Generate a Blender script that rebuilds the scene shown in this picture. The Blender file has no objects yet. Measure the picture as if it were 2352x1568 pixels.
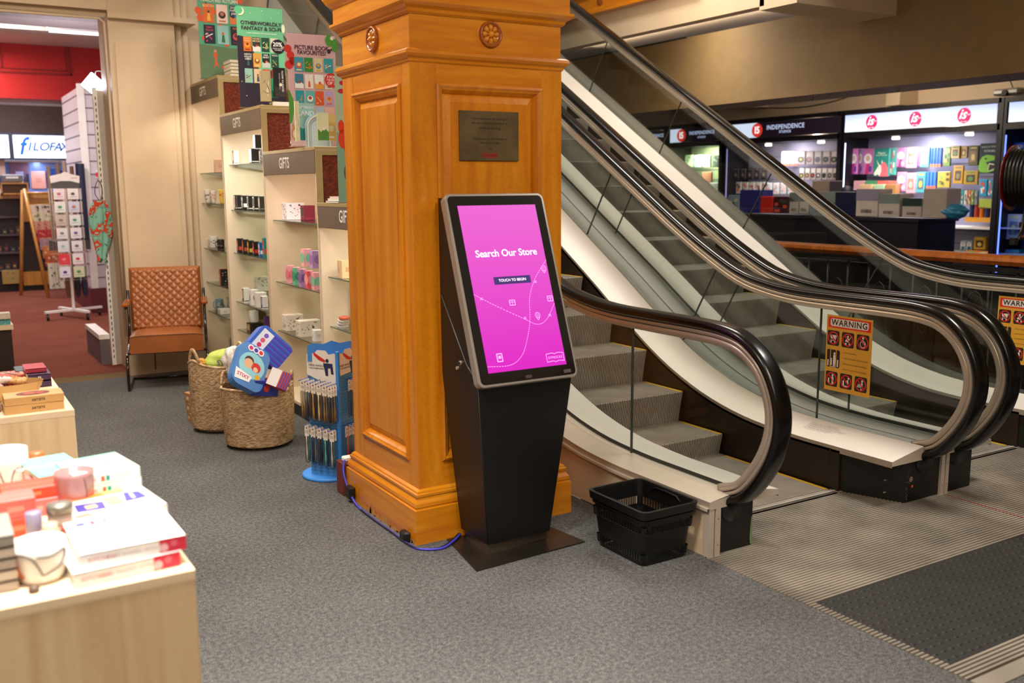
import bpy, math, random
from mathutils import Vector, Matrix
random.seed(7)
SC = bpy.context.scene
COL = SC.collection
PI = math.pi
# ------------------------------------------------------------------ camera
W_, H_, FPX = 2352.0, 1568.0, 2208.77
CAMP = Vector((0.0, 0.0, 1.5))
yaw, pitch, roll = math.radians(31.2567), math.radians(9.20498), math.radians(-0.38073)
_f = Vector((math.sin(yaw)*math.cos(pitch), math.cos(yaw)*math.cos(pitch), -math.sin(pitch)))
_r0 = Vector((math.cos(yaw), -math.sin(yaw), 0.0)); _u0 = _r0.cross(_f)
_r = _r0*math.cos(roll) + _u0*math.sin(roll); _u = -_r0*math.sin(roll) + _u0*math.cos(roll)
cam = bpy.data.cameras.new('camera'); camo = bpy.data.objects.new('camera', cam); COL.objects.link(camo)
camo.matrix_world = Matrix(((_r.x, _u.x, -_f.x, 0.0), (_r.y, _u.y, -_f.y, 0.0), (_r.z, _u.z, -_f.z, 1.5), (0, 0, 0, 1)))
cam.sensor_width = 36.0; cam.lens = FPX/W_*36.0; cam.clip_start = 0.05; cam.clip_end = 80
cam.dof.use_dof = True; cam.dof.focus_distance = 4.9; cam.dof.aperture_fstop = 2.4
SC.camera = camo
# ------------------------------------------------------------------ world, exposure, lights
SC.view_settings.view_transform = 'Standard'; SC.view_settings.look = 'None'
SC.view_settings.gamma = 1.0; SC.view_settings.use_curve_mapping = False
SC.view_settings.exposure = 0.0
wd = bpy.data.worlds.new('world'); SC.world = wd; wd.use_nodes = True
wd.node_tree.nodes['Background'].inputs[0].default_value = (1.0, 0.80, 0.58, 1)
wd.node_tree.nodes['Background'].inputs[1].default_value = 0.20

def lin(h):
    h = h.lstrip('#'); o = []
    for i in (0, 2, 4):
        c = int(h[i:i+2], 16)/255.0
        o.append(c/12.92 if c <= 0.04045 else ((c+0.055)/1.055)**2.4)
    return (o[0], o[1], o[2], 1.0)

def area(name, loc, size, power, color, aim=(0, 0, -1), sizey=None, spread=None):
    l = bpy.data.lights.new(name, 'AREA'); l.energy = power; l.color = color
    l.shape = 'RECTANGLE'; l.size = size; l.size_y = sizey or size
    if spread: l.spread = math.radians(spread)
    o = bpy.data.objects.new(name, l); COL.objects.link(o); o.location = loc
    o.rotation_euler = Vector(aim).to_track_quat('-Z', 'Y').to_euler()
    return o
WARM = (1.0, 0.83, 0.64); NEUT = (1.0, 0.94, 0.86); COOL = (0.72, 0.80, 1.0)
area('ceiling_or_fill_light', (0.25, 2.0, 3.35), 0.5, 70, NEUT, sizey=0.5, spread=100)
area('ceiling_or_fill_light', (0.4, 4.4, 3.4), 0.7, 56, NEUT, sizey=0.7)
area('ceiling_or_fill_light', (-0.6, -0.8, 3.2), 0.8, 34, NEUT, sizey=0.8, aim=(.25, .8, -.8))  # added fill from behind the camera, brightens plinth and basket fronts
area('ceiling_or_fill_light', (0.9, 6.2, 3.4), 0.7, 66, WARM, sizey=0.7)
area('ceiling_or_fill_light', (1.5, 0.3, 3.3), 0.8, 52, WARM, sizey=0.8, aim=(.1, .75, -1))  # added key light aimed at the column front, not a known fitting
area('ceiling_or_fill_light', (4.3, 2.1, 3.25), 0.8, 27, NEUT, sizey=0.5, aim=(-.1, .3, -1), spread=120)
area('added_uplight', (7.48, 8.6, 3.09), 0.2, 14, WARM, sizey=4.5, aim=(0, 0, 1))  # added uplight to brighten the ceiling above the beam, no fitting there
area('ceiling_or_fill_light', (6.7, 7.6, 3.1), 0.5, 34, NEUT, aim=(1, 0, -.9), sizey=2.5)  # added light to brighten the carton fronts on the black counter
area('ceiling_or_fill_light', (4.2, 5.4, 5.2), 0.8, 150, NEUT, sizey=1.6)
area('ceiling_or_fill_light', (5.2, 6.5, 3.9), 0.6, 24, WARM, aim=(1, .1, -.35), sizey=2.0)  # added light hung in the open void to brighten the tan beam
area('ceiling_or_fill_light', (9.3, 7.5, 3.1), 0.5, 60, WARM, aim=(.6, 0, -1), sizey=3.5)
area('ceiling_or_fill_light', (9.3, 3.5, 3.1), 0.5, 12, WARM, sizey=2.0)
area('room_light', (0.7, 11.0, 3.25), 0.6, 90, (1.0, 0.9, 0.86), sizey=1.4)
area('room_light', (0.4, 13.6, 3.25), 0.5, 60, (1.0, 0.88, 0.85), sizey=1.2)
area('room_light', (0.8, 15.6, 3.2), 0.5, 70, (0.9, 0.9, 1.0), sizey=0.8)

# ------------------------------------------------------------------ materials
MATS = {}
def M(key, col=None, rough=0.55, metal=0.0, var=0.0, vscale=8.0, bump=0.0, bscale=40.0, emit=0.0, stretch=None, coat=0.0, spec=None):
    """procedural material: base colour with a little noise variation, optional noise bump"""
    if key in MATS: return MATS[key]
    m = bpy.data.materials.new(key); m.use_nodes = True; nt = m.node_tree; n = nt.nodes; b = n['Principled BSDF']
    c = lin(col or key)
    b.inputs['Base Color'].default_value = c; b.inputs['Roughness'].default_value = rough; b.inputs['Metallic'].default_value = metal
    if coat: b.inputs['Coat Weight'].default_value = coat; b.inputs['Coat Roughness'].default_value = 0.12
    if spec is not None: b.inputs['Specular IOR Level'].default_value = spec
    tc = n.new('ShaderNodeTexCoord'); mp = n.new('ShaderNodeMapping'); nt.links.new(tc.outputs['Object'], mp.inputs[0])
    if stretch: mp.inputs['Scale'].default_value = stretch
    no = n.new('ShaderNodeTexNoise'); no.inputs['Scale'].default_value = vscale; no.inputs['Detail'].default_value = 3
    nt.links.new(mp.outputs[0], no.inputs[0])
    v = var or 0.04
    mx = n.new('ShaderNodeMix'); mx.data_type = 'RGBA'
    mx.inputs[6].default_value = tuple(min(1, x*(1-v)) for x in c[:3]) + (1,)
    mx.inputs[7].default_value = tuple(min(1, x*(1+v)) for x in c[:3]) + (1,)
    rp = n.new('ShaderNodeValToRGB'); rp.color_ramp.elements[0].position = 0.35; rp.color_ramp.elements[1].position = 0.65
    nt.links.new(no.outputs[0], rp.inputs[0]); nt.links.new(rp.outputs[0], mx.inputs[0]); nt.links.new(mx.outputs[2], b.inputs['Base Color'])
    if bump:
        n2 = n.new('ShaderNodeTexNoise'); n2.inputs['Scale'].default_value = bscale; n2.inputs['Detail'].default_value = 4
        nt.links.new(mp.outputs[0], n2.inputs[0])
        bp = n.new('ShaderNodeBump'); bp.inputs['Strength'].default_value = bump; bp.inputs['Distance'].default_value = 0.01
        nt.links.new(n2.outputs[0], bp.inputs['Height']); nt.links.new(bp.outputs[0], b.inputs['Normal'])
    if emit:
        b.inputs['Emission Color'].default_value = c; b.inputs['Emission Strength'].default_value = emit
    MATS[key] = m; return m

def glass_mat(key, tint, refl=0.06, rough=0.0):
    m = bpy.data.materials.new(key); m.use_nodes = True; nt = m.node_tree; n = nt.nodes
    n.remove(n['Principled BSDF']); out = n['Material Output']
    t = n.new('ShaderNodeBsdfTransparent'); t.inputs[0].default_value = tint
    g = n.new('ShaderNodeBsdfGlossy'); g.inputs['Roughness'].default_value = rough
    lw = n.new('ShaderNodeLayerWeight'); pw = n.new('ShaderNodeMath'); pw.operation = 'POWER'; pw.inputs[1].default_value = 4.5
    fr = n.new('ShaderNodeMath'); fr.operation = 'MULTIPLY_ADD'; fr.inputs[1].default_value = 0.85; fr.inputs[2].default_value = refl*0.5
    nt.links.new(lw.outputs['Facing'], pw.inputs[0]); nt.links.new(pw.outputs[0], fr.inputs[0])
    mx = n.new('ShaderNodeMixShader'); nt.links.new(fr.outputs[0], mx.inputs[0])
    nt.links.new(t.outputs[0], mx.inputs[1]); nt.links.new(g.outputs[0], mx.inputs[2]); nt.links.new(mx.outputs[0], out.inputs[0])
    MATS[key] = m; return m

def wood_mat(key, c1, c2, c3, scale=(9, 9, 0.7), rough=0.32, coat=0.4, ray=True, bump=0.02):
    m = bpy.data.materials.new(key); m.use_nodes = True; nt = m.node_tree; n = nt.nodes; b = n['Principled BSDF']
    tc = n.new('ShaderNodeTexCoord'); mp = n.new('ShaderNodeMapping'); mp.inputs['Scale'].default_value = scale
    nt.links.new(tc.outputs['Object'], mp.inputs[0])
    no = n.new('ShaderNodeTexNoise'); no.inputs['Scale'].default_value = 2.2; no.inputs['Detail'].default_value = 8; no.inputs['Distortion'].default_value = 0.6
    nt.links.new(mp.outputs[0], no.inputs[0])
    rp = n.new('ShaderNodeValToRGB'); cr = rp.color_ramp; cr.elements[0].position = 0.2; cr.elements[1].position = 0.8
    cr.elements[0].color = lin(c1); cr.elements[1].color = lin(c3); e = cr.elements.new(0.5); e.color = lin(c2)
    nt.links.new(no.outputs[0], rp.inputs[0])
    # fine ray fleck across the grain
    mp2 = n.new('ShaderNodeMapping'); mp2.inputs['Scale'].default_value = (scale[0]*5, scale[1]*5, 60 if scale[2] < 2 else scale[2]*5)
    nt.links.new(tc.outputs['Object'], mp2.inputs[0])
    n2 = n.new('ShaderNodeTexNoise'); n2.inputs['Scale'].default_value = 1.5; n2.inputs['Detail'].default_value = 2; nt.links.new(mp2.outputs[0], n2.inputs[0])
    mx = n.new('ShaderNodeMix'); mx.data_type = 'RGBA'; mx.blend_type = 'OVERLAY'; mx.inputs[0].default_value = 0.22 if ray else 0.08
    nt.links.new(rp.outputs[0], mx.inputs[6]); nt.links.new(n2.outputs[0], mx.inputs[7]); nt.links.new(mx.outputs[2], b.inputs['Base Color'])
    b.inputs['Roughness'].default_value = rough; b.inputs['Coat Weight'].default_value = coat; b.inputs['Coat Roughness'].default_value = 0.15
    bp = n.new('ShaderNodeBump'); bp.inputs['Strength'].default_value = bump*5; bp.inputs['Distance'].default_value = 0.002
    nt.links.new(no.outputs[0], bp.inputs['Height']); nt.links.new(bp.outputs[0], b.inputs['Normal'])
    MATS[key] = m; return m

def carpet_mat(key, c1, c2, c3, sc=260):
    m = bpy.data.materials.new(key); m.use_nodes = True; nt = m.node_tree; n = nt.nodes; b = n['Principled BSDF']
    tc = n.new('ShaderNodeTexCoord')
    n1 = n.new('ShaderNodeTexNoise'); n1.inputs['Scale'].default_value = sc; n1.inputs['Detail'].default_value = 3; nt.links.new(tc.outputs['Object'], n1.inputs[0])
    n2 = n.new('ShaderNodeTexNoise'); n2.inputs['Scale'].default_value = 2.0; n2.inputs['Detail'].default_value = 5; nt.links.new(tc.outputs['Object'], n2.inputs[0])
    n3 = n.new('ShaderNodeTexNoise'); n3.inputs['Scale'].default_value = sc/4; n3.inputs['Detail'].default_value = 2; nt.links.new(tc.outputs['Object'], n3.inputs[0])
    ad = n.new('ShaderNodeMath'); ad.operation = 'MULTIPLY_ADD'; ad.inputs[1].default_value = 0.45
    nt.links.new(n3.outputs[0], ad.inputs[0]); nt.links.new(n1.outputs[0], ad.inputs[2])
    rp = n.new('ShaderNodeValToRGB'); cr = rp.color_ramp; cr.elements[0].position = 0.5; cr.elements[1].position = 0.96
    cr.elements[0].color = lin(c1); cr.elements[1].color = lin(c3); e = cr.elements.new(0.72); e.color = lin(c2)
    nt.links.new(ad.outputs[0], rp.inputs[0])
    mx = n.new('ShaderNodeMix'); mx.data_type = 'RGBA'; mx.blend_type = 'SOFT_LIGHT'; mx.inputs[0].default_value = 0.35
    nt.links.new(rp.outputs[0], mx.inputs[6]); nt.links.new(n2.outputs[0], mx.inputs[7]); nt.links.new(mx.outputs[2], b.inputs['Base Color'])
    b.inputs['Roughness'].default_value = 1.0; b.inputs['Specular IOR Level'].default_value = 0.1
    bp = n.new('ShaderNodeBump'); bp.inputs['Strength'].default_value = 0.35; bp.inputs['Distance'].default_value = 0.002
    nt.links.new(n1.outputs[0], bp.inputs['Height']); nt.links.new(bp.outputs[0], b.inputs['Normal'])
    MATS[key] = m; return m

carpet_mat('carpet_grey', '#333334', '#59595a', '#878580')
carpet_mat('carpet_red', '#4c231b', '#743f31', '#8c5847')
carpet_mat('carpet_brown', '#4c3a28', '#6e5a3e', '#86704c')
wood_mat('oak', '#c06a0a', '#d48210', '#e59824')
wood_mat('oak_cross', '#c06a0a', '#d48210', '#e59824', scale=(0.9, 0.9, 11))
wood_mat('oak_dark', '#7a3a08', '#9c4f0c', '#b5651a')
wood_mat('pale_wood', '#c9a67c', '#dcbf95', '#e8d0ab', scale=(10, 10, 0.5), rough=0.5, coat=0.05, ray=False)
wood_mat('pale_wood_flat', '#d9bd96', '#e6cfad', '#eedcbf', scale=(0.6, 9, 9), rough=0.5, coat=0.05, ray=False)
glass_mat('glass', (0.90, 0.92, 0.90, 1))
glass_mat('shelf_glass', (0.86, 0.92, 0.89, 1))
glass_mat('clear_plastic', (0.94, 0.95, 0.96, 1), rough=0.08)
M('black_paint', '#161413', 0.42, var=0.15, bump=0.05); M('black_gloss', '#17110f', 0.12, coat=0.8); M('black_plastic', '#151516', 0.38)
M('rubber', '#0b0807', 0.24, coat=0.12, spec=0.4); M('screenglass', '#120c0d', 0.08, coat=1.0)
M('cream_metal', '#cfc3b2', 0.35, 0.15, var=0.05, vscale=3); M('white_metal', '#e9e2d8', 0.3, 0.1, var=0.04, vscale=2)
M('grey_metal', '#a9a9a3', 0.38, 0.35, var=0.06, vscale=2); M('satin', '#bdb0a0', 0.34, 0.45, var=0.05)
M('steel', '#8f877c', 0.34, 0.85, var=0.25, vscale=5, bump=0.04); M('step_metal', '#b8b0a4', 0.45, 0.35, var=0.12, vscale=6)
M('dark_gap', '#0c0a09', 0.9); M('yellow_line', '#c39b2a', 0.5); M('skirt', '#2b201a', 0.4, 0.2, var=0.15)
M('cream_wall', '#d3bc9e', 0.6, var=0.03, vscale=3, bump=0.03, bscale=12); M('cream_panel', '#d8bfa0', 0.55, var=0.05, vscale=3)
M('bay_white', '#dfccb2', 0.5, var=0.02); M('brown_sign', '#6f6052', 0.5); M('brass_edge', '#b09a6c', 0.4, 0.2)
M('cork', '#6e2a16', 0.95, var=0.35, vscale=60, bump=1.0, bscale=90)
M('white', '#f1efea', 0.5); M('black', '#0f0e0e', 0.5); M('tan_leather', '#9a5829', 0.36, var=0.10, vscale=5, coat=0.15)

# ------------------------------------------------------------------ mesh builder
def wpos(o):
    v = Vector((0, 0, 0))
    while o is not None: v += o.location; o = o.parent
    return v
class MB:
    def __init__(s): s.v = []; s.f = []; s.m = []; s.sm = []; s.mats = []; s.T = None
    def mi(s, mat):
        m = M(mat) if isinstance(mat, str) else mat
        if m not in s.mats: s.mats.append(m)
        return s.mats.index(m)
    def add(s, vs, fs, mat, smooth=False):
        k = len(s.v); i = s.mi(mat)
        for p in vs:
            p = Vector(p); s.v.append(s.T @ p if s.T is not None else p)
        for f in fs: s.f.append([k+j for j in f]); s.m.append(i); s.sm.append(smooth)
        return s
    def box(s, a, b, mat):
        x0, y0, z0 = (min(a[i], b[i]) for i in range(3)); x1, y1, z1 = (max(a[i], b[i]) for i in range(3))
        vs = [(x0,y0,z0),(x1,y0,z0),(x1,y1,z0),(x0,y1,z0),(x0,y0,z1),(x1,y0,z1),(x1,y1,z1),(x0,y1,z1)]
        return s.add(vs, [(0,3,2,1),(4,5,6,7),(0,1,5,4),(1,2,6,5),(2,3,7,6),(3,0,4,7)], mat)
    def bbox(s, a, b, mat, bev=0.004):
        """box with chamfered edges"""
        x0, y0, z0 = (min(a[i], b[i]) for i in range(3)); x1, y1, z1 = (max(a[i], b[i]) for i in range(3))
        e = min(bev, (x1-x0)*.45, (y1-y0)*.45, (z1-z0)*.45)
        def ring(z, i): return [(x0+i,y0+e,z),(x0+e,y0+i,z),(x1-e,y0+i,z),(x1-i,y0+e,z),(x1-i,y1-e,z),(x1-e,y1-i,z),(x0+e,y1-i,z),(x0+i,y1-e,z)]
        rs = [[(x0+e,y0+e,z0)]*0 or [(x0+e+0*e,y0+e,z0),(x0+e,y0+e,z0),(x1-e,y0+e,z0),(x1-e,y0+e,z0),(x1-e,y1-e,z0),(x1-e,y1-e,z0),(x0+e,y1-e,z0),(x0+e,y1-e,z0)],
              ring(z0+e, 0), ring(z1-e, 0),
              [(x0+e,y0+e,z1),(x0+e,y0+e,z1),(x1-e,y0+e,z1),(x1-e,y0+e,z1),(x1-e,y1-e,z1),(x1-e,y1-e,z1),(x0+e,y1-e,z1),(x0+e,y1-e,z1)]]
        vs = [p for r in rs for p in r]; fs = [tuple(range(7, -1, -1)), tuple(range(24, 32))]
        for k in range(3):
            for j in range(8): fs.append((k*8+j, k*8+(j+1) % 8, (k+1)*8+(j+1) % 8, (k+1)*8+j))
        return s.add(vs, fs, mat)
    def prism(s, pts, d0, d1, mat, axis='x', smooth=False):
        """extrude 2D polygon; axis x: pts=(y,z); y: pts=(x,z); z: pts=(x,y)"""
        n = len(pts)
        def mk(p, d): return (d, p[0], p[1]) if axis == 'x' else ((p[0], d, p[1]) if axis == 'y' else (p[0], p[1], d))
        vs = [mk(p, d0) for p in pts] + [mk(p, d1) for p in pts]
        k = len(s.v); s.add(vs, [tuple(range(n-1, -1, -1)), tuple(range(n, 2*n))], mat)
        i = s.mi(mat)
        for j in range(n):
            s.f.append([k+j, k+(j+1) % n, k+n+(j+1) % n, k+n+j]); s.m.append(i); s.sm.append(smooth)
        return s
    def lathe(s, prof, mat, c=(0, 0, 0), seg=28, axis='z', smooth=True, arc=None):
        vs = []; fs = []; n = len(prof)
        for j in range(seg):
            a = 2*PI*j/seg
            for r, h in prof:
                p = (r*math.cos(a), r*math.sin(a), h)
                if axis == 'x': p = (p[2], p[0], p[1])
                if axis == 'y': p = (p[0], p[2], p[1])
                vs.append((p[0]+c[0], p[1]+c[1], p[2]+c[2]))
        for j in range(seg):
            k = (j+1) % seg
            for i in range(n-1): fs.append((j*n+i, k*n+i, k*n+i+1, j*n+i+1))
        return s.add(vs, fs, mat, smooth)
    def cyl(s, c, r, h, mat, axis='z', seg=20, r2=None):
        r2 = r if r2 is None else r2
        s.lathe([(r, 0), (r2, h)], mat, c, seg, axis)
        for rr, hh, rev in ((r, 0, True), (r2, h, False)):
            vs = []
            for j in range(seg):
                a = 2*PI*j/seg; p = (rr*math.cos(a), rr*math.sin(a), hh)
                if axis == 'x': p = (p[2], p[0], p[1])
                if axis == 'y': p = (p[0], p[2], p[1])
                vs.append((p[0]+c[0], p[1]+c[1], p[2]+c[2]))
            s.add(vs, [tuple(range(seg-1, -1, -1)) if rev else tuple(range(seg))], mat)
        return s
    def tube(s, pts, r, mat, seg=8, closed=False, cap=True):
        pts = [Vector(p) for p in pts]; n = len(pts); rs = r if isinstance(r, (list, tuple)) else [r]*n
        vs = []; fs = []; up = None
        for i in range(n):
            if closed: t = (pts[(i+1) % n]-pts[i-1]).normalized()
            else: t = (pts[min(i+1, n-1)]-pts[max(i-1, 0)]).normalized()
            if up is None: up = t.orthogonal().normalized()
            up = (up - t*up.dot(t)); up = up.normalized() if up.length > 1e-6 else t.orthogonal().normalized()
            b = t.cross(up)
            for j in range(seg):
                a = 2*PI*j/seg; vs.append(pts[i] + (up*math.cos(a)+b*math.sin(a))*rs[i])
        for i in range(n if closed else n-1):
            i2 = (i+1) % n
            for j in range(seg): fs.append((i*seg+j, i*seg+(j+1) % seg, i2*seg+(j+1) % seg, i2*seg+j))
        if cap and not closed: fs += [tuple(range(seg-1, -1, -1)), tuple((n-1)*seg+j for j in range(seg))]
        return s.add(vs, fs, mat, True)
    def grid(s, fn, nu, nv, mat, smooth=True):
        vs = [fn(i/nu, j/nv) for j in range(nv+1) for i in range(nu+1)]
        fs = [(j*(nu+1)+i, j*(nu+1)+i+1, (j+1)*(nu+1)+i+1, (j+1)*(nu+1)+i) for j in range(nv) for i in range(nu)]
        return s.add(vs, fs, mat, smooth)
    def quad(s, pts, mat): return s.add(pts, [tuple(range(len(pts)))], mat)
    def text(s, fr, body, u, v, size, mat, d=0.0006, align='CENTER', sx=1.0, shear=0.0, bold=0.0, space=1.0):
        vs, fs = text_mesh(body, align, bold, space)
        s.add([fr(u+(p[0]*sx+p[1]*shear)*size, v+p[1]*size, d) for p in vs], fs, mat); return s
    # flat pattern on a frame fr(u, v, depth)
    def r(s, fr, u0, v0, u1, v1, mat, d=0.0004): return s.quad([fr(u0,v0,d), fr(u1,v0,d), fr(u1,v1,d), fr(u0,v1,d)], mat)
    def disc(s, fr, u, v, rad, mat, d=0.0005, ru=None, seg=24, rin=0):
        ru = ru or rad
        o = [fr(u+ru*math.cos(2*PI*j/seg), v+rad*math.sin(2*PI*j/seg), d) for j in range(seg)]
        if not rin: return s.quad(o, mat)
        q = [fr(u+ru*rin*math.cos(2*PI*j/seg), v+rad*rin*math.sin(2*PI*j/seg), d) for j in range(seg)]
        return s.add(o+q, [(j, (j+1) % seg, seg+(j+1) % seg, seg+j) for j in range(seg)], mat)
    def poly(s, fr, pts, mat, d=0.0005): return s.quad([fr(p[0], p[1], d) for p in pts], mat)
    def line(s, fr, pts, w, mat, d=0.0005):
        for a, b in zip(pts[:-1], pts[1:]):
            dx, dy = b[0]-a[0], b[1]-a[1]; L = math.hypot(dx, dy) or 1; nx, ny = -dy/L*w/2, dx/L*w/2
            s.quad([fr(a[0]+nx,a[1]+ny,d), fr(a[0]-nx,a[1]-ny,d), fr(b[0]-nx,b[1]-ny,d), fr(b[0]+nx,b[1]+ny,d)], mat)
        return s
    def rrect(s, fr, u0, v0, u1, v1, rad, mat, d=0.0005):
        pts = []
        for cx, cy, a0 in ((u1-rad, v1-rad, 0), (u0+rad, v1-rad, 90), (u0+rad, v0+rad, 180), (u1-rad, v0+rad, 270)):
            for k in range(6): a = math.radians(a0+18*k); pts.append(fr(cx+rad*math.cos(a), cy+rad*math.sin(a), d))
        return s.quad(pts, mat)
    def build(s, name, parent=None, world=False, auto=True):
        me = bpy.data.meshes.new(name); off = wpos(parent) if (world and parent is not None) else Vector((0, 0, 0))
        me.from_pydata([v-off for v in s.v], [], s.f)
        for m in s.mats: me.materials.append(m)
        me.polygons.foreach_set('material_index', s.m); me.polygons.foreach_set('use_smooth', s.sm); me.update()
        o = bpy.data.objects.new(name, me); COL.objects.link(o)
        if parent is not None: o.parent = parent
        return o
_TC = {}
def text_mesh(body, align, bold, space):
    k = (body, align, bold, space)
    if k not in _TC:
        cu = bpy.data.curves.new('t', 'FONT'); cu.body = body; cu.align_x = align; cu.align_y = 'CENTER'; cu.size = 1; cu.resolution_u = 3
        cu.offset = bold; cu.space_character = space
        o = bpy.data.objects.new('t', cu); COL.objects.link(o)
        me = bpy.data.meshes.new_from_object(o)
        _TC[k] = ([tuple(v.co) for v in me.vertices], [tuple(p.vertices) for p in me.polygons])
        bpy.data.objects.remove(o); bpy.data.meshes.remove(me); bpy.data.curves.remove(cu)
    return _TC[k]
def frame(o, right, up):
    o, right, up = Vector(o), Vector(right).normalized(), Vector(up).normalized(); nn = right.cross(up)
    return lambda u, v, d=0.0: o + right*u + up*v + nn*d
def tag(o, label=None, cat=None, group=None, kind=None):
    if label: o['label'] = label
    if cat: o['category'] = cat
    if group: o['group'] = group
    if kind: o['kind'] = kind
    return o
def thing(name, label, cat, loc=(0, 0, 0), rz=0.0, group=None):
    o = bpy.data.objects.new(name, None); COL.objects.link(o); o.location = loc; o.rotation_euler = (0, 0, rz)
    o.empty_display_size = 0.05
    return tag(o, label, cat, group)
def struct(name, mb): return tag(mb.build(name), kind='structure')
def copy_tree(root, loc, rz=None, label=None, sc=None):
    r = root.copy(); COL.objects.link(r); r.location = loc
    if rz is not None: r.rotation_euler = (0, 0, rz)
    if sc: r.scale = sc
    if label: r['label'] = label
    for ch in list(root.children):
        c = ch.copy(); COL.objects.link(c); c.parent = r
        for g in ch.children:
            d = g.copy(); COL.objects.link(d); d.parent = c
    return r
def ray(px, py): return _f + _r*((px-W_/2)/FPX) - _u*((py-H_/2)/FPX)
def onZ(px, py, z): d = ray(px, py); return CAMP + d*((z-1.5)/d.z)
def onX(px, py, x): d = ray(px, py); return CAMP + d*(x/d.x)
def onY(px, py, y): d = ray(px, py); return CAMP + d*(y/d.y)
def catmull(pts, n=6):
    out = []; P = [pts[0]] + list(pts) + [pts[-1]]
    for i in range(1, len(P)-2):
        for k in range(n):
            t = k/n
            out.append(tuple(0.5*((2*P[i][c]) + (-P[i-1][c]+P[i+1][c])*t + (2*P[i-1][c]-5*P[i][c]+4*P[i+1][c]-P[i+2][c])*t*t
                       + (-P[i-1][c]+3*P[i][c]-3*P[i+1][c]+P[i+2][c])*t**3) for c in range(len(pts[0]))))
    out.append(tuple(pts[-1])); return out
# ================================================================== the setting
fl = MB(); fl.box((-3.5, -2.5, -0.12), (2.60, 8.12, 0.0), 'carpet_grey'); fl.box((2.60, -2.5, -0.12), (9.5, 1.55, 0.0), 'carpet_grey'); struct('floor', fl)
fl = MB(); fl.box((-3.5, 8.12, -0.12), (3.2, 8.36, 0.0), 'carpet_brown'); struct('floor', fl)
fl = MB(); fl.box((-3.5, 8.36, -0.12), (3.2, 18.2, 0.0), 'carpet_red'); struct('floor', fl)
fl = MB(); fl.box((5.72, 1.55, -0.12), (12.2, 18.0, -0.002), M('#2a2422', rough=0.7)); struct('floor', fl)
fl = MB(); fl.box((2.60, 3.10, -0.14), (5.72, 3.9, -0.10), 'dark_gap'); struct('floor', fl)

# wall behind the armchair with pilaster, door header
w = MB(); cw = 'cream_wall'
w.box((1.36, 8.50, 0), (2.62, 8.72, 3.7), cw)
w.box((1.36, 8.26, 0), (1.86, 8.50, 3.7), cw)              # pilaster
w.box((1.40, 8.245, 0.34), (1.82, 8.262, 2.62), 'cream_panel')
w.box((1.86, 8.34, 0), (1.93, 8.50, 3.7), cw); w.box((1.93, 8.42, 0), (2.0, 8.50, 3.7), cw)
w.box((1.355, 8.2, 2.80), (2.02, 8.5, 2.84), cw)
w.box((2.62, 8.50, 0), (2.70, 12.5, 3.7), cw)
struct('wall_back', w)
b_ = MB(); b_.box((1.33, 8.14, 0), (1.90, 8.26, 0.22), 'cream_wall'); b_.box((1.345, 8.17, 0.22), (1.89, 8.26, 0.27), 'cream_wall'); b_.box((1.90, 8.28, 0), (2.0, 8.45, 0.2), 'cream_wall')
b_.box((1.52, 8.136, 0.03), (1.525, 8.141, 0.2), 'dark_gap'); struct('baseboard_back', b_)
h = MB(); h.box((-3.5, 8.24, 2.86), (1.36, 8.72, 3.7), cw); h.box((-3.5, 8.30, 2.82), (1.36, 8.36, 2.87), M('#b39b78')); struct('trim_1', h)
h = MB(); h.tube([(-3.4, 8.27, 2.80), (1.30, 8.27, 2.80), (1.335, 8.27, 2.77), (1.335, 8.27, 0.3)], 0.012, 'cream_wall'); struct('trim_2', h)
c_ = MB(); c_.box((-3.5, -2.5, 3.6), (2.5, 8.5, 3.75), 'cream_wall'); struct('ceiling', c_)
w = MB(); w.box((-3.6, -2.6, 0), (-3.5, 18.2, 3.75), cw); struct('wall_left', w)
w = MB(); w.box((-3.6, -2.7, 0), (12.2, -2.6, 3.75), cw); struct('wall_front', w)

# far room on the left
w = MB(); w.box((-3.5, 17.6, 0), (3.2, 17.75, 3.7), M('#6e5a4e', rough=0.8)); struct('wall_far', w)
w = MB(); w.box((2.72, 8.72, 0), (2.84, 17.6, 3.7), M('#c9c2bd', rough=0.7)); struct('wall_right', w)
w = MB(); red = M('#c01912', rough=0.5, var=0.04, vscale=2)
w.box((-3.5, 14.3, 2.66), (2.72, 14.5, 3.7), red)
for a, b in (((0.98, 14.28, 2.98), (1.86, 14.3, 3.0)), ((0.98, 14.28, 2.98), (1.0, 14.3, 3.6)), ((1.84, 14.28, 2.98), (1.86, 14.3, 3.6)), ((1.03, 14.285, 3.03), (1.81, 14.3, 3.045)), ((1.03, 14.285, 3.03), (1.045, 14.3, 3.6)), ((1.795, 14.285, 3.03), (1.81, 14.3, 3.6))): w.box(a, b, M('#8e120f', rough=0.5))
struct('trim_3', w)
w = MB(); w.box((-3.5, 14.5, 2.62), (2.72, 14.9, 2.665), M('#b7aca5')); struct('trim_4', w)
w = MB(); w.box((-3.5, 8.72, 3.35), (2.72, 17.6, 3.5), M('#cfc6bb', rough=0.8)); struct('ceiling', w)
w = MB(); w.box((-3.5, 9.5, 2.95), (2.72, 9.95, 3.35), M('#b9aca0')); w.box((-3.5, 10.9, 3.05), (1.9, 11.1, 3.35), M('#b9aca0')); struct('trim_5', w)

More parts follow.
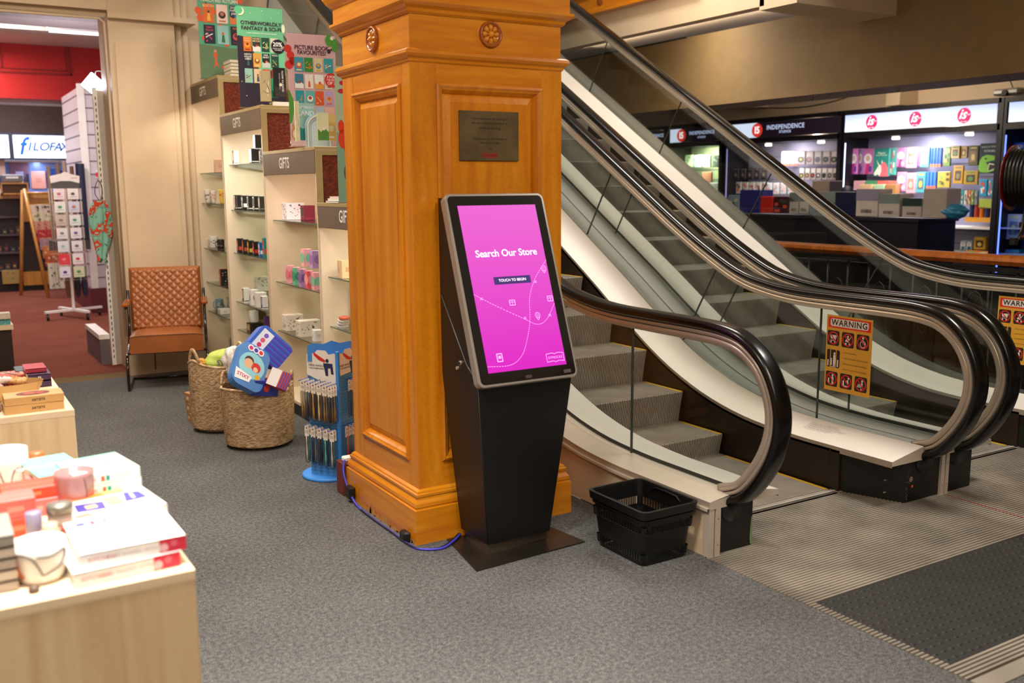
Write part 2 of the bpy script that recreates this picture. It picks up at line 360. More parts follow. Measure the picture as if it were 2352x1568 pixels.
# landing plates (ribs run across the line of travel) and rubber mat
def ribs(x0, x1, y0, y1, pitch, zt, hh, mat):
    pts = [(y0, -0.1)]; y = y0
    while y < y1-pitch*0.5:
        pts += [(y, zt), (y+pitch*0.52, zt), (y+pitch*0.6, zt-hh), (y+pitch*0.95, zt-hh)]; y += pitch
    pts += [(y1, zt-hh), (y1, -0.1)]
    m = MB(); m.prism(pts, x0, x1, mat, 'x')
    y = y0
    while y < y1-pitch*0.6: m.quad([(x0, y+pitch*.58, zt-hh+.0004), (x1, y+pitch*.58, zt-hh+.0004), (x1, y+pitch*.97, zt-hh+.0004), (x0, y+pitch*.97, zt-hh+.0004)], 'groove_floor'); y += pitch
    return m
M('groove_floor', '#3a352e', .8)
worn = M('plate_metal', '#a89f92', 0.38, 0.4, var=0.22, vscale=3.2, bump=0.04, bscale=160)
m_ = ribs(2.600, 4.127, 2.245, 3.05, 0.0175, 0.004, 0.005, worn)
m_.box((2.86, 3.05, -0.1), (3.86, 3.105, 0.006), 'step_metal'); m_.box((2.86, 3.075, 0.006), (3.86, 3.08, 0.009), 'white_metal')
tag(m_.build('floor'), kind='structure')
m_ = ribs(4.133, 5.72, 2.245, 3.05, 0.0175, 0.004, 0.005, worn)
m_.box((4.38, 3.05, -0.1), (5.36, 3.105, 0.006), 'step_metal'); m_.box((4.38, 3.075, 0.006), (5.36, 3.08, 0.009), 'white_metal')
tag(m_.build('floor'), kind='structure')
m_ = MB(); m_.box((4.127, 1.56, -0.1), (4.133, 2.76, 0.0045), M('#8a2f20', rough=0.6)); struct('trim_6', m_)
m_ = ribs(2.600, 5.72, 1.62, 1.705, 0.0175, 0.004, 0.005, worn); m_.box((2.6, 1.545, -0.1), (5.72, 1.608, 0.004), worn); struct('trim_7', m_)
m_ = ribs(2.600, 2.638, 1.705, 2.245, 0.0175, 0.004, 0.005, worn); struct('trim_8', m_)
mt = MB(); rub = M('mat_rubber', '#242120', 0.55, var=0.15, vscale=9)
mt.box((2.638, 1.705, -0.1), (5.72, 2.245, 0.001), rub)
nx = 74
for j in range(13):
    for i in range(nx):
        x = 2.662 + i*0.0415; y = 1.732 + j*0.041
        if x > 5.70: continue
        vs = []
        for k in range(8):
            a = PI*k/4; vs.append((x+0.012*math.cos(a), y+0.012*math.sin(a), 0.001))
        for k in range(8):
            a = PI*k/4; vs.append((x+0.008*math.cos(a), y+0.008*math.sin(a), 0.0045))
        mt.add(vs, [tuple(range(8, 16))]+[(k, (k+1) % 8, 8+(k+1) % 8, 8+k) for k in range(8)], rub)
tag(mt.build('entrance_mat'), 'dark rubber mat with raised studs set in the floor before the escalators', 'mat')

# ================================================================== escalators
NOSE = lambda y: 0.305 + 0.588*(y-4.19)
YT = 10.95
_deck = catmull([(2.76, 0.24), (3.1, 0.24), (3.4, 0.243), (3.72, 0.268), (4.05, 0.34), (4.4, 0.475), (4.75, 0.67), (5.1, 0.885), (5.5, 1.12), (5.9, NOSE(5.9)+0.045)], 4) + [(YT, NOSE(YT)+0.045)]
_rail = catmull([(2.815, 0.185), (2.75, 0.205), (2.675, 0.245), (2.60, 0.325), (2.535, 0.43), (2.50, 0.54), (2.50, 0.65), (2.54, 0.76), (2.61, 0.85), (2.71, 0.915), (2.83, 0.943), (3.0, 0.950), (3.3, 0.950), (3.58, 0.953), (3.80, 0.975), (4.02, 1.025), (4.3, 1.150), (4.6, 1.310), (5.0, 1.543), (5.6, 1.893)], 4) + [(YT, 0.95+0.588*(YT-4.0))]
def normals(path):
    out = []
    for i in range(len(path)):
        a = path[max(i-1, 0)]; b = path[min(i+1, len(path)-1)]; dy, dz = b[0]-a[0], b[1]-a[1]; L = math.hypot(dy, dz)
        out.append((-dz/L, dy/L))
    return out
_rn = normals(_rail); _dn = normals(_deck)
def off(path, nn, d): return [(p[0]+n[0]*d, p[1]+n[1]*d) for p, n in zip(path, nn)]
def sweep(mb, path, nn, X, sec, mat, smooth=True, caps=True):
    """sec: closed list of (dx, dn)"""
    k = len(sec); vs = [(X+s[0], p[0]+n[0]*s[1], p[1]+n[1]*s[1]) for p, n in zip(path, nn) for s in sec]
    fs = [(i*k+j, (i+1)*k+j, (i+1)*k+(j+1) % k, i*k+(j+1) % k) for i in range(len(path)-1) for j in range(k)]
    if caps: fs += [tuple(range(k)), tuple(range((len(path)-1)*k+k-1, (len(path)-1)*k-1, -1))]
    return mb.add(vs, fs, mat, smooth)
def deck_at(y, d=0.0):
    for a, b in zip(_deck[:-1], _deck[1:]):
        if a[0] <= y <= b[0]: return a[1]+(b[1]-a[1])*(y-a[0])/(b[0]-a[0])+d
    return _deck[0][1]+d
def inner_at(y):
    pts = [q for q in off(_rail, _rn, -0.088)]; best = None
    for a, b in zip(pts[:-1], pts[1:]):
        if a[0] <= y <= b[0] and b[1] > 0.6: best = a[1]+(b[1]-a[1])*(y-a[0])/(b[0]-a[0])
    return best if best is not None else pts[-1][1]
def glass_poly(ya_b, ya_t, yb_b, yb_t, newel=False):
    """outline (y,z) of one glass pane from joint a to joint b"""
    n = 7; low = [(ya_b+(yb_b-ya_b)*i/n) for i in range(n+1)]; top = [(ya_t+(yb_t-ya_t)*i/n) for i in range(n+1)]
    L = [(y, deck_at(y, 0.02)) for y in low]; T = [(y, inner_at(y)+0.006) for y in top]
    if newel:
        c = [q for q, p in zip(off(_rail, _rn, -0.082), _rail) if q[1] > 0.27 and q[0] < 3.0 and p[0] < 3.0]
        c = [q for q in c if q[0] < yb_b-0.1]
        return [(2.86, deck_at(2.9, 0.0))] + [(y, deck_at(y, 0.0)) for y in (3.0, 3.2, yb_b)] + [(yb_t, inner_at(yb_t)+0.006)] + [(3.2, inner_at(3.2)+0.006)] + c[::-1]
    return L + T[::-1]
def balustrade(root, X, side, inner, outer_x, out_mat, clad=None):
    """side=+1: steps lie towards +x. inner = x of skirt, outer_x = x of the outer deck edge"""
    m = MB(); sweep(m, _rail, _rn, X, [(-0.030, -0.040), (-0.041, -0.030), (-0.043, -0.015), (-0.034, -0.003), (-0.018, 0.0), (0.018, 0.0), (0.034, -0.003), (0.043, -0.015), (0.041, -0.030), (0.030, -0.040)], 'rubber')
    m.lathe([(0.0, 0), (0.052, 0), (0.058, 0.02), (0.052, 0.04), (0.036, 0.045)], 'black_plastic', (X, 2.762, 0.185), 20, 'y')
    m.T = None; m.build('handrail', root, True)
    m = MB()
    sweep(m, _rail, _rn, X, [(-0.016, -0.03), (0.016, -0.03), (0.016, -0.045), (-0.016, -0.045)], 'dark_gap')
    sweep(m, _rail, _rn, X, [(-0.026, -0.044), (0.026, -0.044), (0.026, -0.060), (-0.026, -0.060)], 'satin')
    sweep(m, _rail, _rn, X, [(-0.019, -0.060), (0.019, -0.060), (0.019, -0.064), (-0.019, -0.064)], 'dark_gap')
    sweep(m, _rail, _rn, X, [(-0.022, -0.064), (0.022, -0.064), (0.017, -0.094), (-0.017, -0.094)], 'satin')
    m.build('handrail_guide', root, True)
    joints = [(2.9, 2.9), (3.43, 3.43), (4.50, 4.22)]
    while joints[-1][0]+1.03 < YT: joints.append((joints[-1][0]+1.03, joints[-1][1]+1.03))
    for i, (a, b) in enumerate(zip(joints[:-1], joints[1:])):
        g = MB(); g.prism(glass_poly(a[0]+0.003, a[1]+0.003, b[0]-0.003, b[1]-0.003, i == 0), X-0.005, X+0.005, 'glass')
        g.build('glass_panel', root, True)
        if b[1] < YT-0.9:
            g = MB(); ya, za = b[0], deck_at(b[0], 0.02); yb, zb = b[1], inner_at(b[1])
            g.add([(X-0.006, ya-.0025, za), (X-0.006, ya+.0025, za), (X-0.006, yb+.0025, zb), (X-0.006, yb-.0025, zb), (X+0.006, ya-.0025, za), (X+0.006, ya+.0025, za), (X+0.006, yb+.0025, zb), (X+0.006, yb-.0025, zb)],
                  [(0,3,2,1), (4,5,6,7), (0,1,5,4), (1,2,6,5), (2,3,7,6), (3,0,4,7)], M('joint', '#3a413a', 0.4)); g.build('glass_joint', root, True)
    # inner deck (skirt to glass)
    s = side; gx = X+s*0.03
    m = MB(); k0 = -0.012; k1 = 0.03
    def dk(x, d): return [(x, p[0]+n[0]*d, p[1]+n[1]*d) for p, n in zip(_deck, _dn)]
    A = dk(inner, k0); B = dk(gx, k1); n = len(A)
    m.add(A+B, [(i, i+1, n+i+1, n+i) for i in range(n-1)], 'white_metal', True)
    A2 = dk(inner, k0-0.03); m.add(A2+A, [(i, i+1, n+i+1, n+i) for i in range(n-1)], 'satin', True)
    B1 = dk(gx, k1); B2 = dk(gx, 0.0); m.add(B1+B2, [(i, i+1, n+i+1, n+i) for i in range(n-1)], 'dark_gap', True)
    m.build('inner_deck', root, True)
    # outer deck
    m = MB(); ox = outer_x; C = dk(X+s*0.03, 0.012); D = dk(X-s*0.02, 0.012); E = dk(ox, -0.002); F = dk(ox, -0.028); G = dk(ox-s*0.012, -0.028); H = dk(ox-s*0.012, -0.04); I = dk(ox, -0.04)
    for P, Q, mm in ((C, D, out_mat), (D, E, out_mat), (E, F, 'satin' if clad else out_mat)) + (((F, G, out_mat), (G, H, 'cream_metal'), (H, I, 'dark_gap')) if clad else ()):
        m.add(P+Q, [(i, i+1, n+i+1, n+i) for i in range(n-1)], mm, True)
    m.quad([dk(inner, k0)[0], dk(gx, k1)[0], dk(gx, 0.012)[0], dk(ox, -0.002)[0], dk(ox, -0.035)[0], dk(inner, -0.035)[0]], 'cream_metal')
    m.build('outer_deck', root, True)
    # skirt panel
    m = MB(); pts = [(3.06, -0.1), (3.06, deck_at(3.06, -0.03))] + [(p[0], p[1]-0.03) for p in _deck if p[0] > 3.07] + [(YT, NOSE(YT)-0.45), (4.6, 0.08), (4.0, -0.1)]
    m.prism(pts, inner, inner-s*0.012, 'skirt'); m.build('skirt_panel', root, True)
    if clad:
        m = MB(); pts = [(2.78, 0.0), (2.78, 0.205)] + [(p[0], p[1]-0.04) for p in _deck if p[0] > 2.8] + [(YT, 0.0)]
        m.prism(pts, ox+0.006, ox+0.02, clad)
        for y in (3.05, 4.1, 5.3): m.box((ox+0.003, y, 0), (ox+0.007, y+0.004, deck_at(y, -0.05)), M('#7d6a52'))
        m.build('side_cladding', root, True)
STEPW = 0.71
def step_mesh(path, W, pitch=0.0118):
    """ribbed surface: path of (y,z) and normals, cleats along the path"""
    nn = normals(path); n = int(W/pitch); hh = 0.0085; m = MB()
    cs = []
    for i in range(n):
        x = i*pitch; cs += [(x, 0.0), (x+pitch*0.44, 0.0), (x+pitch*0.47, hh), (x+pitch*0.97, hh)]
    cs.append((W, 0.0)); k = len(cs)
    vs = [(c[0], p[0]+q[0]*-c[1], p[1]+q[1]*-c[1]) for p, q in zip(path, nn) for c in cs]
    top = []; bot = []
    for i in range(len(path)-1):
        for j in range(k-1):
            f = (i*k+j, i*k+j+1, (i+1)*k+j+1, (i+1)*k+j); (bot if (j % 4) == 2 else top).append(f)
    kk = len(m.v); m.add(vs, top, 'step_metal'); i2 = m.mi('dark_gap')
    i2 = m.mi(M('groove', '#171512', 0.85))
    for f in bot: m.f.append(list(f)); m.m.append(i2); m.sm.append(False)
    return m
_path = [(0.035, -0.205), (0.030, -0.16), (0.022, -0.11), (0.012, -0.06), (0.003, -0.02), (0.0, -0.004), (0.004, 0.0), (0.36, 0.0)]
def escalator(name, label, dx, first):
    root = thing(name, label, 'escalator', (3.355+dx, 3.1, 0))
    L, R = 2.73+dx, 3.98+dx; sl, sr = 3.0+dx, 3.71+dx
    outL = 2.60 if first else 4.131; outR = 4.119 if first else 5.70
    balustrade(root, L, +1, sl-0.012, outL, 'cream_metal' if first else 'grey_metal', 'cream_panel' if first else None)
    balustrade(root, R, -1, sr+0.015, outR, 'grey_metal')
    # steps
    cur = None
    for k in range(-3, 21):
        y = 4.19+0.3367*k; z = 0.305+0.198*k
        if k == -1: z = 0.124
        if k <= -2: z = 0.008
        if k == -3: y = 3.105; 
        if k >= 0 or k == -1:
            if escalator.proto is None: _o = step_mesh(_path, STEPW).build('tmp'); escalator.proto = _o.data; bpy.data.objects.remove(_o)
            me = escalator.proto
            o = bpy.data.objects.new('step', me)
        else:
            if escalator.flat is None: _o = step_mesh([(0, 0), (0.40, 0.0)], STEPW).build('tmp'); escalator.flat = _o.data; bpy.data.objects.remove(_o)
            o = bpy.data.objects.new('step', escalator.flat); y = 3.106 if k == -3 else 3.478
        COL.objects.link(o); o.parent = root; o.location = Vector((sl, y, z))-root.location
        if escalator.yl is None:
            b = MB(); b.box((STEPW-0.022, 0.002, -0.004), (STEPW, 0.34, 0.0015), 'yellow_line')
            escalator.yl = b.build('yellow_line'); q = escalator.yl
        else: q = escalator.yl.copy(); COL.objects.link(q)
        q.parent = o
        # solid core under the tread so nothing shows between the ribs
        if escalator.core is None:
            b = MB(); b.prism([(0.012, -0.012), (0.40, -0.012), (0.40, -0.2), (0.045, -0.2), (0.034, -0.1)], 0.001, STEPW-0.001, 'dark_gap'); escalator.core = b.build('step_body'); q = escalator.core
        else: q = escalator.core.copy(); COL.objects.link(q)
        q.parent = o
    # newel boxes
    def newel(xa, xb, flare_x, right):
        m = MB(); z1 = 0.212
        yb = 3.12
        pts = [(xa, 2.775), (xb, 2.775), (xb if right else flare_x, yb), (flare_x if right else xa, yb)]
        if right: pts = [(xa, 2.775), (xb, 2.775), (xb, yb), (flare_x, yb)]
        m.prism(pts, 0.0, z1, 'black_paint', 'z')
        fr = frame((xa if not right else xb, 2.7745, 0), (1, 0, 0), (0, 0, 1))
        return m, fr
    m, fr = newel(2.645+dx if first else 4.15, 2.855+dx, 3.0+dx, False)
    if first:
        m.box((2.60, 2.762, 0), (2.628, 2.79, 0.21), 'cream_metal'); m.box((2.636, 2.76, 0), (2.662, 2.785, 0.21), 'cream_metal'); m.box((2.61, 2.775, 0), (2.66, 3.1, 0.205), 'dark_gap')
        m.poly(fr, [(0.2, 0.01), (0.21, 0.01), (0.21, 0.13), (0.203, 0.13), (0.197, 0.05)], M('#7f9a72', rough=0.7))
        for v in (0.05, 0.16): m.disc(frame((2.649, 2.7598, v), (1, 0, 0), (0, 0, 1)), 0, 0, 0.003, M('#6c6255'))
    else:
        m.box((4.136, 2.762, 0), (4.160, 2.79, 0.21), 'cream_metal')
        for v in (0.05, 0.16): m.disc(frame((4.148, 2.7615, v), (1, 0, 0), (0, 0, 1)), 0, 0, 0.003, M('#6c6255'))
    m.build('newel_base', root, True)
    m, fr = newel(3.854+dx, 4.105 if first else 5.66, 3.722+dx, True)
    if first:
        m.box((4.102, 2.762, 0), (4.126, 2.79, 0.21), 'cream_metal')
        for v in (0.05, 0.16): m.disc(frame((4.114, 2.7615, v), (1, 0, 0), (0, 0, 1)), 0, 0, 0.003, M('#6c6255'))
        f2 = frame((3.854, 2.7745, 0), (1, 0, 0), (0, 0, 1))
        m.disc(f2, 0.035, 0.115, 0.013, 'satin', 0.001); m.disc(f2, 0.035, 0.115, 0.009, M('#4c453e'), 0.0014); m.disc(f2, 0.035, 0.115, 0.006, 'satin', 0.0018)
        m.disc(f2, 0.044, 0.08, 0.007, M('#d2481a', emit=0.25), 0.003)
        gp = M('#5d6b60', rough=0.8); rr = random.Random(4)
        for i in range(26):
            u = rr.uniform(0.0, 0.022)*(1 if i % 2 else .6); v = rr.uniform(0.002, 0.16)
            m.poly(f2, [(u, v), (u+rr.uniform(.002, .007), v+.002), (u+.004, v+rr.uniform(.004, .012)), (u-.0, v+.006)], gp, 0.0008)
    m.build('newel_base', root, True)
    if first:
        for (y, z) in ((2.86, .17), (2.86, .1), (2.86, .04)):
            m = MB(); m.cyl((3.83, y, z), 0.004, -0.02, 'satin', 'x', 8); m.build('screw', root, True)
    # comb plate teeth
    m = MB()
    for i in range(76): x = sl+0.004+i*0.0092; m.prism([(3.085, 0.0), (3.085, 0.006), (3.125, 0.0)], x, x+0.0035, 'satin')
    m.box((sl, 3.05, -0.1), (sr, 3.09, 0.007), 'steel')
    m.build('comb_plate', root, True)
    return root
escalator.proto = escalator.flat = escalator.yl = escalator.core = None
escA = escalator('escalator', 'escalator nearest the oak column, its handrail curling down behind the black shopping basket', 0.0, True)
escB = escalator('escalator', 'escalator farther right, beside the wooden balcony rail, with its sticker cut by the frame edge', 1.50, False)

def warning_sign(root, X):
    """yellow sticker on the outside of the glass, faces -x; about 0.28 x 0.40"""
    fr = frame((X-0.0065, 3.385, 0.435), (0, -1, 0), (0, 0, 1)); Wd, Hd = 0.285, 0.395
    b = MB(); ye = M('sign_yellow', '#d29a2b', 0.5); rd = M('sign_red', '#d8220f', 0.5); wh = M('#ddd3cb', rough=0.5); bk = M('#1d1310', rough=0.5)
    b.prism([(fr(0, 0)[1], fr(0, 0)[2]), (fr(Wd, 0)[1], fr(0, 0)[2]), (fr(Wd, 0)[1], fr(0, Hd)[2]), (fr(0, 0)[1], fr(0, Hd)[2])], X-0.0065, X-0.0055, ye)
    b.r(fr, .010, Hd-.065, Wd-.010, Hd-.010, rd, .0003); b.rrect(fr, .024, Hd-.057, Wd-.024, Hd-.017, .012, wh, .0006)
    b.text(fr, 'WARNING', Wd/2, Hd-.038, .043, bk, .0009, bold=0.02, space=1.12)
    b.line(fr, [(.006, .006), (Wd-.006, .006), (Wd-.006, Hd-.006), (.006, Hd-.006), (.006, .006)], .0015, M('#e0aa3e'), .0003)
    wt = wh
    def cell(u, v, kind):
        b.rrect(fr, u, v, u+.076, v+.078, .009, bk, .0003); c = (u+.038, v+.039)
        if kind == 0:
            b.poly(fr, [(c[0]-.02, c[1]+.014), (c[0]+.018, c[1]+.016), (c[0]+.012, c[1]-.006), (c[0]-.016, c[1]-.004)], wt, .0005); b.line(fr, [(c[0]+.024, c[1]+.02), (c[0]+.012, c[1]-.012), (c[0]-.018, c[1]-.012)], .003, wt, .0005)
            b.disc(fr, c[0]-.014, c[1]-.02, .0045, wt); b.disc(fr, c[0]+.01, c[1]-.02, .0045, wt)
        elif kind == 1:
            b.disc(fr, c[0], c[1]+.017, .006, wt); b.poly(fr, [(c[0]-.005, c[1]+.010), (c[0]+.009, c[1]+.008), (c[0]+.008, c[1]-.012), (c[0]-.018, c[1]-.008), (c[0]-.012, c[1]-.0)], wt)
            b.line(fr, [(c[0]+.004, c[1]-.006), (c[0]+.020, c[1]+.020)], .003, wt); b.disc(fr, c[0]-.012, c[1]-.02, .006, wt); b.disc(fr, c[0]+.012, c[1]-.02, .006, wt)
        elif kind == 2:
            b.disc(fr, c[0]+.001, c[1]+.022, .006, wt); b.line(fr, [(c[0], c[1]+.014), (c[0]+.001, c[1]-.004), (c[0]+.014, c[1]-.006), (c[0]+.018, c[1]-.020)], .006, wt); b.disc(fr, c[0]+.001, c[1]-.010, .018, wt, rin=.8)
        elif kind == 3:
            b.disc(fr, c[0]+.006, c[1]+.020, .006, wt); b.poly(fr, [(c[0]+.0, c[1]+.013), (c[0]+.012, c[1]+.013), (c[0]+.014, c[1]-.008), (c[0]+.012, c[1]-.026), (c[0]+.002, c[1]-.026)], wt); b.poly(fr, [(c[0]-.022, c[1]+.002), (c[0]-.015, c[1]+.004), (c[0]-.012, c[1]-.024), (c[0]-.022, c[1]-.022)], wt); b.r(fr, c[0]-.018, c[1]-.03, c[0]+.014, c[1]-.026, wt)
        elif kind == 4:
            b.disc(fr, c[0]+.016, c[1]+.018, .006, wt); b.poly(fr, [(c[0]+.004, c[1]+.006), (c[0]+.014, c[1]+.012), (c[0]+.018, c[1]-.01), (c[0]+.008, c[1]-.014)], wt); b.poly(fr, [(c[0]-.020, c[1]+.004), (c[0]-.012, c[1]+.004), (c[0]-.010, c[1]-.022), (c[0]-.020, c[1]-.022)], wt); b.r(fr, c[0]-.016, c[1]-.028, c[0]+.016, c[1]-.022, wt)
        else:
            b.disc(fr, c[0]+.008, c[1]+.018, .006, wt); b.poly(fr, [(c[0]+.004, c[1]+.010), (c[0]+.012, c[1]+.010), (c[0]+.012, c[1]-.012), (c[0]-.002, c[1]-.012)], wt)
            for q in range(3): b.disc(fr, c[0]-.018+q*.009, c[1]-.012, .005, wt, ru=.003); b.disc(fr, c[0]-.014+q*.009, c[1]-.003, .005, wt, ru=.003)
            b.disc(fr, c[0]+.004, c[1]-.024, .004, wt)
        b.disc(fr, c[0], c[1], .034, rd, .0008, rin=.82); b.line(fr, [(c[0]-.022, c[1]+.024), (c[0]+.022, c[1]-.024)], .006, rd, .0008)
    for i in range(3): cell(.008+i*.092, Hd-.158, i); cell(.008+i*.092, .022, 3+i)
    b.rrect(fr, .010, .122, .092, .215, .008, bk, .0003); b.r(fr, .030, .122, .035, .215, ye, .0005); b.r(fr, .066, .122, .071, .215, ye, .0005)
    b.disc(fr, .058, .196, .006, wt); b.poly(fr, [(.052, .189), (.064, .189), (.066, .158), (.062, .128), (.052, .128), (.050, .160)], wt); b.disc(fr, .038, .165, .005, wt); b.poly(fr, [(.034, .159), (.043, .159), (.043, .132), (.034, .132)], wt)
    b.r(fr, .014, .128, .022, .160, wt); b.r(fr, .076, .128, .084, .165, wt); b.r(fr, .036, .124, .064, .127, wt)
    tx = M('#5a3d14')
    for k, t in enumerate(('HOLD HANDRAIL', 'STAND BETWEEN YELLOW LINES', 'CHILDREN MUST BE SUPERVISED', 'DO NOT LEAN OVER HANDRAIL')):
        b.text(fr, '. '+t, .108, .208-k*.029, .0102, tx, .0006, 'LEFT')
    o = b.build('warning_sticker', root, True); o['label'] = 'yellow and red warning sticker'
warning_sign(escA, 3.98); warning_sign(escB, 5.48)
# small printed notice on the deck of the first escalator
b = MB(); fr = frame((3.775, 3.40, deck_at(3.4, 0.002)), (0.08, -0.9, 0), (0.94, 0.09, 0.17))
for k, t in enumerate(('HOLD ON TO HANDRAIL', 'KEEP FEET AWAY FROM SIDES', 'CHILDREN MUST BE HELD BY ADULT', 'NO PRAMS OR TROLLEYS')): b.text(fr, t, 0.03, .11-k*.022, .014, M('#5c5348'), .002, 'LEFT')
b.build('printed_notice', escA, True)
# ================================================================== oak column
def ring_mould(mb, x0, y0, x1, y1, prof, mat):
    """prof: list of (outset, z) swept round a rectangle"""
    def ring(o, z): return [(x0-o, y0-o, z), (x1+o, y0-o, z), (x1+o, y1+o, z), (x0-o, y1+o, z)]
    vs = [p for o, z in prof for p in ring(o, z)]
    fs = [(i*4+j, i*4+(j+1) % 4, (i+1)*4+(j+1) % 4, (i+1)*4+j) for i in range(len(prof)-1) for j in range(4)]
    return mb.add(vs, fs, mat)
def frame_mould(mb, fr, u0, v0, u1, v1, prof, mat):
    """picture-frame profile [(inset, depth)] going inwards from the rectangle"""
    def ring(i, d): return [fr(u0+i, v0+i, d), fr(u1-i, v0+i, d), fr(u1-i, v1-i, d), fr(u0+i, v1-i, d)]
    vs = [p for i, d in prof for p in ring(i, d)]
    fs = [(i*4+j, i*4+(j+1) % 4, (i+1)*4+(j+1) % 4, (i+1)*4+j) for i in range(len(prof)-1) for j in range(4)]
    k = 4*(len(prof)-1); fs.append((k, k+1, k+2, k+3))
    return mb.add(vs, fs, mat)
PX0, PX1, PY0, PY1 = 1.695, 2.42, 3.56, 4.27
col = thing('column', 'square varnished oak column with raised panels, carved rosettes and a stepped base', 'column', (2.055, 3.91, 0))
m = MB(); m.box((PX0+.03, PY0+.03, 0.1), (PX1-.03, PY1-.03, 3.6), 'oak_dark'); m.build('core', col, True)
m = MB(); sw = 0.118
for a, b in (((PX0, PY0), (PX0+sw, PY0+.03)), ((PX0, PY0+.03), (PX0+.03, PY0+.09)), ((PX1-.105, PY0), (PX1, PY0+.03)), ((PX1-.03, PY0+.03), (PX1, PY0+.09)), ((PX0, PY1-.12), (PX0+.03, PY1)), ((PX1-.03, PY1-.12), (PX1, PY1)), ((PX0+.03, PY1-.03), (PX0+sw, PY1)), ((PX1-.105, PY1-.03), (PX1-.03, PY1))):
    m.box((a[0], a[1], 0.2), (b[0], b[1], 2.0), 'oak')
m.build('stile', col, True)
m = MB()
for z0, z1 in ((0.2, 0.345), (1.905, 2.0)):
    m.box((PX0+sw, PY0+.0008, z0), (PX1-.105, PY0+.03, z1), 'oak_cross'); m.box((PX0+.0008, PY0+.09, z0), (PX0+.03, PY1-.12, z1), 'oak_cross')
    m.box((PX1-.03, PY0+.09, z0), (PX1-.0008, PY1-.12, z1), 'oak_cross'); m.box((PX0+sw, PY1-.03, z0), (PX1-.105, PY1-.0008, z1), 'oak_cross')
m.build('rail', col, True)
prof1 = [(-0.004, 0.0), (-0.004, 0.008), (0.006, 0.012), (0.014, 0.006), (0.020, 0.004), (0.028, -0.006), (0.034, -0.016), (0.036, -0.024)]
prof2 = [(0.0, -0.022), (0.002, -0.020), (0.034, -0.007), (0.036, -0.004), (0.040, -0.004)]
for fr, uw in ((frame((PX0+sw, PY0, 0), (1, 0, 0), (0, 0, 1)), PX1-.105-PX0-sw), (frame((PX0, PY1-.12, 0), (0, -1, 0), (0, 0, 1)), PY1-.12-PY0-.09),
               (frame((PX1, PY0+.09, 0), (0, 1, 0), (0, 0, 1)), PY1-.12-PY0-.09), (frame((PX1-.105, PY1, 0), (-1, 0, 0), (0, 0, 1)), PX1-.105-PX0-sw)):
    m = MB(); frame_mould(m, fr, 0, .345, uw, 1.905, prof1, 'oak'); m.build('panel_moulding', col, True)
    m = MB(); frame_mould(m, fr, .032, .377, uw-.032, 1.873, prof2, 'oak'); m.build('panel', col, True)
m = MB(); ring_mould(m, PX0, PY0, PX1, PY1, [(0.0, 1.985), (0.006, 1.99), (0.008, 2.0), (0.020, 2.008), (0.026, 2.018), (0.024, 2.03), (0.014, 2.036), (0.004, 2.04)], 'oak_cross'); m.build('moulding', col, True)
m = MB(); m.box((PX0+.003, PY0+.003, 2.0), (PX1-.003, PY1-.003, 2.2), 'oak_cross'); m.build('frieze', col, True)
m = MB(); ring_mould(m, PX0, PY0, PX1, PY1, [(0.0, 2.17), (0.010, 2.178), (0.014, 2.19), (0.030, 2.20), (0.040, 2.212), (0.040, 2.222), (0.026, 2.224), (0.026, 2.29), (0.036, 2.295), (0.050, 2.31), (0.062, 2.33), (0.066, 2.35), (0.066, 2.50), (0.09, 2.54), (0.10, 2.60), (0.10, 3.6)], 'oak_cross'); m.build('cornice', col, True)
m = MB(); ring_mould(m, PX0, PY0, PX1, PY1, [(0.035, 0.0), (0.035, 0.150), (0.026, 0.153), (0.026, 0.158), (0.030, 0.162), (0.028, 0.176), (0.018, 0.190), (0.016, 0.200), (0.020, 0.203), (0.020, 0.213), (0.014, 0.217), (0.012, 0.224), (0.0, 0.232)], 'oak_cross'); m.build('base', col, True)
def rosette(fr, uc, vc):
    m = MB(); R = 0.053
    def pt(r, a, d): return fr(uc+r*math.cos(a), vc+r*math.sin(a), d)
    prof = [(R, 0.0), (R, .010), (.94*R, .016), (.84*R, .016), (.78*R, .010), (.70*R, .006), (.3*R, .006)]
    sg = 40; vs = [pt(r, 2*PI*j/sg, d) for r, d in prof for j in range(sg)]
    fs = [(i*sg+j, i*sg+(j+1) % sg, (i+1)*sg+(j+1) % sg, (i+1)*sg+j) for i in range(len(prof)-1) for j in range(sg)]; fs.append(tuple(len(vs)-sg+j for j in range(sg)))
    m.add(vs, fs, 'oak_dark', True)
    for k in range(8):   # petals
        a0 = 2*PI*k/8; vs = []
        for i in range(5):
            for j in range(5):
                rr = R*(0.24+0.5*i/4); aa = a0 + (j/4-.5)*0.72*(0.55+0.5*math.sin(PI*i/4)); d = .006+.012*math.sin(PI*(0.15+0.75*i/4))*(1-abs(j/2-1)**2*.8)
                vs.append(pt(rr, aa, d))
        m.add(vs, [(i*5+j, i*5+j+1, (i+1)*5+j+1, (i+1)*5+j) for i in range(4) for j in range(4)], 'oak', True)
    vs = [pt(0.26*R*math.cos(t), 2*PI*j/16, .010+.014*math.sin(t)) for t in (0, .5, 1.0, 1.4) for j in range(16)]
    m.add(vs, [(i*16+j, i*16+(j+1) % 16, (i+1)*16+(j+1) % 16, (i+1)*16+j) for i in range(3) for j in range(16)]+[tuple(48+j for j in range(16))], 'oak', True)
    m.build('rosette', col, True)
rosette(frame((2.066, PY0+.003, 2.115), (1, 0, 0), (0, 0, 1)), 0, 0); rosette(frame((PX0+.003, 3.91, 2.115), (0, -1, 0), (0, 0, 1)), 0, 0)
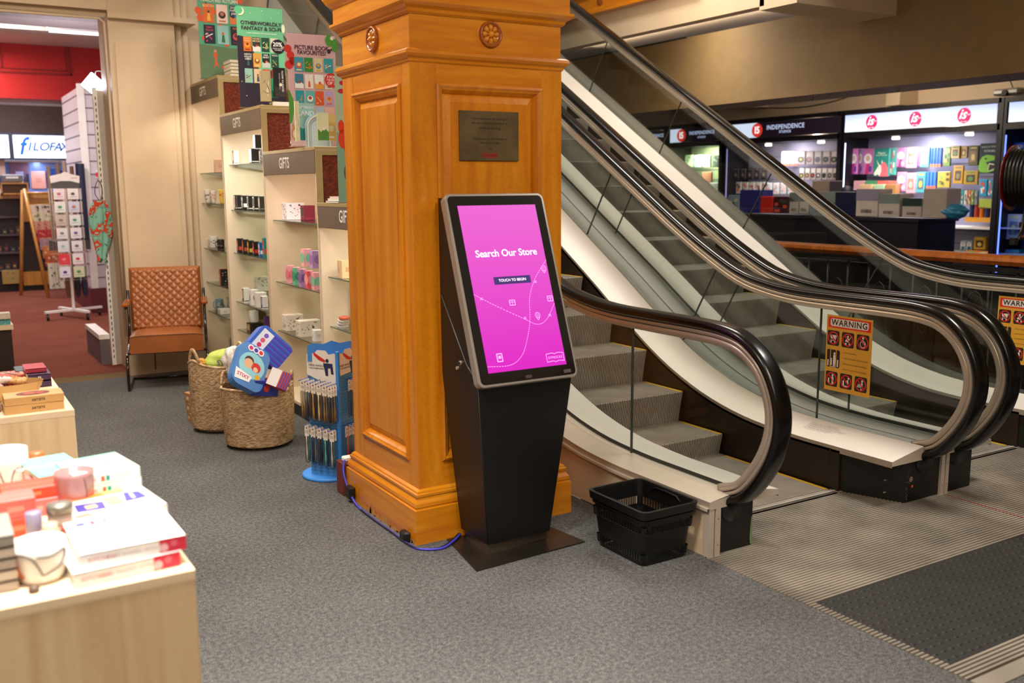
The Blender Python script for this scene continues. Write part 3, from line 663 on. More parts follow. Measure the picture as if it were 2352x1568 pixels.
# worn patches on the plinth
m = MB(); fr = frame((PX0-.0352, PY1, 0), (0, -1, 0), (0, 0, 1)); wr = M('worn_wood', '#b98a52', 0.8); rr = random.Random(3)
for i in range(26):
    u = rr.uniform(.1, .72); h = rr.uniform(.004, .022) if i % 3 else rr.uniform(.02, .05); w_ = rr.uniform(.01, .04)
    m.poly(fr, [(u, .0), (u+w_, .0), (u+w_*.8, h*.6), (u+w_*.5, h), (u+w_*.1, h*.5)], wr, .0008)
m.build('worn_patch', col, True)

pl = thing('plaque', 'dark bronze commemorative plaque with a red emblem fixed to the oak column', 'plaque', (2.056, 3.578, 1.603))
m = MB(); m.bbox((1.913, 3.555, 1.603), (2.199, 3.5638, 1.806), M('bronze', '#6a5a3c', 0.42, 0.35, var=0.2, vscale=10, bump=.1, bscale=60), .002)
m.build('plate', pl, True)
m = MB(); fr = frame((2.056, 3.5548, 1.603), (1, 0, 0), (0, 0, 1)); tx = M('#2a2114', rough=0.6)
for t, v, sz in (('Commemorating the opening of', .172, .013), ('this store and the restoration of', .154, .013), ('Dymocks Building', .134, .014), ('by', .112, .009), ('The Honourable the Premier of', .090, .013), ('New South Wales', .074, .013), ('1990', .050, .009)): m.text(fr, t, 0, v, sz, tx)
m.r(fr, -.038, .012, .038, .032, M('#8e2a1c', rough=.5)); m.text(fr, 'DYMOCKS', 0, .022, .014, M('#5c1a10'), .001)
m.build('lettering', pl, True)

# ================================================================== touch-screen kiosk
ki = thing('touch_kiosk', 'black floor-standing touch-screen kiosk with glowing magenta screen in front of the oak column', 'kiosk', (2.02, 3.36, 0))
kb = M('kiosk_black', '#0f0d0d', 0.42); ps = M('plate_steel', '#4a433c', 0.32, 0.8, var=.1)
m = MB(); m.prism([(1.74, 3.147), (2.285, 3.177), (2.245, 3.52), (1.80, 3.515)], 0.0, 0.006, ps, 'z'); m.build('base_plate', ki, True)
m = MB(); m.prism([(1.857, 3.268), (2.163, 3.290), (2.15, 3.49), (1.875, 3.485)], 0.006, 0.052, M('#8a7f72', rough=.3, metal=.85), 'z'); m.build('plinth', ki, True)
def loft(mb, secs, mat, smooth=False):
    k = len(secs[0]); vs = [p for s in secs for p in s]
    fs = [(i*k+j, i*k+(j+1) % k, (i+1)*k+(j+1) % k, (i+1)*k+j) for i in range(len(secs)-1) for j in range(k)]
    fs += [tuple(range(k-1, -1, -1)), tuple((len(secs)-1)*k+j for j in range(k))]
    return mb.add(vs, fs, mat, smooth)
m = MB()
def sec(z, xl, xr, yf, yb, b=.006): return [(xl+b, yf, z), (xr-b, yf+.0, z), (xr, yf+b, z), (xr, yb, z), (xl, yb, z), (xl, yf+b, z)]
loft(m, [sec(.050, 1.856, 2.165, 3.262, 3.488), sec(.42, 1.822, 2.208, 3.232, 3.505), sec(.735, 1.793, 2.246, 3.215, 3.515), sec(1.10, 1.793, 2.246, 3.345, 3.522), sec(1.452, 1.793, 2.246, 3.478, 3.524)], kb)
m.build('body', ki, True)
# tilted screen head
P0 = Vector((2.0195, 3.188, 0.722)); P1 = Vector((2.0195, 3.462, 1.468)); upv = (P1-P0).normalized(); HS = (P1-P0).length; WS = 0.470
fr = frame(P0, (1, 0, 0), upv)
def slab(mb, w, h0, h1, d0, d1, rad, mat, cx=0):
    def ring(d, e):
        out = []
        for qx, qy, a0 in ((w/2-rad, h1-rad, 0), (-w/2+rad, h1-rad, 90), (-w/2+rad, h0+rad, 180), (w/2-rad, h0+rad, 270)):
            for k in range(7): a = math.radians(a0+15*k); out.append(fr(cx+qx+(rad-e)*math.cos(a), qy+(rad-e)*math.sin(a), d))
        return out
    return loft(mb, [ring(d0, 0), ring(d1-.003, 0), ring(d1, .003)], mat, False)
m = MB(); slab(m, WS, 0, HS, -.034, .004, .028, M('kiosk_rim', '#b3aaa0', .3, .6)); m.build('screen_frame', ki, True)
m = MB(); slab(m, WS-.018, .009, HS-.009, .0, .0052, .021, 'screenglass'); m.build('screen_bezel', ki, True)
m = MB(); pk = bpy.data.materials.new('screen_pink'); pk.use_nodes = True; nt = pk.node_tree; n = nt.nodes; bs = n['Principled BSDF']
bs.inputs['Base Color'].default_value = (0.02, 0.0, 0.02, 1); bs.inputs['Roughness'].default_value = 0.35; bs.inputs['Specular IOR Level'].default_value = 0.12; bs.inputs['Emission Strength'].default_value = 0.92
tc = n.new('ShaderNodeTexCoord'); sx = n.new('ShaderNodeSeparateXYZ'); nt.links.new(tc.outputs['Object'], sx.inputs[0])
mr = n.new('ShaderNodeMapRange'); mr.inputs[1].default_value = .78; mr.inputs[2].default_value = 1.42; nt.links.new(sx.outputs[2], mr.inputs[0])
rp = n.new('ShaderNodeValToRGB'); rp.color_ramp.elements[0].color = lin('#e92ecd'); rp.color_ramp.elements[1].color = lin('#f86ddb'); nt.links.new(mr.outputs[0], rp.inputs[0]); nt.links.new(rp.outputs[0], bs.inputs['Emission Color'])
S0, S1, SW = .055, HS-.052, .185
m.r(fr, -SW, S0, SW, S1, pk, .0058)
wt = M('screen_white', '#f7e6ff', emit=.95); lv = M('screen_lilac', '#f79ce9', emit=.9); nv = M('screen_navy', '#2c1a5a', emit=.9)
m.text(fr, 'Search Our Store', .002, .538, .0415, wt, .0064, bold=.018, space=.98)
m.r(fr, -.082, .408, .092, .440, nv, .0062); m.text(fr, 'TOUCH TO BEGIN', .005, .424, .0155, wt, .0068, bold=.012)
ph = catmull([(-SW, .375), (-.10, .325), (.02, .262), (.08, .232), (.13, .248), (SW, .315)], 10)
pq = catmull([(SW, .50), (.115, .425), (.07, .345), (.05, .25), (.018, .17), (-.02, .11), (-.08, .078), (-SW, .082)], 10)
for pth in (ph, pq):
    for a, b in zip(pth[:-1], pth[1:]): m.line(fr, [a, (a[0]+(b[0]-a[0])*.62, a[1]+(b[1]-a[1])*.62)], .0022, lv, .0064)
for u, v in ((-.155, .355), (.112, .41), (.03, .262), (.15, .265)): m.line(fr, [(u-.006, v-.005), (u+.006, v+.005)], .002, lv, .0066); m.line(fr, [(u-.006, v+.005), (u+.006, v-.005)], .002, lv, .0066)
for u, v in ((.165, .46), (.092, .265)): m.disc(fr, u, v+.005, .012, lv, .0064, rin=.8); m.disc(fr, u, v+.005, .005, lv, .0064, rin=.7); m.line(fr, [(u-.009, v-.003), (u, v-.016), (u+.009, v-.003)], .002, lv, .0064)
for u, v in ((-.016, .33), (.168, .335)): m.rrect(fr, u-.014, v-.012, u+.014, v+.012, .003, lv, .0062); m.rrect(fr, u-.011, v-.009, u+.011, v+.009, .003, pk, .0064); m.line(fr, [(u-.011, v+.002), (u+.011, v+.002)], .002, lv, .0066); m.line(fr, [(u, v-.009), (u, v+.009)], .002, lv, .0066)
m.rrect(fr, -.135, .095, -.108, .13, .003, lv, .0062); m.rrect(fr, -.131, .099, -.112, .126, .003, pk, .0064); m.r(fr, -.127, .108, -.116, .12, lv, .0066)
m.line(fr, [(.095, .072), (.095, .105), (.125, .108), (.137, .103), (.149, .108), (.178, .105), (.178, .072), (.149, .075), (.137, .070), (.125, .075), (.095, .072)], .0022, lv, .0064); m.text(fr, 'DYMOCKS', .1365, .0885, .0145, lv, .0066)
m.build('screen', ki, True)
m = MB(); m.tube([(1.7915, 3.51, 1.06), (1.7915, 3.30, .80), (1.795, 3.215, .735)], .0022, M('#6d6864', rough=.35, metal=.6), 6); m.tube([(1.794, 3.215, .735), (1.857, 3.262, .05)], .0012, M('#2a2626'), 6); m.build('seam', ki, True)
m = MB(); m.cyl((1.786, 3.35, .80), .009, .008, 'satin', 'x'); m.cyl((1.78, 3.35, .80), .006, .006, 'black_gloss', 'x'); m.cyl((1.786, 3.375, .775), .007, .008, 'satin', 'x'); m.build('lock', ki, True)
m = MB(); m.r(fr, -.02, .018, .01, .030, M('#4d3f38', rough=.3), .0058); m.r(fr, .165, .02, .20, .034, M('#5b5350', rough=.3), .0058); m.build('label_sticker', ki, True)

# ------------------------------------------------------------------ blue cable, clips, maroon block
cb = thing('cable', 'blue cable running along the column base to the kiosk', 'cable', (1.64, 3.9, 0))
m = MB(); pth = catmull([(1.655, 4.31, .185), (1.640, 4.29, .13), (1.642, 4.24, .06), (1.636, 4.12, .012), (1.632, 3.9, .006), (1.634, 3.70, .006), (1.632, 3.56, .006), (1.652, 3.47, .006), (1.73, 3.43, .006), (1.80, 3.46, .012), (1.868, 3.52, .012)], 6)
m.tube(pth, .0052, M('blue_cable', '#4444c8', .4)); m.build('blue_lead', cb, True)
m = MB(); m.tube([(p[0]-.004, p[1]+.006, p[2]+.003) for p in pth[20:]], .003, 'black_plastic'); m.build('black_lead', cb, True)
for i, (y, z, l) in enumerate(((4.215, .045, 'black tape patch holding the blue cable below the maroon block'), (3.60, .012, 'black tape patch holding the blue cable near the column corner'))):
    t = MB(); t.bbox((1.626, y-.028, max(0.0, z-.03)), (1.6595, y+.028, z+.035), 'black_plastic', .008); tag(t.build('cable_clip'), l, 'clip')
t = thing('block', 'maroon painted block with a white adapter on top, wedged behind the column', 'block', (1.70, 4.35, 0))
m = MB(); m.bbox((1.645, 4.312, 0), (1.80, 4.40, .165), M('maroon', '#6a2a20', .6, bump=.1), .003); m.build('body', t, True)
m = MB(); m.bbox((1.66, 4.33, .165), (1.71, 4.37, .19), 'white', .006); m.build('adapter', t, True)

# ------------------------------------------------------------------ shopping basket
bk = thing('shopping_basket', 'empty black plastic shopping basket on the carpet beside the escalator', 'basket', (2.435, 2.985, 0))
bp_ = M('basket_plastic', '#0d0d0e', .42, bump=.05)
def bsec(t):   # outline half sizes at height fraction t
    return .112+.020*t+.002, .150+.028*t
m = MB(); hz = .232
def ringp(z, dx, dy, r=.028, k=5):
    out = []
    for cx, cy, a0 in ((dx-r, dy-r, 0), (-dx+r, dy-r, 90), (-dx+r, -dy+r, 180), (dx-r, -dy+r, 270)):
        for i in range(k): a = math.radians(a0+90*i/(k-1)); out.append((cx+r*math.cos(a), cy+r*math.sin(a), z))
    return out
def band(z0, z1, o=0.0, th=.003):
    a = bsec(z0/hz); b = bsec(z1/hz); R = [ringp(z0, a[0]+o, a[1]+o), ringp(z1, b[0]+o, b[1]+o), ringp(z1, b[0]+o-th, b[1]+o-th), ringp(z0, a[0]+o-th, a[1]+o-th)]
    n_ = len(R[0]); vs = [p for r_ in R for p in r_]
    m.add(vs, [(i*n_+j, i*n_+(j+1) % n_, ((i+1) % 4)*n_+(j+1) % n_, ((i+1) % 4)*n_+j) for i in range(4) for j in range(n_)], bp_, False)
band(0, .018); band(.05, .135); band(.168, hz)
a = bsec(0); m.box((-a[0]+.02, -a[1]+.02, 0), (a[0]-.02, a[1]-.02, .003), bp_)
for z0, z1 in ((.018, .05), (.135, .168)):      # slotted rows: bars with real gaps
    A = ringp(z0, *bsec(z0/hz)); 
    for side in range(4):
        nb = 16 if side % 2 else 22
        a0, b0 = bsec(z0/hz), bsec(z1/hz)
        for i in range(nb):
            s = -1+2*(i+.5)/nb
            def q(ab, th=0): return ((s*(ab[0]-.026), -(ab[1]-th)) if side == 0 else ((ab[0]-th), s*(ab[1]-.026)) if side == 1 else (s*(ab[0]-.026), (ab[1]-th)) if side == 2 else (-(ab[0]-th), s*(ab[1]-.026)))
            if side % 2 == 0:
                nb2 = nb
            p0, p1 = q(a0, .0015), q(b0, .0015)
            m.tube([(p0[0], p0[1], z0-.002), (p1[0], p1[1], z1+.002)], .0024, bp_, 4, cap=False)
    for sx_ in (-1, 1):
        for sy_ in (-1, 1):
            a0, b0 = bsec(z0/hz), bsec(z1/hz); m.tube([(sx_*(a0[0]-.01), sy_*(a0[1]-.01), z0-.002), (sx_*(b0[0]-.01), sy_*(b0[1]-.01), z1+.002)], .012, bp_, 8, cap=False)
m.build('body', bk)
m = MB(); band(.205, .238, .012, .012); band(.188, .197, .006, .006); m.build('rim', bk)
m = MB(); 
for s in (-1, 1):
    pts = [(s*.128, -.10, .20), (s*.124, -.07, .228), (s*.122, 0, .231), (s*.124, .07, .228), (s*.128, .10, .20)]; m.tube(pts, .004, bp_, 6); m.build('handle', bk); m = MB()
# ================================================================== generic products
PAL = {}
def C_(h, rough=0.5): return M('c_'+h.strip('#')+('' if rough == 0.5 else str(rough)), h, rough)
def prod(kind, label, x, y, z, w, d, h, col, col2=None, col3=None, group=None, cat=None, rz=0.0, text=None, tcol='#ffffff', nm=None, style=0):
    """small merchandise standing at x,y with its base on z; w along x, d along y"""
    rr = random.Random(hash((label, 1)) & 0xffff) if False else random.Random(sum(ord(c) for c in label))
    nm = nm or kind; col2 = col2 or col
    if kind in ('gift_box', 'carton', 'book', 'paper_tag'):
        t = thing(nm, label, cat or {'gift_box': 'box', 'carton': 'box', 'book': 'book'}.get(kind, kind), (x, y, z), rz, group)
        m = MB(); 
        if kind == 'book':
            m.box((-w/2+.002, -d/2+.002, .002), (w/2-.003, d/2-.002, h-.002), C_('#e8e2d4')); m.build('pages', t)
            m = MB(); m.box((-w/2, -d/2, 0), (w/2, d/2, .0022), C_(col)); m.box((-w/2, -d/2, h-.0022), (w/2, d/2, h), C_(col)); m.box((-w/2, -d/2, 0), (w/2, -d/2+.0022, h), C_(col))
            m.build('cover', t)
        else:
            m.bbox((-w/2, -d/2, 0), (w/2, d/2, h), C_(col), min(.002, h*.1)); m.build('body', t)
        m = MB(); F1 = frame((-w/2, -d/2, 0), (1, 0, 0), (0, 0, 1)); F2 = frame((-w/2, d/2, 0), (0, -1, 0), (0, 0, 1)); F3 = frame((-w/2, -d/2, h), (1, 0, 0), (0, 1, 0))
        c2 = C_(col2); c3 = C_(col3 or '#f2efe9')
        if style == 0:
            m.r(F2, d*.15, h*.18, d*.85, h*.88, c2); m.disc(F2, d*.5, h*.55, min(d, h)*.22, c3, .0008); m.r(F1, w*.12, h*.2, w*.88, h*.45, c2); m.r(F2, d*.25, h*.24, d*.75, h*.30, c3, .0008)
        elif style == 1:   # window box
            m.r(F2, d*.10, h*.08, d*.90, h*.94, c2); m.r(F2, d*.2, h*.3, d*.8, h*.85, c3, .0008); m.r(F1, w*.06, h*.1, w*.94, h*.16, c2); m.r(F2, d*.3, h*.12, d*.7, h*.2, C_('#222222'), .0008)
        elif style == 2:   # busy print
            for F, W0 in ((F1, w), (F2, d), (F3, w)):
                HH = h if F is not F3 else d
                for i in range(16):
                    u, v = rr.uniform(.05, .85)*W0, rr.uniform(.05, .88)*HH; s = rr.uniform(.05, .12)*min(W0, HH)
                    (m.disc(F, u+s, v+s*.5, s*.6, c2 if i % 2 else c3, .0006, seg=7) if i % 3 else m.r(F, u, v, u+s*1.2, v+s*.8, c2, .0006))
        elif style == 3:   # colour blob print
            m.r(F2, 0.0, 0, d, h, c2, .0003); m.disc(F2, d*.5, h*.5, h*.3, c3, .0006); m.poly(F1, [(0, 0), (w*.5, 0), (w*.62, h*.5), (w*.4, h), (0, h)], c2); m.disc(F1, w*.72, h*.5, h*.26, c3, .0006)
        elif style == 4:   # plain with small label and seam
            m.r(F1, w*.3, h*.35, w*.7, h*.62, c2); m.r(F3, 0, d*.49, w, d*.51, c3); m.r(F2, d*.2, h*.3, d*.45, h*.6, c2)
        if text: m.text(F1, text, w*.5, h*.5, min(w/(.62*len(text)), h*.5), C_(tcol), .0009)
        m.build('print', t); return t
    if kind in ('mug', 'cup', 'candle_jar', 'bowl', 'glass_mug', 'teapot'):
        t = thing(nm, label, cat or {'candle_jar': 'candle', 'glass_mug': 'mug'}.get(kind, kind), (x, y, z), rz, group); R = w/2
        body = 'clear_plastic' if kind == 'glass_mug' else C_(col, .3)
        m = MB()
        if kind == 'bowl': m.lathe([(0, .004), (R*.5, .002), (R*.72, h*.08), (R*.96, h*.45), (R, h*.8), (R*.99, h), (R*.94, h), (R*.93, h*.75), (R*.85, h*.4), (R*.6, h*.12), (0, h*.1)], body, seg=36)
        elif kind == 'cup': m.lathe([(0, 0), (R*.62, 0), (R*.68, h*.12), (R*.75, h*.18), (R, h*.95), (R, h), (R*.93, h), (R*.7, h*.2), (0, h*.15)], body)
        else: m.lathe([(0, 0), (R*.93, 0), (R, h*.05), (R, h*.97), (R*.97, h), (R*.91, h*.97), (R*.9, h*.1), (0, h*.08)], body)
        m.build('body', t)
        if kind == 'candle_jar': m = MB(); m.lathe([(0, h*.82), (R*.9, h*.82)], C_(col2)); m.build('wax', t)
        if kind in ('mug', 'glass_mug', 'teapot'):
            m = MB(); m.tube([(-R*.95, 0, h*.80), (-R*1.35, 0, h*.82), (-R*1.6, 0, h*.55), (-R*1.35, 0, h*.25), (-R*.95, 0, h*.2)], R*.11, C_(col, .3) if kind != 'glass_mug' else 'clear_plastic', 7); m.build('handle', t)
        if col2 and kind in ('mug', 'cup', 'bowl'):
            m = MB(); sg = 18; k = R*(1.012 if kind != 'cup' else .9); 
            for i in range(9):
                a = rr.uniform(PI*.85, PI*1.9); v = h*rr.uniform(.25, .7); s = h*rr.uniform(.06, .12); k2 = R*1.004 if kind == 'mug' else (R*(.75+.25*(v/h-.18)/.77)+.001 if kind == 'cup' else R*(.78+.3*v/h if v < h*.45 else .99)+.0015)
                pts = [(k2*math.cos(a+j/3*s/R*2), k2*math.sin(a+j/3*s/R*2), v+q) for q in (0,) for j in range(4)] + [(k2*math.cos(a+j/3*s/R*2), k2*math.sin(a+j/3*s/R*2), v+s) for j in (3, 2, 1, 0)]
                m.add(pts, [(0, 1, 6, 7), (1, 2, 5, 6), (2, 3, 4, 5)], C_(col3 or col2) if i % 3 == 0 else C_(col2))
            m.build('print', t)
        return t
    if kind == 'plate_stack':
        t = thing(nm, label, cat or 'coaster', (x, y, z), rz, group); m = MB(); m.lathe([(0, 0), (w/2*.95, 0), (w/2, h*.2), (w/2, h*.8), (w/2*.95, h), (0, h)], C_(col)); m.build('body', t)
        m = MB(); m.lathe([(0, h+.0004), (w/2*.6, h+.0004)], C_(col2)); m.build('print', t); return t
    if kind == 'cone_vase':
        t = thing(nm, label, cat or 'vase', (x, y, z), rz, group); m = MB(); m.lathe([(0, 0), (w/2, 0), (w/2*.7, h*.7), (w/2*.55, h), (w/2*.4, h), (w/2*.4, h*.9), (0, h*.9)], C_(col, .4)); m.build('body', t); return t
def on_shelf(px0, px1, base, z, hpx, dratio=1.0):
    """floor point, size from where an item's foot stands on a shelf at height z"""
    p = onZ((px0+px1)/2, base, z); dist = (p-CAMP).dot(_f); w = (px1-px0)*dist/FPX/(0.96+0.27*dratio)
    return p.x, p.y+w*dratio/2, w, w*dratio, hpx*dist/FPX

# ================================================================== gift shelving bays (fronts face the aisle, -x)
BX = 2.0
bays = []
BD = [(7.57, 8.47, 2.341, 2.187, (1.62, 1.37, .99, .70, .45), 'tallest gift bay, next to the armchair'), (6.53, 7.55, 2.045, 1.89, (1.67, 1.33, 1.0, .62, .40), 'gift bay second from the armchair, with black mug boxes'),
      (5.51, 6.52, 1.735, 1.58, (1.28, .86, .52), 'gift bay third from the armchair, behind the filled seagrass baskets'), (4.50, 5.50, 1.408, 1.264, (.97, .67), 'lowest gift bay, half hidden by the oak column')]
for bi, (y0, y1, zt, zb, sh, nm) in enumerate(BD):
    t = thing('gift_shelving', 'cream '+nm, 'shelving', (BX+.25, (y0+y1)/2, 0)); bays.append(t)
    XB = 2.50
    for nme, ya, yb in (('side_panel', y0, y0+.018), ('side_panel', y1-.018, y1)):
        m = MB(); m.box((BX+.004, ya, .0), (XB, yb, zt-.02), 'bay_white'); m.build(nme, t, True)
    m = MB(); m.box((XB-.012, y0+.018, .1), (XB, y1-.018, zt-.02), M('bay_back', '#d8bb9a', .6)); m.build('back_panel', t, True)
    m = MB(); m.bbox((BX-.004, y0, zt-.022), (XB, y1, zt), 'brass_edge', .002); m.box((BX, y0, zb-.002), (BX+.004, y1, zb+.004), 'brass_edge'); m.build('top_panel', t, True)
    m = MB(); m.box((BX-.002, y0+.004, zb), (BX+.014, y1-.004, zt-.022), 'brown_sign'); hd = m.build('header', t, True)
    m = MB(); fr = frame((BX-.0025, y1-.004, zb), (0, -1, 0), (0, 0, 1)); m.text(fr, 'GIFTS', .44, .068, .096, 'white', bold=.012, sx=.82); m.build('lettering', hd, True)
    # end panel with cork field in a metal edge
    m = MB(); y = y0-.004; ez = zt-.40
    for a, b in (((BX+.0, y-.006, ez), (BX+.04, y+.004, zt-.022)), ((XB-.03, y-.006, ez), (XB, y+.004, zt-.022)), ((BX+.04, y-.006, zt-.05), (XB-.03, y+.004, zt-.022)), ((BX+.04, y-.006, ez), (XB-.03, y+.004, ez+.03))): m.box(a, b, 'brass_edge')
    m.build('end_frame', t, True)
    m = MB(); m.box((BX+.04, y-.001, ez+.03), (XB-.03, y+.004, zt-.05), 'cork'); m.build('cork_panel', t, True)
    for z in sh:
        xs = BX+.045
        m = MB(); m.box((xs, y0+.02, z-.006), (XB-.02, y1-.02, z), 'shelf_glass'); s_ = m.build('glass_shelf', t, True)
        m = MB(); m.box((xs-.0015, y0+.02, z-.006), (xs, y1-.02, z), M('glass_edge', '#4c5a50', .3)); m.build('shelf_edge', t, True)
        for yy in (y0+.03, y1-.045):
            m = MB(); m.prism([(xs+.02, z-.007), (XB-.012, z-.007), (XB-.012, z-.07)], yy, yy+.004, 'grey_metal', 'y'); m.build('bracket', t, True)
    m = MB(); m.box((BX+.02, y0+.018, .0), (BX+.03, y1-.018, .085), 'black_paint'); m.box((BX+.004, y0+.018, .085), (XB-.012, y1-.018, .105), 'bay_white'); m.build('plinth', t, True)
    # slotted upright along the back edge of the far side panel
    m = MB()
    for k in range(int((zt-.3)/.05)): m.box((BX+.42, y1-.0195, .15+k*.05), (BX+.426, y1-.018, .175+k*.05), 'dark_gap')
    m.build('slot_strip', t, True)
    # lamp strip behind the header
    m = MB(); m.box((BX+.03, y0+.12, zb+.02), (BX+.07, y1-.12, zb+.04), M('tube_glow', '#fff3df', emit=6)); m.build('lamp', t, True)
    area('bay_lamp', (BX+.10, (y0+y1)/2, zb+.03), .05, (4.0, 9.5, 4.2, 5.5)[bi], ((1, .9, .72), (1, .97, .9), (1, .80, .66), (1, .95, .85))[bi], sizey=.8, aim=(.35, 0, -1))
m = MB(); m.tube([(1.985, 8.485, .1), (1.985, 8.485, 2.2)], .009, 'brass_edge')
for k in range(42): m.cyl((1.972, 8.485, .12+k*.05), .006, .01, 'dark_gap', 'x', 6)
m.build('hook_rail', bays[0], True)

# ------------------------------------------------------------------ merchandise in the bays
S = on_shelf
def P(kind, px0, px1, base, z, hpx, label, *c, dr=1.0, **k):
    x, y, w, d, h = S(px0, px1, base, z, hpx, dr)
    if kind in ('gift_box', 'carton', 'mug', 'cup', 'candle_jar', 'glass_mug', 'teapot', 'cone_vase', 'plate_stack'): x = max(x, BX+.06+w/2)
    if kind != 'book' and z > .1:
        b = BD[0 if px0 < 527 else 1 if px0 < 622 else 2 if px0 < 745 else 3]; y = min(max(y, b[0]+.022+d/2), b[1]-.022-d/2); x = min(x, 2.485-w/2)
    return prod(kind, label, x, y, z, w, d, h, *c, **k)
SB1, SB2, SB3, SB4 = [b[4] for b in BD]
P('gift_box', 468, 492, 396, SB1[0], 30, 'pale pink teapot box on the top glass shelf of the tallest bay', '#dcb89f', '#c9a48a', style=4)
P('teapot', 482, 499, 394, SB1[0], 24, 'taupe ceramic teapot in front of a pink box on the top glass shelf', '#9c8472', '#9c8472')
P('gift_box', 499, 513, 394, SB1[0], 33, 'brown pink box beside the taupe teapot', '#b98a70', '#a3745c', style=4)
P('cup', 463, 483, 466, SB1[1], 30, 'white stacking cup with a small grey letter, leftmost on the second shelf', '#e4ddd4', '#6b6865')
P('cup', 483, 499, 467, SB1[1], 29, 'plain white stacking cup with a faint pink mark, middle of the second shelf', '#e6dcd2', '#d9a890')
P('cup', 496, 514, 468, SB1[1], 32, 'yellow and orange flowered cup on the second shelf', '#e9c24e', '#e0702c', '#b7492a')
P('mug', 475, 500, 568, SB1[2], 26, 'black and white patterned mug on the third shelf of the tallest bay', '#e0dcd4', '#1f1d1b', '#2f2b28')
P('mug', 503, 518, 550, SB1[2], 14, 'pale teal mug behind the patterned mugs', '#9db7b2', '#6c8f8c')
P('mug', 500, 520, 572, SB1[2], 22, 'dark flowered mug next to the black and white mug', '#2b2622', '#6c5238', '#a98c62')
P('gift_box', 492, 511, 656, SB1[3], 38, 'salmon pink mug box on the fourth shelf', '#e08a74', '#c9705c', '#f0b5a2', style=0)
P('gift_box', 507, 524, 656, SB1[3], 38, 'black mug box with big white letters on the fourth shelf', '#141414', '#f0efe9', '#141414', style=2)
P('mug', 496, 518, 713, SB1[4], 26, 'blue landscape mug on a white box, lowest glass shelf of the tallest bay', '#6f93a0', '#33546a', '#c9b68e')
P('gift_box', 494, 524, 722, SB1[4], 12, 'flat white gift box under the blue landscape mug', '#e3dcd6', '#c7bcb4', style=4)
P('gift_box', 518, 528, 708, SB1[4], 28, 'narrow grey gift box behind the blue landscape mug', '#b6a99a', '#8d8378', style=1)
P('glass_mug', 520, 530, 795, .105, 22, 'clear glass mug on the base of the tallest bay', '#dfe8e6')
# bay 2
P('gift_box', 531, 546, 379, SB2[0], 33, 'white and grey patterned mug box alone at the far end of the top shelf', '#d9d5cf', '#8f8a86', '#e9e7e2', style=1)
P('gift_box', 553, 575, 375, SB2[0], 34, 'black mug box with a pale blue window, top shelf of the mug box bay', '#1b1a1b', '#dfe7ea', '#8fb3c0', style=1)
P('gift_box', 577, 604, 373, SB2[0], 32, 'black mug box with white script on its side, top shelf of the mug box bay', '#1b1a1b', '#dde6ea', '#6d8fa5', style=2)
P('gift_box', 585, 603, 346, SB2[0]+.09, 36, 'black mug box stacked on top of two others', '#1d1c1d', '#dce4ea', '#7fa4bf', style=1)
w6 = [('#1a1919', '#ece9e4', '#b9b4ae', 'white circles'), ('#1a1919', '#d8b9bc', '#b33a46', 'a pink print'), ('#151b19', '#e9ece8', '#1c6b5a', 'green number tiles'), ('#1a1919', '#e4e1da', '#8a8680', 'grey lettering'), ('#1a1919', '#f0ede8', '#3d3a38', 'a narrow white label'), ('#3a332e', '#8c8078', '#cfc4b4', 'a brown horseshoe print')]
for i, (a, b, c, l) in enumerate(w6):
    P('gift_box', 531+i*13, 548+i*13, 481+i*.6, SB2[1], 33, 'black mug box with '+l+' in the row on the second shelf', a, b, c, style=1 if i != 2 else 0, group='black mug boxes on the second shelf')
P('gift_box', 586, 604, 541+2, SB2[2]+.08, 28, 'grey mauve gift box standing on the coloured boxes', '#a89a92', '#8f8078', '#b7aaa2', style=4)
w7 = [('#161515', '#c44a34', '#d9a45c', 'a red and gold print'), ('#161515', '#b5503c', '#c9925a', 'a dull red print'), ('#161515', '#d9b34a', '#c0392b', 'a yellow and red print'), ('#161515', '#c22f35', '#d7c9a8', 'a bright red print')]
for i, (a, b, c, l) in enumerate(w7):
    P('gift_box', 538+i*12.5, 554+i*12.5, 581+i*2.4, SB2[2], 33, 'black mug box with '+l+' on the third shelf', a, b, c, style=0, group='black mug boxes on the third shelf')
P('gift_box', 584, 598, 591, SB2[2], 34, 'blue and white gift box with a red top on the third shelf', '#2b5fb0', '#e7edf3', '#d23a3a', style=0)
P('gift_box', 595, 611, 593, SB2[2], 46, 'teal gift box with a red top on the third shelf', '#11857e', '#d23a30', '#5fc0b0', style=0)
P('gift_box', 560, 592, 660, SB2[3]+.075, 32, 'white mug box with grey lettering, on top of the stack on the fourth shelf', '#e8e3da', '#9a8f84', '#c7b28e', style=2)
P('gift_box', 596, 616, 668, SB2[3]+.075, 30, 'light brown box behind the white mug boxes', '#9a7f68', '#7d6450', style=4)
P('gift_box', 549, 566, 696, SB2[3], 34, 'white mug box with a dark edge at the far end of the fourth shelf', '#e9e6df', '#39342f', '#d8c9a4', style=1)
P('gift_box', 563, 584, 702, SB2[3], 36, 'white mug box with a small black bird', '#eeebe5', '#2a2725', '#eeebe5', style=4)
P('gift_box', 582, 610, 706, SB2[3], 34, 'large plain white box on the fourth shelf', '#efece7', '#dcd7cf', style=4)
P('gift_box', 602, 619, 710, SB2[3], 30, 'white box with a navy picture at the near end of the fourth shelf', '#eceae6', '#26315c', '#8ea2c8', style=1)
P('candle_jar', 564, 590, 741, .485, 26, 'white candle tin standing on a black box', '#dcdad5', '#e9e5dc')
P('gift_box', 552, 590, 766, .40, 22, 'black box with cream sides under the candle tin', '#1d1a17', '#8f7a5c', '#cdb28a', style=1)
P('gift_box', 590, 612, 752, .40, 46, 'dark brown box beside the candle tin', '#4a3524', '#7d5f40', '#a9835a', style=0)
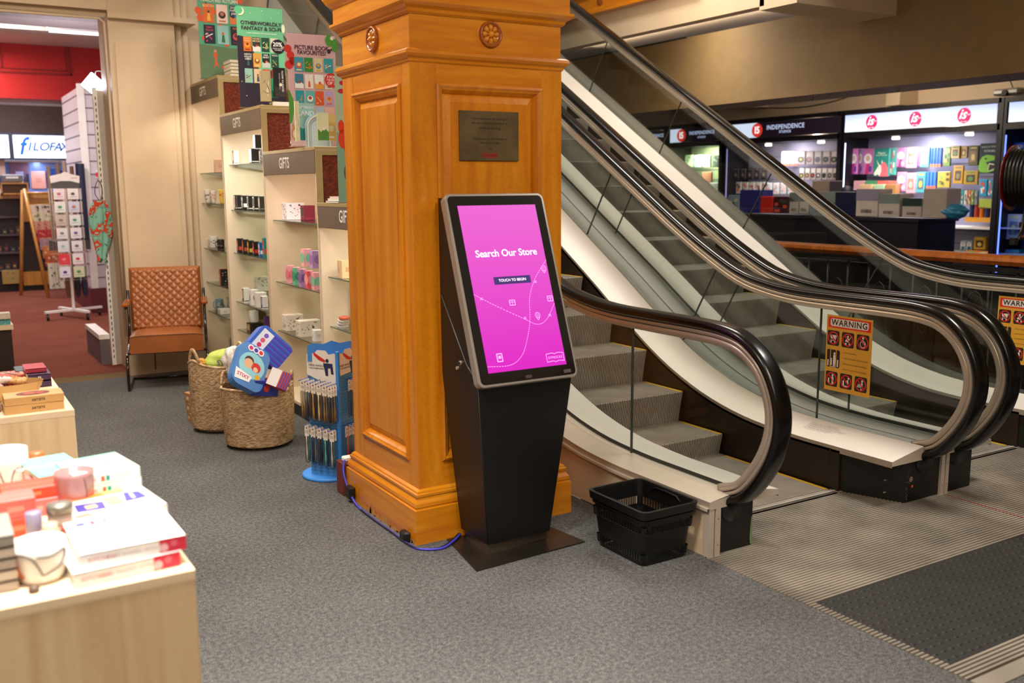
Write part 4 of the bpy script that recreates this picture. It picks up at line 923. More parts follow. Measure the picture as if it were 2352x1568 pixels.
P('gift_box', 609, 622, 768, .40, 42, 'purple and red gift box low in the mug box bay', '#6a3a8a', '#d84058', '#f0c44a', style=2)
# bay 3
P('gift_box', 648, 697, 504, SB3[0], 38, 'white mug box with purple doodles on the top shelf of the third bay', '#eae4ea', '#7a62a8', '#b48cc0', style=2, dr=.8)
P('gift_box', 696, 728, 506, SB3[0], 34, 'maroon window box holding a patterned mug', '#6e1830', '#8d2a40', '#1f3a30', style=1)
P('mug', 706, 724, 504, SB3[0], 26, 'dark green and red patterned mug in the maroon box', '#2c5a48', '#a33a2c', '#d9b25a')
cols = [('#f0a6b4', '#e8798c', 'pink with a rose disc'), ('#6fc09c', '#3f9a74', 'green with leaves'), ('#b08cc4', '#8a62a8', 'lilac with a wreath'), ('#e85f6c', '#f4a0a4', 'coral with a ring'), ('#f2a8b6', '#7cc4a4', 'pink with a green patch')]
for i, (a, b, l) in enumerate(cols):
    P('gift_box', 661+i*14.5, 680+i*14.5, 650+i*4, SB3[1], 40, 'candle box '+l+' in the lower row on the middle shelf', '#f2a3b0' if i != 1 else '#e9a4b0', a, b, style=3, group='pastel candle boxes on the middle shelf')
for i, (a, b, l) in enumerate(((('#f2b2bc'), '#79c8a0', 'pink and green'), ('#b898cc', '#9a70b8', 'lilac'))):
    P('gift_box', 696+i*20, 720+i*20, 612+i*4, SB3[1]+.118, 40, l+' candle box stacked on the lower row', a, a, b, style=3)
P('gift_box', 652, 700, 758, SB3[2], 36, 'white floral mug box at the far end of the bottom shelf', '#e9dfd6', '#b98a6c', '#8d6a58', style=2, dr=.7)
P('gift_box', 705, 740, 738, SB3[2]+.0, 30, 'small white floral box at the back of the bottom shelf', '#e6dcd4', '#b58e7c', '#9a7c6c', style=2)
P('gift_box', 682, 738, 773, SB3[2], 37, 'large white floral box in the middle of the bottom shelf', '#ece4da', '#c9a48c', '#b08a70', style=2, dr=.6)
P('gift_box', 721, 745, 784, SB3[2], 26, 'plain white box at the near end of the bottom shelf', '#eeeae5', '#d9d2ca', style=4)
for i, (a, l) in enumerate((('#b8492e', 'red patterned box on the base behind the baskets'), ('#a8402c', 'second red patterned box behind the baskets'))): P('gift_box', 664+i*24, 700+i*22, 822, .105, 22, l, a, '#7d2418', '#d98a5c', style=2)
P('gift_box', 655, 694, 858, .0, 48, 'green and red dotted gift box beside the seagrass basket', '#8fae96', '#c23a3a', '#dfe6d8', style=2)
# bay 4
P('gift_box', 769, 806, 640, SB4[0], 42, 'kraft hexagonal box on the upper shelf of the lowest bay', '#cfae84', '#b98f62', style=4)
P('cone_vase', 789, 806, 742, SB4[1], 86, 'tall tapering cream vase behind the column edge', '#d9c7a4')
for i in range(4): P('plate_stack', 776, 808, 752-i*6, SB4[1]+i*.0175, 6, ('lowest', 'second', 'third', 'topmost')[i]+' coaster in the pile beside the cream vase', ('#e6e0da', '#d8cfc8', '#e8e2dc', '#d9664c')[i], '#b23a2c', group='coasters piled in the lowest bay')

# ================================================================== posters and books above the bays
def poster(label, X, Y, Z0, w, h, rz, bg, draw, tilt=0.0):
    t = thing('poster', label, 'poster', (X, Y, Z0), rz)
    m = MB(); m.box((0, -.004, 0), (w, 0.002, h), 'clear_plastic'); m.build('acrylic_sheet', t)
    m = MB(); m.box((.004, -.0025, .004), (w-.004, 0.0, h-.004), C_(bg)); m.build('sheet', t)
    m = MB(); m.box((0, -.05, -.0), (w, .05, .004), 'clear_plastic'); m.build('foot', t)
    m = MB(); fr = frame((0, -.0045, 0), (1, 0, 0), (0, 0, 1)); draw(m, fr, w, h); m.build('print', t); return t
def cover(m, fr, u, v, w, h, bg, cs, seed=0, title=None, tc='#ffffff'):
    rr = random.Random(seed*7+3); m.r(fr, u, v, u+w, v+h, C_(bg), .0008)
    k = seed % 4
    if k == 0: m.disc(fr, u+w*.5, v+h*.45, w*.32, C_(cs[0]), .0012); m.disc(fr, u+w*.5, v+h*.5, w*.18, C_(cs[1]), .0016); m.r(fr, u+w*.2, v+h*.08, u+w*.8, v+h*.16, C_(cs[1]), .0012)
    elif k == 1: m.poly(fr, [(u, v), (u+w, v), (u+w, v+h*.3), (u+w*.6, v+h*.45), (u+w*.3, v+h*.3), (u, v+h*.4)], C_(cs[0]), .0012); m.disc(fr, u+w*.55, v+h*.42, w*.14, C_(cs[1]), .0016)
    elif k == 2:
        for i in range(5): m.line(fr, [(u+w*rr.uniform(.1, .9), v+h*rr.uniform(.1, .7)), (u+w*rr.uniform(.1, .9), v+h*rr.uniform(.1, .7))], w*.08, C_(cs[i % 2]), .0012)
    else: m.poly(fr, [(u+w*.35, v+h*.1), (u+w*.68, v+h*.1), (u+w*.6, v+h*.5), (u+w*.42, v+h*.5)], C_(cs[0]), .0012); m.disc(fr, u+w*.5, v+h*.58, w*.11, C_(cs[1]), .0014)
    if title:
        L = title.split('|')
        for i, s in enumerate(L): m.text(fr, s, u+w*.5, v+h*.88-i*h*.16, min(w/(.68*max(3, len(s))), h*.17), C_(tc), .002, bold=.01)
def d_fantasy(m, fr, w, h):
    m.poly(fr, [(0, 0), (w, 0), (w, h*.33), (w*.9, h*.40), (w*.45, h*.36), (w*.32, h*.60), (w*.16, h*.70), (w*.03, h*.71), (0, h*.70)], C_('#2a2233'), .0005)
    m.poly(fr, [(w*.3, h*.38), (w, h*.38), (w, h*.62), (w*.3, h*.62)], C_('#6fc79a'), .0004)
    dk = C_('#3c1430')
    m.text(fr, 'OTHERWORLDLY', w*.52, h*.835, .036, dk, .001, bold=.02); m.text(fr, 'FANTASY & SCI-FI', w*.52, h*.785, .036, dk, .001, bold=.02); m.text(fr, 'OVER 50 BOOKS TO CHOOSE FROM', w*.52, h*.738, .013, C_('#e8f5e6'), .001, bold=.01)
    m.disc(fr, w*.09, h*.945, .028, C_('#e6f0c8'), .0006); m.disc(fr, w*.055, h*.955, .028, C_('#5bbf8a'), .0008); m.disc(fr, w*.99, h*.8, .03, C_('#e6f0c8'), .0006, ru=.012)
    for u, v in ((.3, .93), (.55, .96), (.75, .9), (.9, .95), (.2, .86), (.06, .26), (.15, .12)): m.disc(fr, w*u, h*v, .003, C_('#e9f6dc'), .0006)
    T = [['FOURTH|WING', 'NEVER|MOOR', '', ''], ['NINTH|HOUSE|LEIGH', '', 'HAIL|MARY', 'VIOLIN'], ['', '', '', '']]
    bgs = [['#d8701c', '#3a3436', '#1d4a34', '#d9d6c4'], ['#1d2024', '#d6a04a', '#23262c', '#1f4a38'], ['#8fc0b4', '#d8c49c', '#cf5a48', '#9a3a30']]
    cs = [[('#f0a43c', '#8a2a14'), ('#e6e2da', '#b03a3a'), ('#e6e0cc', '#c9c24a'), ('#8fae9c', '#3a3a3a')], [('#3a5a6a', '#9db4b0'), ('#8a4a24', '#e9d08a'), ('#c9cdc9', '#e0702c'), ('#4a8a6a', '#d9c27a')], [('#5a4a34', '#d98a2c'), ('#3a4a6a', '#a83a2a'), ('#f0e6e0', '#2a2a2a'), ('#e0b04a', '#3a2a2a')]]
    for j in range(3):
        for i in range(4): cover(m, fr, w*(.13+i*.19), h*(.56-j*.155), w*.165, h*.14, bgs[j][i], cs[j][i], i+j*3, T[j][i] or None, '#f2d8a0' if j == 0 else '#f5f5f0')
    m.disc(fr, w*.86, h*.62, .050, C_('#17131a'), .003); m.text(fr, '20%', w*.85, h*.64, .040, C_('#f5f5f0'), .0036, bold=.02); m.text(fr, 'OFF', w*.95, h*.615, .013, C_('#f5f5f0'), .0036, bold=.02)
    m.text(fr, 'WHEN YOU BUY', w*.86, h*.60, .0105, C_('#f5f5f0'), .0036, bold=.01); m.text(fr, '2 OR MORE', w*.86, h*.584, .0105, C_('#f5f5f0'), .0036, bold=.01)
def d_picture(m, fr, w, h):
    dk = C_('#3a1430'); gr = C_('#4f9a3a'); rd = C_('#d8352c')
    m.text(fr, 'PICTURE BOOK', w*.50, h*.875, .036, dk, .001, bold=.018, sx=.86); m.text(fr, 'FAVOURITES!', w*.50, h*.832, .036, dk, .001, bold=.018, sx=.86)
    for q in range(3): m.disc(fr, w*(.02+.05*q), h*(.86-.055*q), .024, rd, .0006)
    m.disc(fr, w*.1, h*.76, .02, rd, .0006); m.disc(fr, w*.03, h*.72, .026, rd, .0006)
    m.disc(fr, w*.86, h*.95, .036, gr, .0006, ru=.024); m.disc(fr, w*.97, h*.91, .04, gr, .0006, ru=.02); m.disc(fr, w*.92, h*.97, .011, C_('#f2e8ea'), .0009)
    m.disc(fr, w*.85, h*.855, .014, C_('#2f2a30'), .0008, ru=.012); m.disc(fr, w*.90, h*.87, .006, C_('#2f2a30'), .0008)
    m.poly(fr, [(0, h*.2), (w*.05, h*.22), (w*.10, h*.33), (w*.09, h*.42), (w*.02, h*.5), (0, h*.5)], gr, .0006)
    m.disc(fr, w*.12, h*.12, .042, C_('#c98a5c'), .0006, ru=.03); m.disc(fr, w*.12, h*.115, .030, C_('#ead9c4'), .0009, ru=.02); m.disc(fr, w*.10, h*.14, .003, C_('#2a2020'), .0012); m.disc(fr, w*.14, h*.14, .003, C_('#2a2020'), .0012)
    m.poly(fr, [(w*.05, h*.17), (w*.06, h*.22), (w*.1, h*.18)], C_('#c98a5c'), .0006); m.poly(fr, [(w*.14, h*.18), (w*.18, h*.22), (w*.19, h*.17)], C_('#c98a5c'), .0006)
    bgs = [['#3a9cb0', '#2f8a3c', '#d9cfa0', '#2fa0a8'], ['#3a7f98', '#ece6da', '#f0efe9', '#e6dcc8'], ['#1f9aa8', '#5fb4b0', '#d9582c', '#b8a0cc'], ['#4f9a3a', '#d9c8a8', '#a8c0d0', '#e0b0a0']]
    cs = [('#e0603c', '#f0e0b0'), ('#f2f2ee', '#b83a2c'), ('#6a8aa0', '#d9a04a'), ('#e9a040', '#d9582c')]
    for j in range(4):
        for i in range(4): cover(m, fr, w*(.14+i*.20), h*(.665-j*.145), w*(.17 if (i+j) % 3 else .185), h*.125, bgs[j][i], cs[(i*3+j) % 4], i*2+j, None)
    m.disc(fr, w*.88, h*.60, .044, rd, .003)
    m.text(fr, '3 FOR', w*.88, h*.628, .022, C_('#f7f0ee'), .0036, bold=.02); m.text(fr, 'THE PRICE', w*.88, h*.602, .013, C_('#f7f0ee'), .0036, bold=.02); m.text(fr, 'OF 2', w*.88, h*.573, .026, C_('#f7f0ee'), .0036, bold=.02)
def d_autumn(m, fr, w, h):
    og = C_('#d9552a'); m.poly(fr, [(0, 0), (w, 0), (w, h*.36), (0, h*.40)], C_('#5f7a58'), .0004)
    m.text(fr, 'MARCH into AUTUMN', w*.50, h*.905, .040, C_('#dfe6d0'), .001, bold=.02, sx=.72)
    for u, v, r in ((.02, .78, .03), (.06, .70, .03), (.5, .60, .03), (.62, .42, .024), (.95, .93, .03), (.45, .78, .03), (.12, .47, .02)): m.disc(fr, w*u, h*v, r, og, .0006, seg=6)
    m.poly(fr, [(w*.16, h*.80), (w*.20, h*.90), (w*.24, h*.80)], C_('#26302c'), .0006)
    C = [('#d9692c', ('#f2b04a', '#2f4a3a'), 'BOOTH', '#f6d9a0'), ('#e9c9bc', ('#2a2020', '#b8705c'), None, ''), ('#1d2a44', ('#e07a3c', '#3a7ab0'), 'DOLLY|PARTON|JAMES', '#e9e6d8'), ('#1f2438', ('#e9e6e0', '#d84a6a'), 'Again,|Rachel', '#d84a6a'), ('#8fc0bc', ('#3a6a3a', '#d9522c'), None, ''), ('#241c30', ('#c8503a', '#5a2a3a'), 'RAIL', '#d9702c')]
    for k, (a, b, t_, tc_) in enumerate(C):
        cover(m, fr, w*(.12+(k % 3)*.30), h*(.65 if k < 3 else .41), w*.25, h*.215, a, b, k+3, t_, tc_ or '#ffffff')
    m.poly(fr, [(w*.30, h*.3), (w*.40, h*.3), (w*.37, h*.22), (w*.42, h*.14), (w*.36, h*.17), (w*.31, h*.13), (w*.34, h*.22)], og, .0006); m.disc(fr, w*.35, h*.325, .012, C_('#c98a6a'), .0008); m.disc(fr, w*.52, h*.14, .014, og, .0006, seg=6); m.disc(fr, w*.6, h*.12, .01, og, .0006, seg=6)
def d_leaf(m, fr, w, h):
    m.r(fr, 0, h*.52, w, h, C_('#a9d0b8'), .0004); m.r(fr, 0, 0, w, h*.52, C_('#7fb8a4'), .0004)
    for u, v, a in ((.06, .94, 1), (.10, .88, -1), (.07, .82, 1)): m.disc(fr, w*u+.01, h*v, .012, C_('#b8384a'), .0006, ru=.02)
    for u, v, r in ((.10, .47, .05), (.08, .56, .035), (.16, .4, .03)): m.disc(fr, w*u, h*v, r, C_('#d9482c'), .0006, ru=r*.5)
    cover(m, fr, w*.18, h*.36, w*.25, h*.25, '#b8382c', ('#e9c9bc', '#e9e0d8'), 2, 'BE', '#f5efe6'); m.disc(fr, w*.15, h*.22, .04, C_('#5a6a6a'), .0006, ru=.018)
poster('green fantasy and sci-fi poster with rows of book covers, on the mug box bay', 2.0, 7.0, 2.06, .335, .70, math.radians(-3), '#78cc9c', d_fantasy)
poster('pink picture book poster with rows of covers, on the third gift bay', 2.02, 6.0, 1.75, .315, .695, math.radians(-4), '#f3c6c8', d_picture)
poster('dark green autumn poster with six book covers, on the tallest gift bay', 1.965, 7.92, 2.345, .345, .66, math.radians(-2), '#5fae88', d_autumn)
poster('mint poster with red leaves on the lowest gift bay, half behind the column', 1.90, 4.9, 1.42, .335, .70, math.radians(-3), '#a9d0b8', d_leaf)

def flat_book(label, x, y, z, w, d, h, col, rz=0, group=None, txt=None): return prod('book', label, x, y, z, w, d, h, col, '#444444', rz=rz, group=group, style=9, text=txt)
ob = ('lowest', 'second', 'third', 'fourth', 'topmost')
for i in range(5): flat_book(ob[i]+' cream book in the pile behind the autumn poster', 2.20+(i % 2)*.004, 7.75, 2.343+i*.026, .15, .20, .0255, '#d9ccb4', group='cream books piled on the tallest bay')
def standing(label, px0, px1, py0, py1, Y, th, col, col2, rz=0.0, txt=None, group=None, nm='book', art=0, title=None, lean=0):
    """upright book: cover faces the camera side (-y)"""
    a = onY(px0, py1, Y); b = onY(px1, py1, Y); c = onY(px0, py0, Y); w = b.x-a.x; h = c.z-a.z
    t = thing(nm, label, 'book', (a.x, Y, a.z), rz, group)
    m = MB(); m.box((.003, .002, .003), (w-.003, th-.002, h-.003), C_('#e6dcc4')); m.build('pages', t)
    m = MB(); m.box((0, 0, 0), (w, .002, h), C_(col)); m.box((0, th-.002, 0), (w, th, h), C_(col)); m.box((0, 0, 0), (.002, th, h), C_(col)); m.build('cover', t)
    m = MB(); fr = frame((0, 0, 0), (1, 0, 0), (0, 0, 1)); cover(m, fr, w*.0, 0, w, h, col, (col2, '#e8e0cc'), art, title)
    if txt:
        f2 = frame((-.0006, th, 0), (0, -1, 0), (0, 0, 1))
    m.build('print', t); return t
t1z = 2.047
standing('cream and gold thick book standing before the fantasy poster', 603, 624, 162, 232, 6.68, .045, '#b8a880', '#8f7f56', art=2)
t = standing('thick black book with a white author name on its spine, above the cork end panel', 632, 657, 155, 222, 6.66, .03, '#1c1a1c', '#3a3436', art=9)
m = MB(); w_ = .05; f2 = frame((t.location.x+.058, 6.6588, t.location.z+.02), (0, 0, 1), (-1, 0, 0)); m.text(f2, 'GEORGE R.R. MARTIN', .085, 0, .018, C_('#f0ece4'), .0005, bold=.01, sx=.8); m.text(frame((t.location.x+.036, 6.6588, t.location.z+.02), (0, 0, 1), (-1, 0, 0)), 'A DANCE WITH DRAGONS', .085, 0, .011, C_('#d9d2c4'), .0005, sx=.8); m.build('spine_title', t, True)
flat_book('white book lying under the thick black book', 2.215, 6.70, t1z, .16, .12, .035, '#efeae4')
flat_book('thin cream box lying under the cream and gold book', 2.125, 6.78, t1z, .10, .12, .018, '#d9cdb0')
standing('green book behind the thick black book', 625, 640, 180, 224, 6.78, .02, '#2fae7a', '#1c6a4a', art=1)
t2z = 1.737
standing('pale teal beach picture book, leaning before the picture book poster', 686, 724, 236, 322, 5.78, .012, '#9cc8c0', '#2f8a8a', title='SOMEBODY|LAND', art=1)
standing('cream striped picture book at the front left of the picture book poster', 681, 690, 232, 325, 5.70, .02, '#e0d8b0', '#b8b088', art=2)
standing('cream paperback with a green field cover', 731, 756, 258, 322, 5.62, .012, '#d8d6b0', '#4f8a3a', art=1)
standing('yellow toned picture book between the green field paperback and the column', 752, 772, 262, 322, 5.68, .012, '#d8b56a', '#e9d8a8', art=0)
t = thing('picture_book', 'pale blue arch-shaped picture book behind the green field paperback', 'book', (2.115, 5.74, t2z))
m = MB()
def arch(r0, r1, y, mat):
    p = [(r1*math.cos(PI*k/14), .12+r1*math.sin(PI*k/14)) for k in range(15)]; q = [(r0*math.cos(PI*k/14), .12+r0*math.sin(PI*k/14)) for k in range(14, -1, -1)]
    m.prism([(r1, 0)]+p+[(-r1, 0), (-r0, 0)]+q+[(r0, 0)], y, y+.008, mat, 'y')
arch(.052, .085, 0, C_('#a8c4d4')); m.build('page_arch', t); m = MB(); arch(.066, .074, -.004, C_('#e6e2cc')); m.build('page_stripe', t); m = MB(); m.box((-.052, .004, 0), (.052, .01, .16), C_('#c2d4d9')); m.build('back_page', t)
for i in range(5): flat_book(ob[i]+' dark green book in the pile beside the cork panel', 2.26, 5.64, t2z+i*.012, .10, .10, .0115, '#26382c', group='dark green books on the third bay')
for i in range(3): flat_book(('lowest', 'middle', 'topmost')[i]+' magazine lying on the lowest gift bay', 2.07+.012*i, 5.25, 1.41+i*.012, .15, .2, .0115, ('#d9d2cc', '#efece8', '#c9a8a0')[i], group='magazines on the lowest gift bay')
# ================================================================== armchair
ch = thing('armchair', 'tan quilted leather armchair with black tube sled frame and wooden armrests', 'chair', (1.545, 7.70, 0), math.radians(-13))
m = MB()
def seatf(u, v):
    x = (u-.5)*.52; y = -.29+v*.53; e = min(u, 1-u, v*1.0, .5)*2
    b = .012*(1-(2*u-1)**8)+.020*(1-(2*v-1)**2)*(1-(2*u-1)**2)
    q = 0
    if .05 < v < .95 and .04 < u < .96:
        a1 = abs(math.sin((x+y)*PI/.075)); a2 = abs(math.sin((x-y)*PI/.075)); q = .006*(min(a1, a2)**.5)
    z = .405-.02*v+b+q
    return (x, y, z)
m.grid(seatf, 60, 60, 'tan_leather')
k = 60
front = [seatf(i/k, 0) for i in range(k+1)]; 
def wall(pts, zb, inset=0):
    n_ = len(pts); vs = [tuple(p) for p in pts]+[(p[0]*(1-inset), p[1], p[2]-(p[2]-zb)*.5) for p in pts]+[(p[0], p[1]+.004, zb) for p in pts]
    m.add(vs, [(r_*n_+i, r_*n_+i+1, (r_+1)*n_+i+1, (r_+1)*n_+i) for r_ in (0, 1) for i in range(n_-1)], 'tan_leather', True)
wall(front, .285); wall([seatf(0, i/k) for i in range(k+1)], .285); wall([seatf(1, i/k) for i in range(k+1)], .285); wall([seatf(i/k, 1) for i in range(k+1)], .285)
m.box((-.258, -.286, .284), (.258, .24, .29), 'tan_leather'); m.tube([p for p in front], .0035, C_('#6e3c18'))
m.build('seat', ch)
m = MB(); tl = math.radians(12)
def backf(u, v, sgn=1):
    x = (u-.5)*.54; h = v*.50
    rnd = 0 if v < .9 else (v-.9)/.1
    q = 0
    if .03 < v < .97 and .03 < u < .97:
        a1 = abs(math.sin((x+h)*PI/.062)); a2 = abs(math.sin((x-h)*PI/.062)); q = .011*(min(a1, a2)**.55)
    e = min(u, 1-u)*20; e2 = min(v, 1-v)*20; t = .03*min(1, min(e, e2))**.5 + q
    return (x, .225+h*math.sin(tl)-t, .39+h*math.cos(tl)+.0)
m.grid(backf, 100, 96, 'tan_leather')
def backb(u, v):
    x = (u-.5)*.54; h = v*.50; e = min(1, min(min(u, 1-u)*20, min(v, 1-v)*20))**.5
    return (x, .225+h*math.sin(tl)+.03*e, .39+h*math.cos(tl))
m.grid(backb, 20, 20, 'tan_leather'); m.build('backrest', ch)
for s in (-1, 1):
    m = MB(); X = s*.285
    pts = catmull([(X, .30, .70), (X, .26, .60), (X*1.0, .21, .44), (X, .06, .30), (X, -.14, .27), (X, -.24, .26), (X, -.285, .20), (X, -.30, .10), (X, -.27, .016), (X, -.20, .014), (X, 0, .014), (X, .18, .014)], 5); m.tube(pts, .0115, 'black_gloss'); m.build('leg', ch)
    m = MB(); m.tube([(X, .27, .62), (X, .02, .615), (X, -.06, .60)], .010, 'black_gloss'); m.build('arm_tube', ch)
    m = MB(); m.bbox((X-.024, -.10, .612), (X+.024, .24, .640), 'oak_dark', .008); m.build('armrest', ch)
m = MB(); m.tube([(-.285, .18, .014), (.285, .18, .014)], .0115, 'black_gloss'); m.build('crossbar', ch)
m = MB(); m.tube([(-.285, -.20, .275), (.285, -.20, .275)], .010, 'black_gloss'); m.build('seat_rail', ch)

# ================================================================== seagrass baskets with toys
gm = bpy.data.materials.new('seagrass'); gm.use_nodes = True; nt = gm.node_tree; n = nt.nodes; bs = n['Principled BSDF']; bs.inputs['Roughness'].default_value = .85
tc = n.new('ShaderNodeTexCoord'); mp = n.new('ShaderNodeMapping'); mp.inputs['Scale'].default_value = (34, 34, 130); nt.links.new(tc.outputs['Object'], mp.inputs[0])
no = n.new('ShaderNodeTexNoise'); no.inputs['Scale'].default_value = 1.0; no.inputs['Detail'].default_value = 3; nt.links.new(mp.outputs[0], no.inputs[0])
rp = n.new('ShaderNodeValToRGB'); rp.color_ramp.elements[0].position = .3; rp.color_ramp.elements[1].position = .7; rp.color_ramp.elements[0].color = lin('#94714e'); rp.color_ramp.elements[1].color = lin('#ecd6b0'); e = rp.color_ramp.elements.new(.5); e.color = lin('#c9a67c')
nt.links.new(no.outputs[0], rp.inputs[0]); nt.links.new(rp.outputs[0], bs.inputs['Base Color']); MATS['seagrass'] = gm
def seagrass(label, x, y, R, H, rz, taper, handles):
    t = thing('seagrass_basket', label, 'basket', (x, y, 0), rz)
    nu, nv = 150, 84
    def prof(v): return R*(taper+(1-taper)*min(1, v*1.1)**.6)*(1-.06*max(0, v-.75))*(1-.25*max(0, .06-v)/.06)
    def outer(u, v):
        a = 2*PI*u; row = int(v*42); w_ = .0035*abs(math.sin(v*42*PI)) + .0028*math.sin(u*2*PI*48+row*PI)*abs(math.sin(v*42*PI))
        r = prof(v)+w_; sq = 1+.03*math.cos(2*a)
        dz = .012*math.sin(2*a+1)*v
        for ha in handles: 
            da = math.atan2(math.sin(a-ha), math.cos(a-ha)); dz += .022*math.exp(-(da/.30)**2)*max(0, v-.7)/.3
        return (r*sq*math.cos(a), r*math.sin(a)/sq, .002+v*H+dz)
    m = MB(); m.grid(outer, nu, nv, 'seagrass')
    def inner(u, v): p = outer(u, 1-v*.5); k_ = .93; return (p[0]*k_, p[1]*k_, p[2])
    m.grid(inner, 60, 6, 'seagrass'); m.build('body', t)
    m = MB(); m.tube([tuple(Vector(outer(i/80, 1))*1.0) for i in range(80)], .008, 'seagrass', closed=True); m.build('rim', t)
    for ha in handles:
        m = MB(); pts = []
        for k in range(15):
            q = (k/14-.5)*.62; p = outer(((ha+q) % (2*PI))/(2*PI), 1); pts.append((p[0], p[1], p[2]+.060*math.cos(q/.62*PI)))
        for off_ in (0, .010): m.tube([(p[0], p[1], p[2]+off_) for p in pts], .0075, 'seagrass')
        m.build('handle', t)
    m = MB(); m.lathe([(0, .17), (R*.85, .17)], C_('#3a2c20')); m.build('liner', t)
    return t
bk1 = seagrass('round seagrass basket in front, heaped with toy packs, beside the blue toothbrush stand', 1.595, 5.52, .205, .345, .2, .90, (math.radians(-40), math.radians(130)))
bk2 = seagrass('narrower seagrass basket behind, holding a lime green bag', 1.495, 6.02, .168, .42, 0, .95, (math.radians(200), math.radians(20)))
def slabthing(nm, label, cat, px, py, dist, size, rot, col, draw=None, rnd=0.0, body2=None):
    """a pack held up at depth dist along the pixel's ray; size (w, t, h); rot euler degrees"""
    d = ray(px, py); p = CAMP + d*dist
    t = thing(nm, label, cat, p); t.rotation_euler = [math.radians(a) for a in rot]
    w, th, h = size; m = MB()
    if rnd: m.prism([(x_, z_) for x_, z_ in [((w/2-rnd)*cx+rnd*math.cos(a), (h/2-rnd)*cz+rnd*math.sin(a)) for cx, cz, a0 in ((1, 1, 0), (-1, 1, 90), (-1, -1, 180), (1, -1, 270)) for a in [math.radians(a0+18*k) for k in range(6)]]], -th/2, th/2, C_(col), 'y')
    else: m.bbox((-w/2, -th/2, -h/2), (w/2, th/2, h/2), C_(col), .004)
    m.build('body', t)
    if draw: m = MB(); draw(m, frame((0, -th/2-.0006, 0), (1, 0, 0), (0, 0, 1)), w, h); m.build('print', t)
    return t
def d_toy(m, fr, w, h):
    m.disc(fr, 0, h*.02, h*.30, C_('#8fd0e0'), ru=w*.42); m.disc(fr, -w*.12, h*.04, .030, C_('#e0b090'), .0009); m.disc(fr, -w*.12, h*.10, .030, C_('#4a2a20'), .0008); m.disc(fr, w*.14, h*.02, .030, C_('#c9302c'), .0009); m.disc(fr, w*.14, -h*.03, .016, C_('#e8bfa0'), .0012)
    for i, c in enumerate(('#c72a7c', '#3a3ab0', '#d82a44')): m.disc(fr, -w*.18+i*w*.17, h*.40, .020, C_('#f4f1f4'), .0011); m.disc(fr, -w*.18+i*w*.17, h*.40, .013, C_(c), .0014)
    m.poly(fr, [(-w*.46, -h*.16), (w*.1, -h*.22), (w*.05, -h*.36), (-w*.42, -h*.40)], C_('#eef0f2'), .0009); m.text(fr, 'STIXY', -w*.18, -h*.28, .030, C_('#c72a5c'), .0014, bold=.02); m.disc(fr, w*.26, -h*.18, .018, C_('#d8b13a'), .0014)
def d_ball(m, fr, w, h):
    for i in range(6): m.r(fr, -w*.5+i*w/6, -h*.5, -w*.5+(i+.55)*w/6, h*.1, C_('#4a3ab8'), .0008)
    m.poly(fr, [(-w*.38, h*.1), (w*.38, h*.1), (w*.38, h*.42), (-w*.38, h*.42)], C_('#dfe8f4'), .0009)
    for i, c in enumerate(('#d82a64', '#e0507c', '#7a5ad0')): m.disc(fr, -w*.2+i*w*.2, h*.26, .014, C_(c), .0012)
slabthing('toy_pack', 'rounded blue toy blister pack with two children on it, front of the heap', 'toy', 572, 845, 5.42, (.20, .05, .27), (-28, 34, 6), '#4f86c8', d_toy, rnd=.05)
slabthing('toy_pack', 'blue and purple striped cylindrical toy pack on top of the heap', 'toy', 615, 798, 5.62, (.165, .11, .23), (-15, -42, 10), '#2f62c8', d_ball, rnd=.03)
slabthing('toy_pack', 'white and red striped toy box leaning at the right of the basket', 'toy', 640, 872, 5.46, (.12, .08, .10), (-20, 25, -20), '#c23a2c', lambda m, fr, w, h: [m.r(fr, -w*.5, -h*.5, 0, h*.5, C_('#efeae6'))]+[m.r(fr, w*(.06+.12*i), -h*.5, w*(.12+.12*i), h*.5, C_('#5a3a9a'), .0008) for i in range(4)])
slabthing('toy_pack', 'dark blue toy box low in the heap', 'toy', 605, 890, 5.47, (.16, .07, .09), (0, 10, 14), '#23389a', lambda m, fr, w, h: m.disc(fr, 0, 0, .02, C_('#c9302c')))
def crumple(nm, label, cat, x, y, z, sx, sy, sz, mat, seed=1, amp=.22):
    t = thing(nm, label, cat, (x, y, z)); rr = random.Random(seed); ph_ = [rr.uniform(0, 6) for _ in range(8)]
    def f(u, v):
        a = 2*PI*u; b = PI*v; k = 1+amp*(math.sin(5*a+ph_[0]+3*b)*.5+math.sin(9*b+ph_[1]+2*a)*.35+math.sin(13*a+ph_[2])*.25*math.sin(b))
        return (sx*k*math.sin(b)*math.cos(a), sy*k*math.sin(b)*math.sin(a), sz*(1-math.cos(b))*.5*(.9+.1*k)*2)
    m = MB(); m.grid(f, 36, 24, mat); m.build('body', t); return t
cl = M('crinkle_film', '#d8d4cf', .15, var=.2, vscale=30)
crumple('plastic_bag', 'clear crumpled plastic packaging at the back of the toy heap', 'bag', 1.575, 5.66, .29, .10, .06, .145, cl, 3)
crumple('plastic_bag', 'second clear wrapped bundle between the two seagrass baskets', 'bag', 1.56, 5.86, .36, .07, .06, .09, cl, 8)
t = crumple('product_bag', 'lime green bag with purple lettering in the narrower seagrass basket', 'bag', 1.53, 5.97, .34, .125, .07, .085, C_('#b9cf5a'), 5, .12)
m = MB(); m.text(frame((-.03, -.083, .10), (1, 0, 0), (0, .3, 1)), 'STIX', 0, 0, .04, C_('#4a2a7a'), .001, bold=.02); m.build('print', t)
crumple('product_bag', 'orange and brown paper edge sticking out at the left of the narrower basket', 'bag', 1.395, 6.0, .40, .03, .05, .03, C_('#c98a2c'), 9, .2)
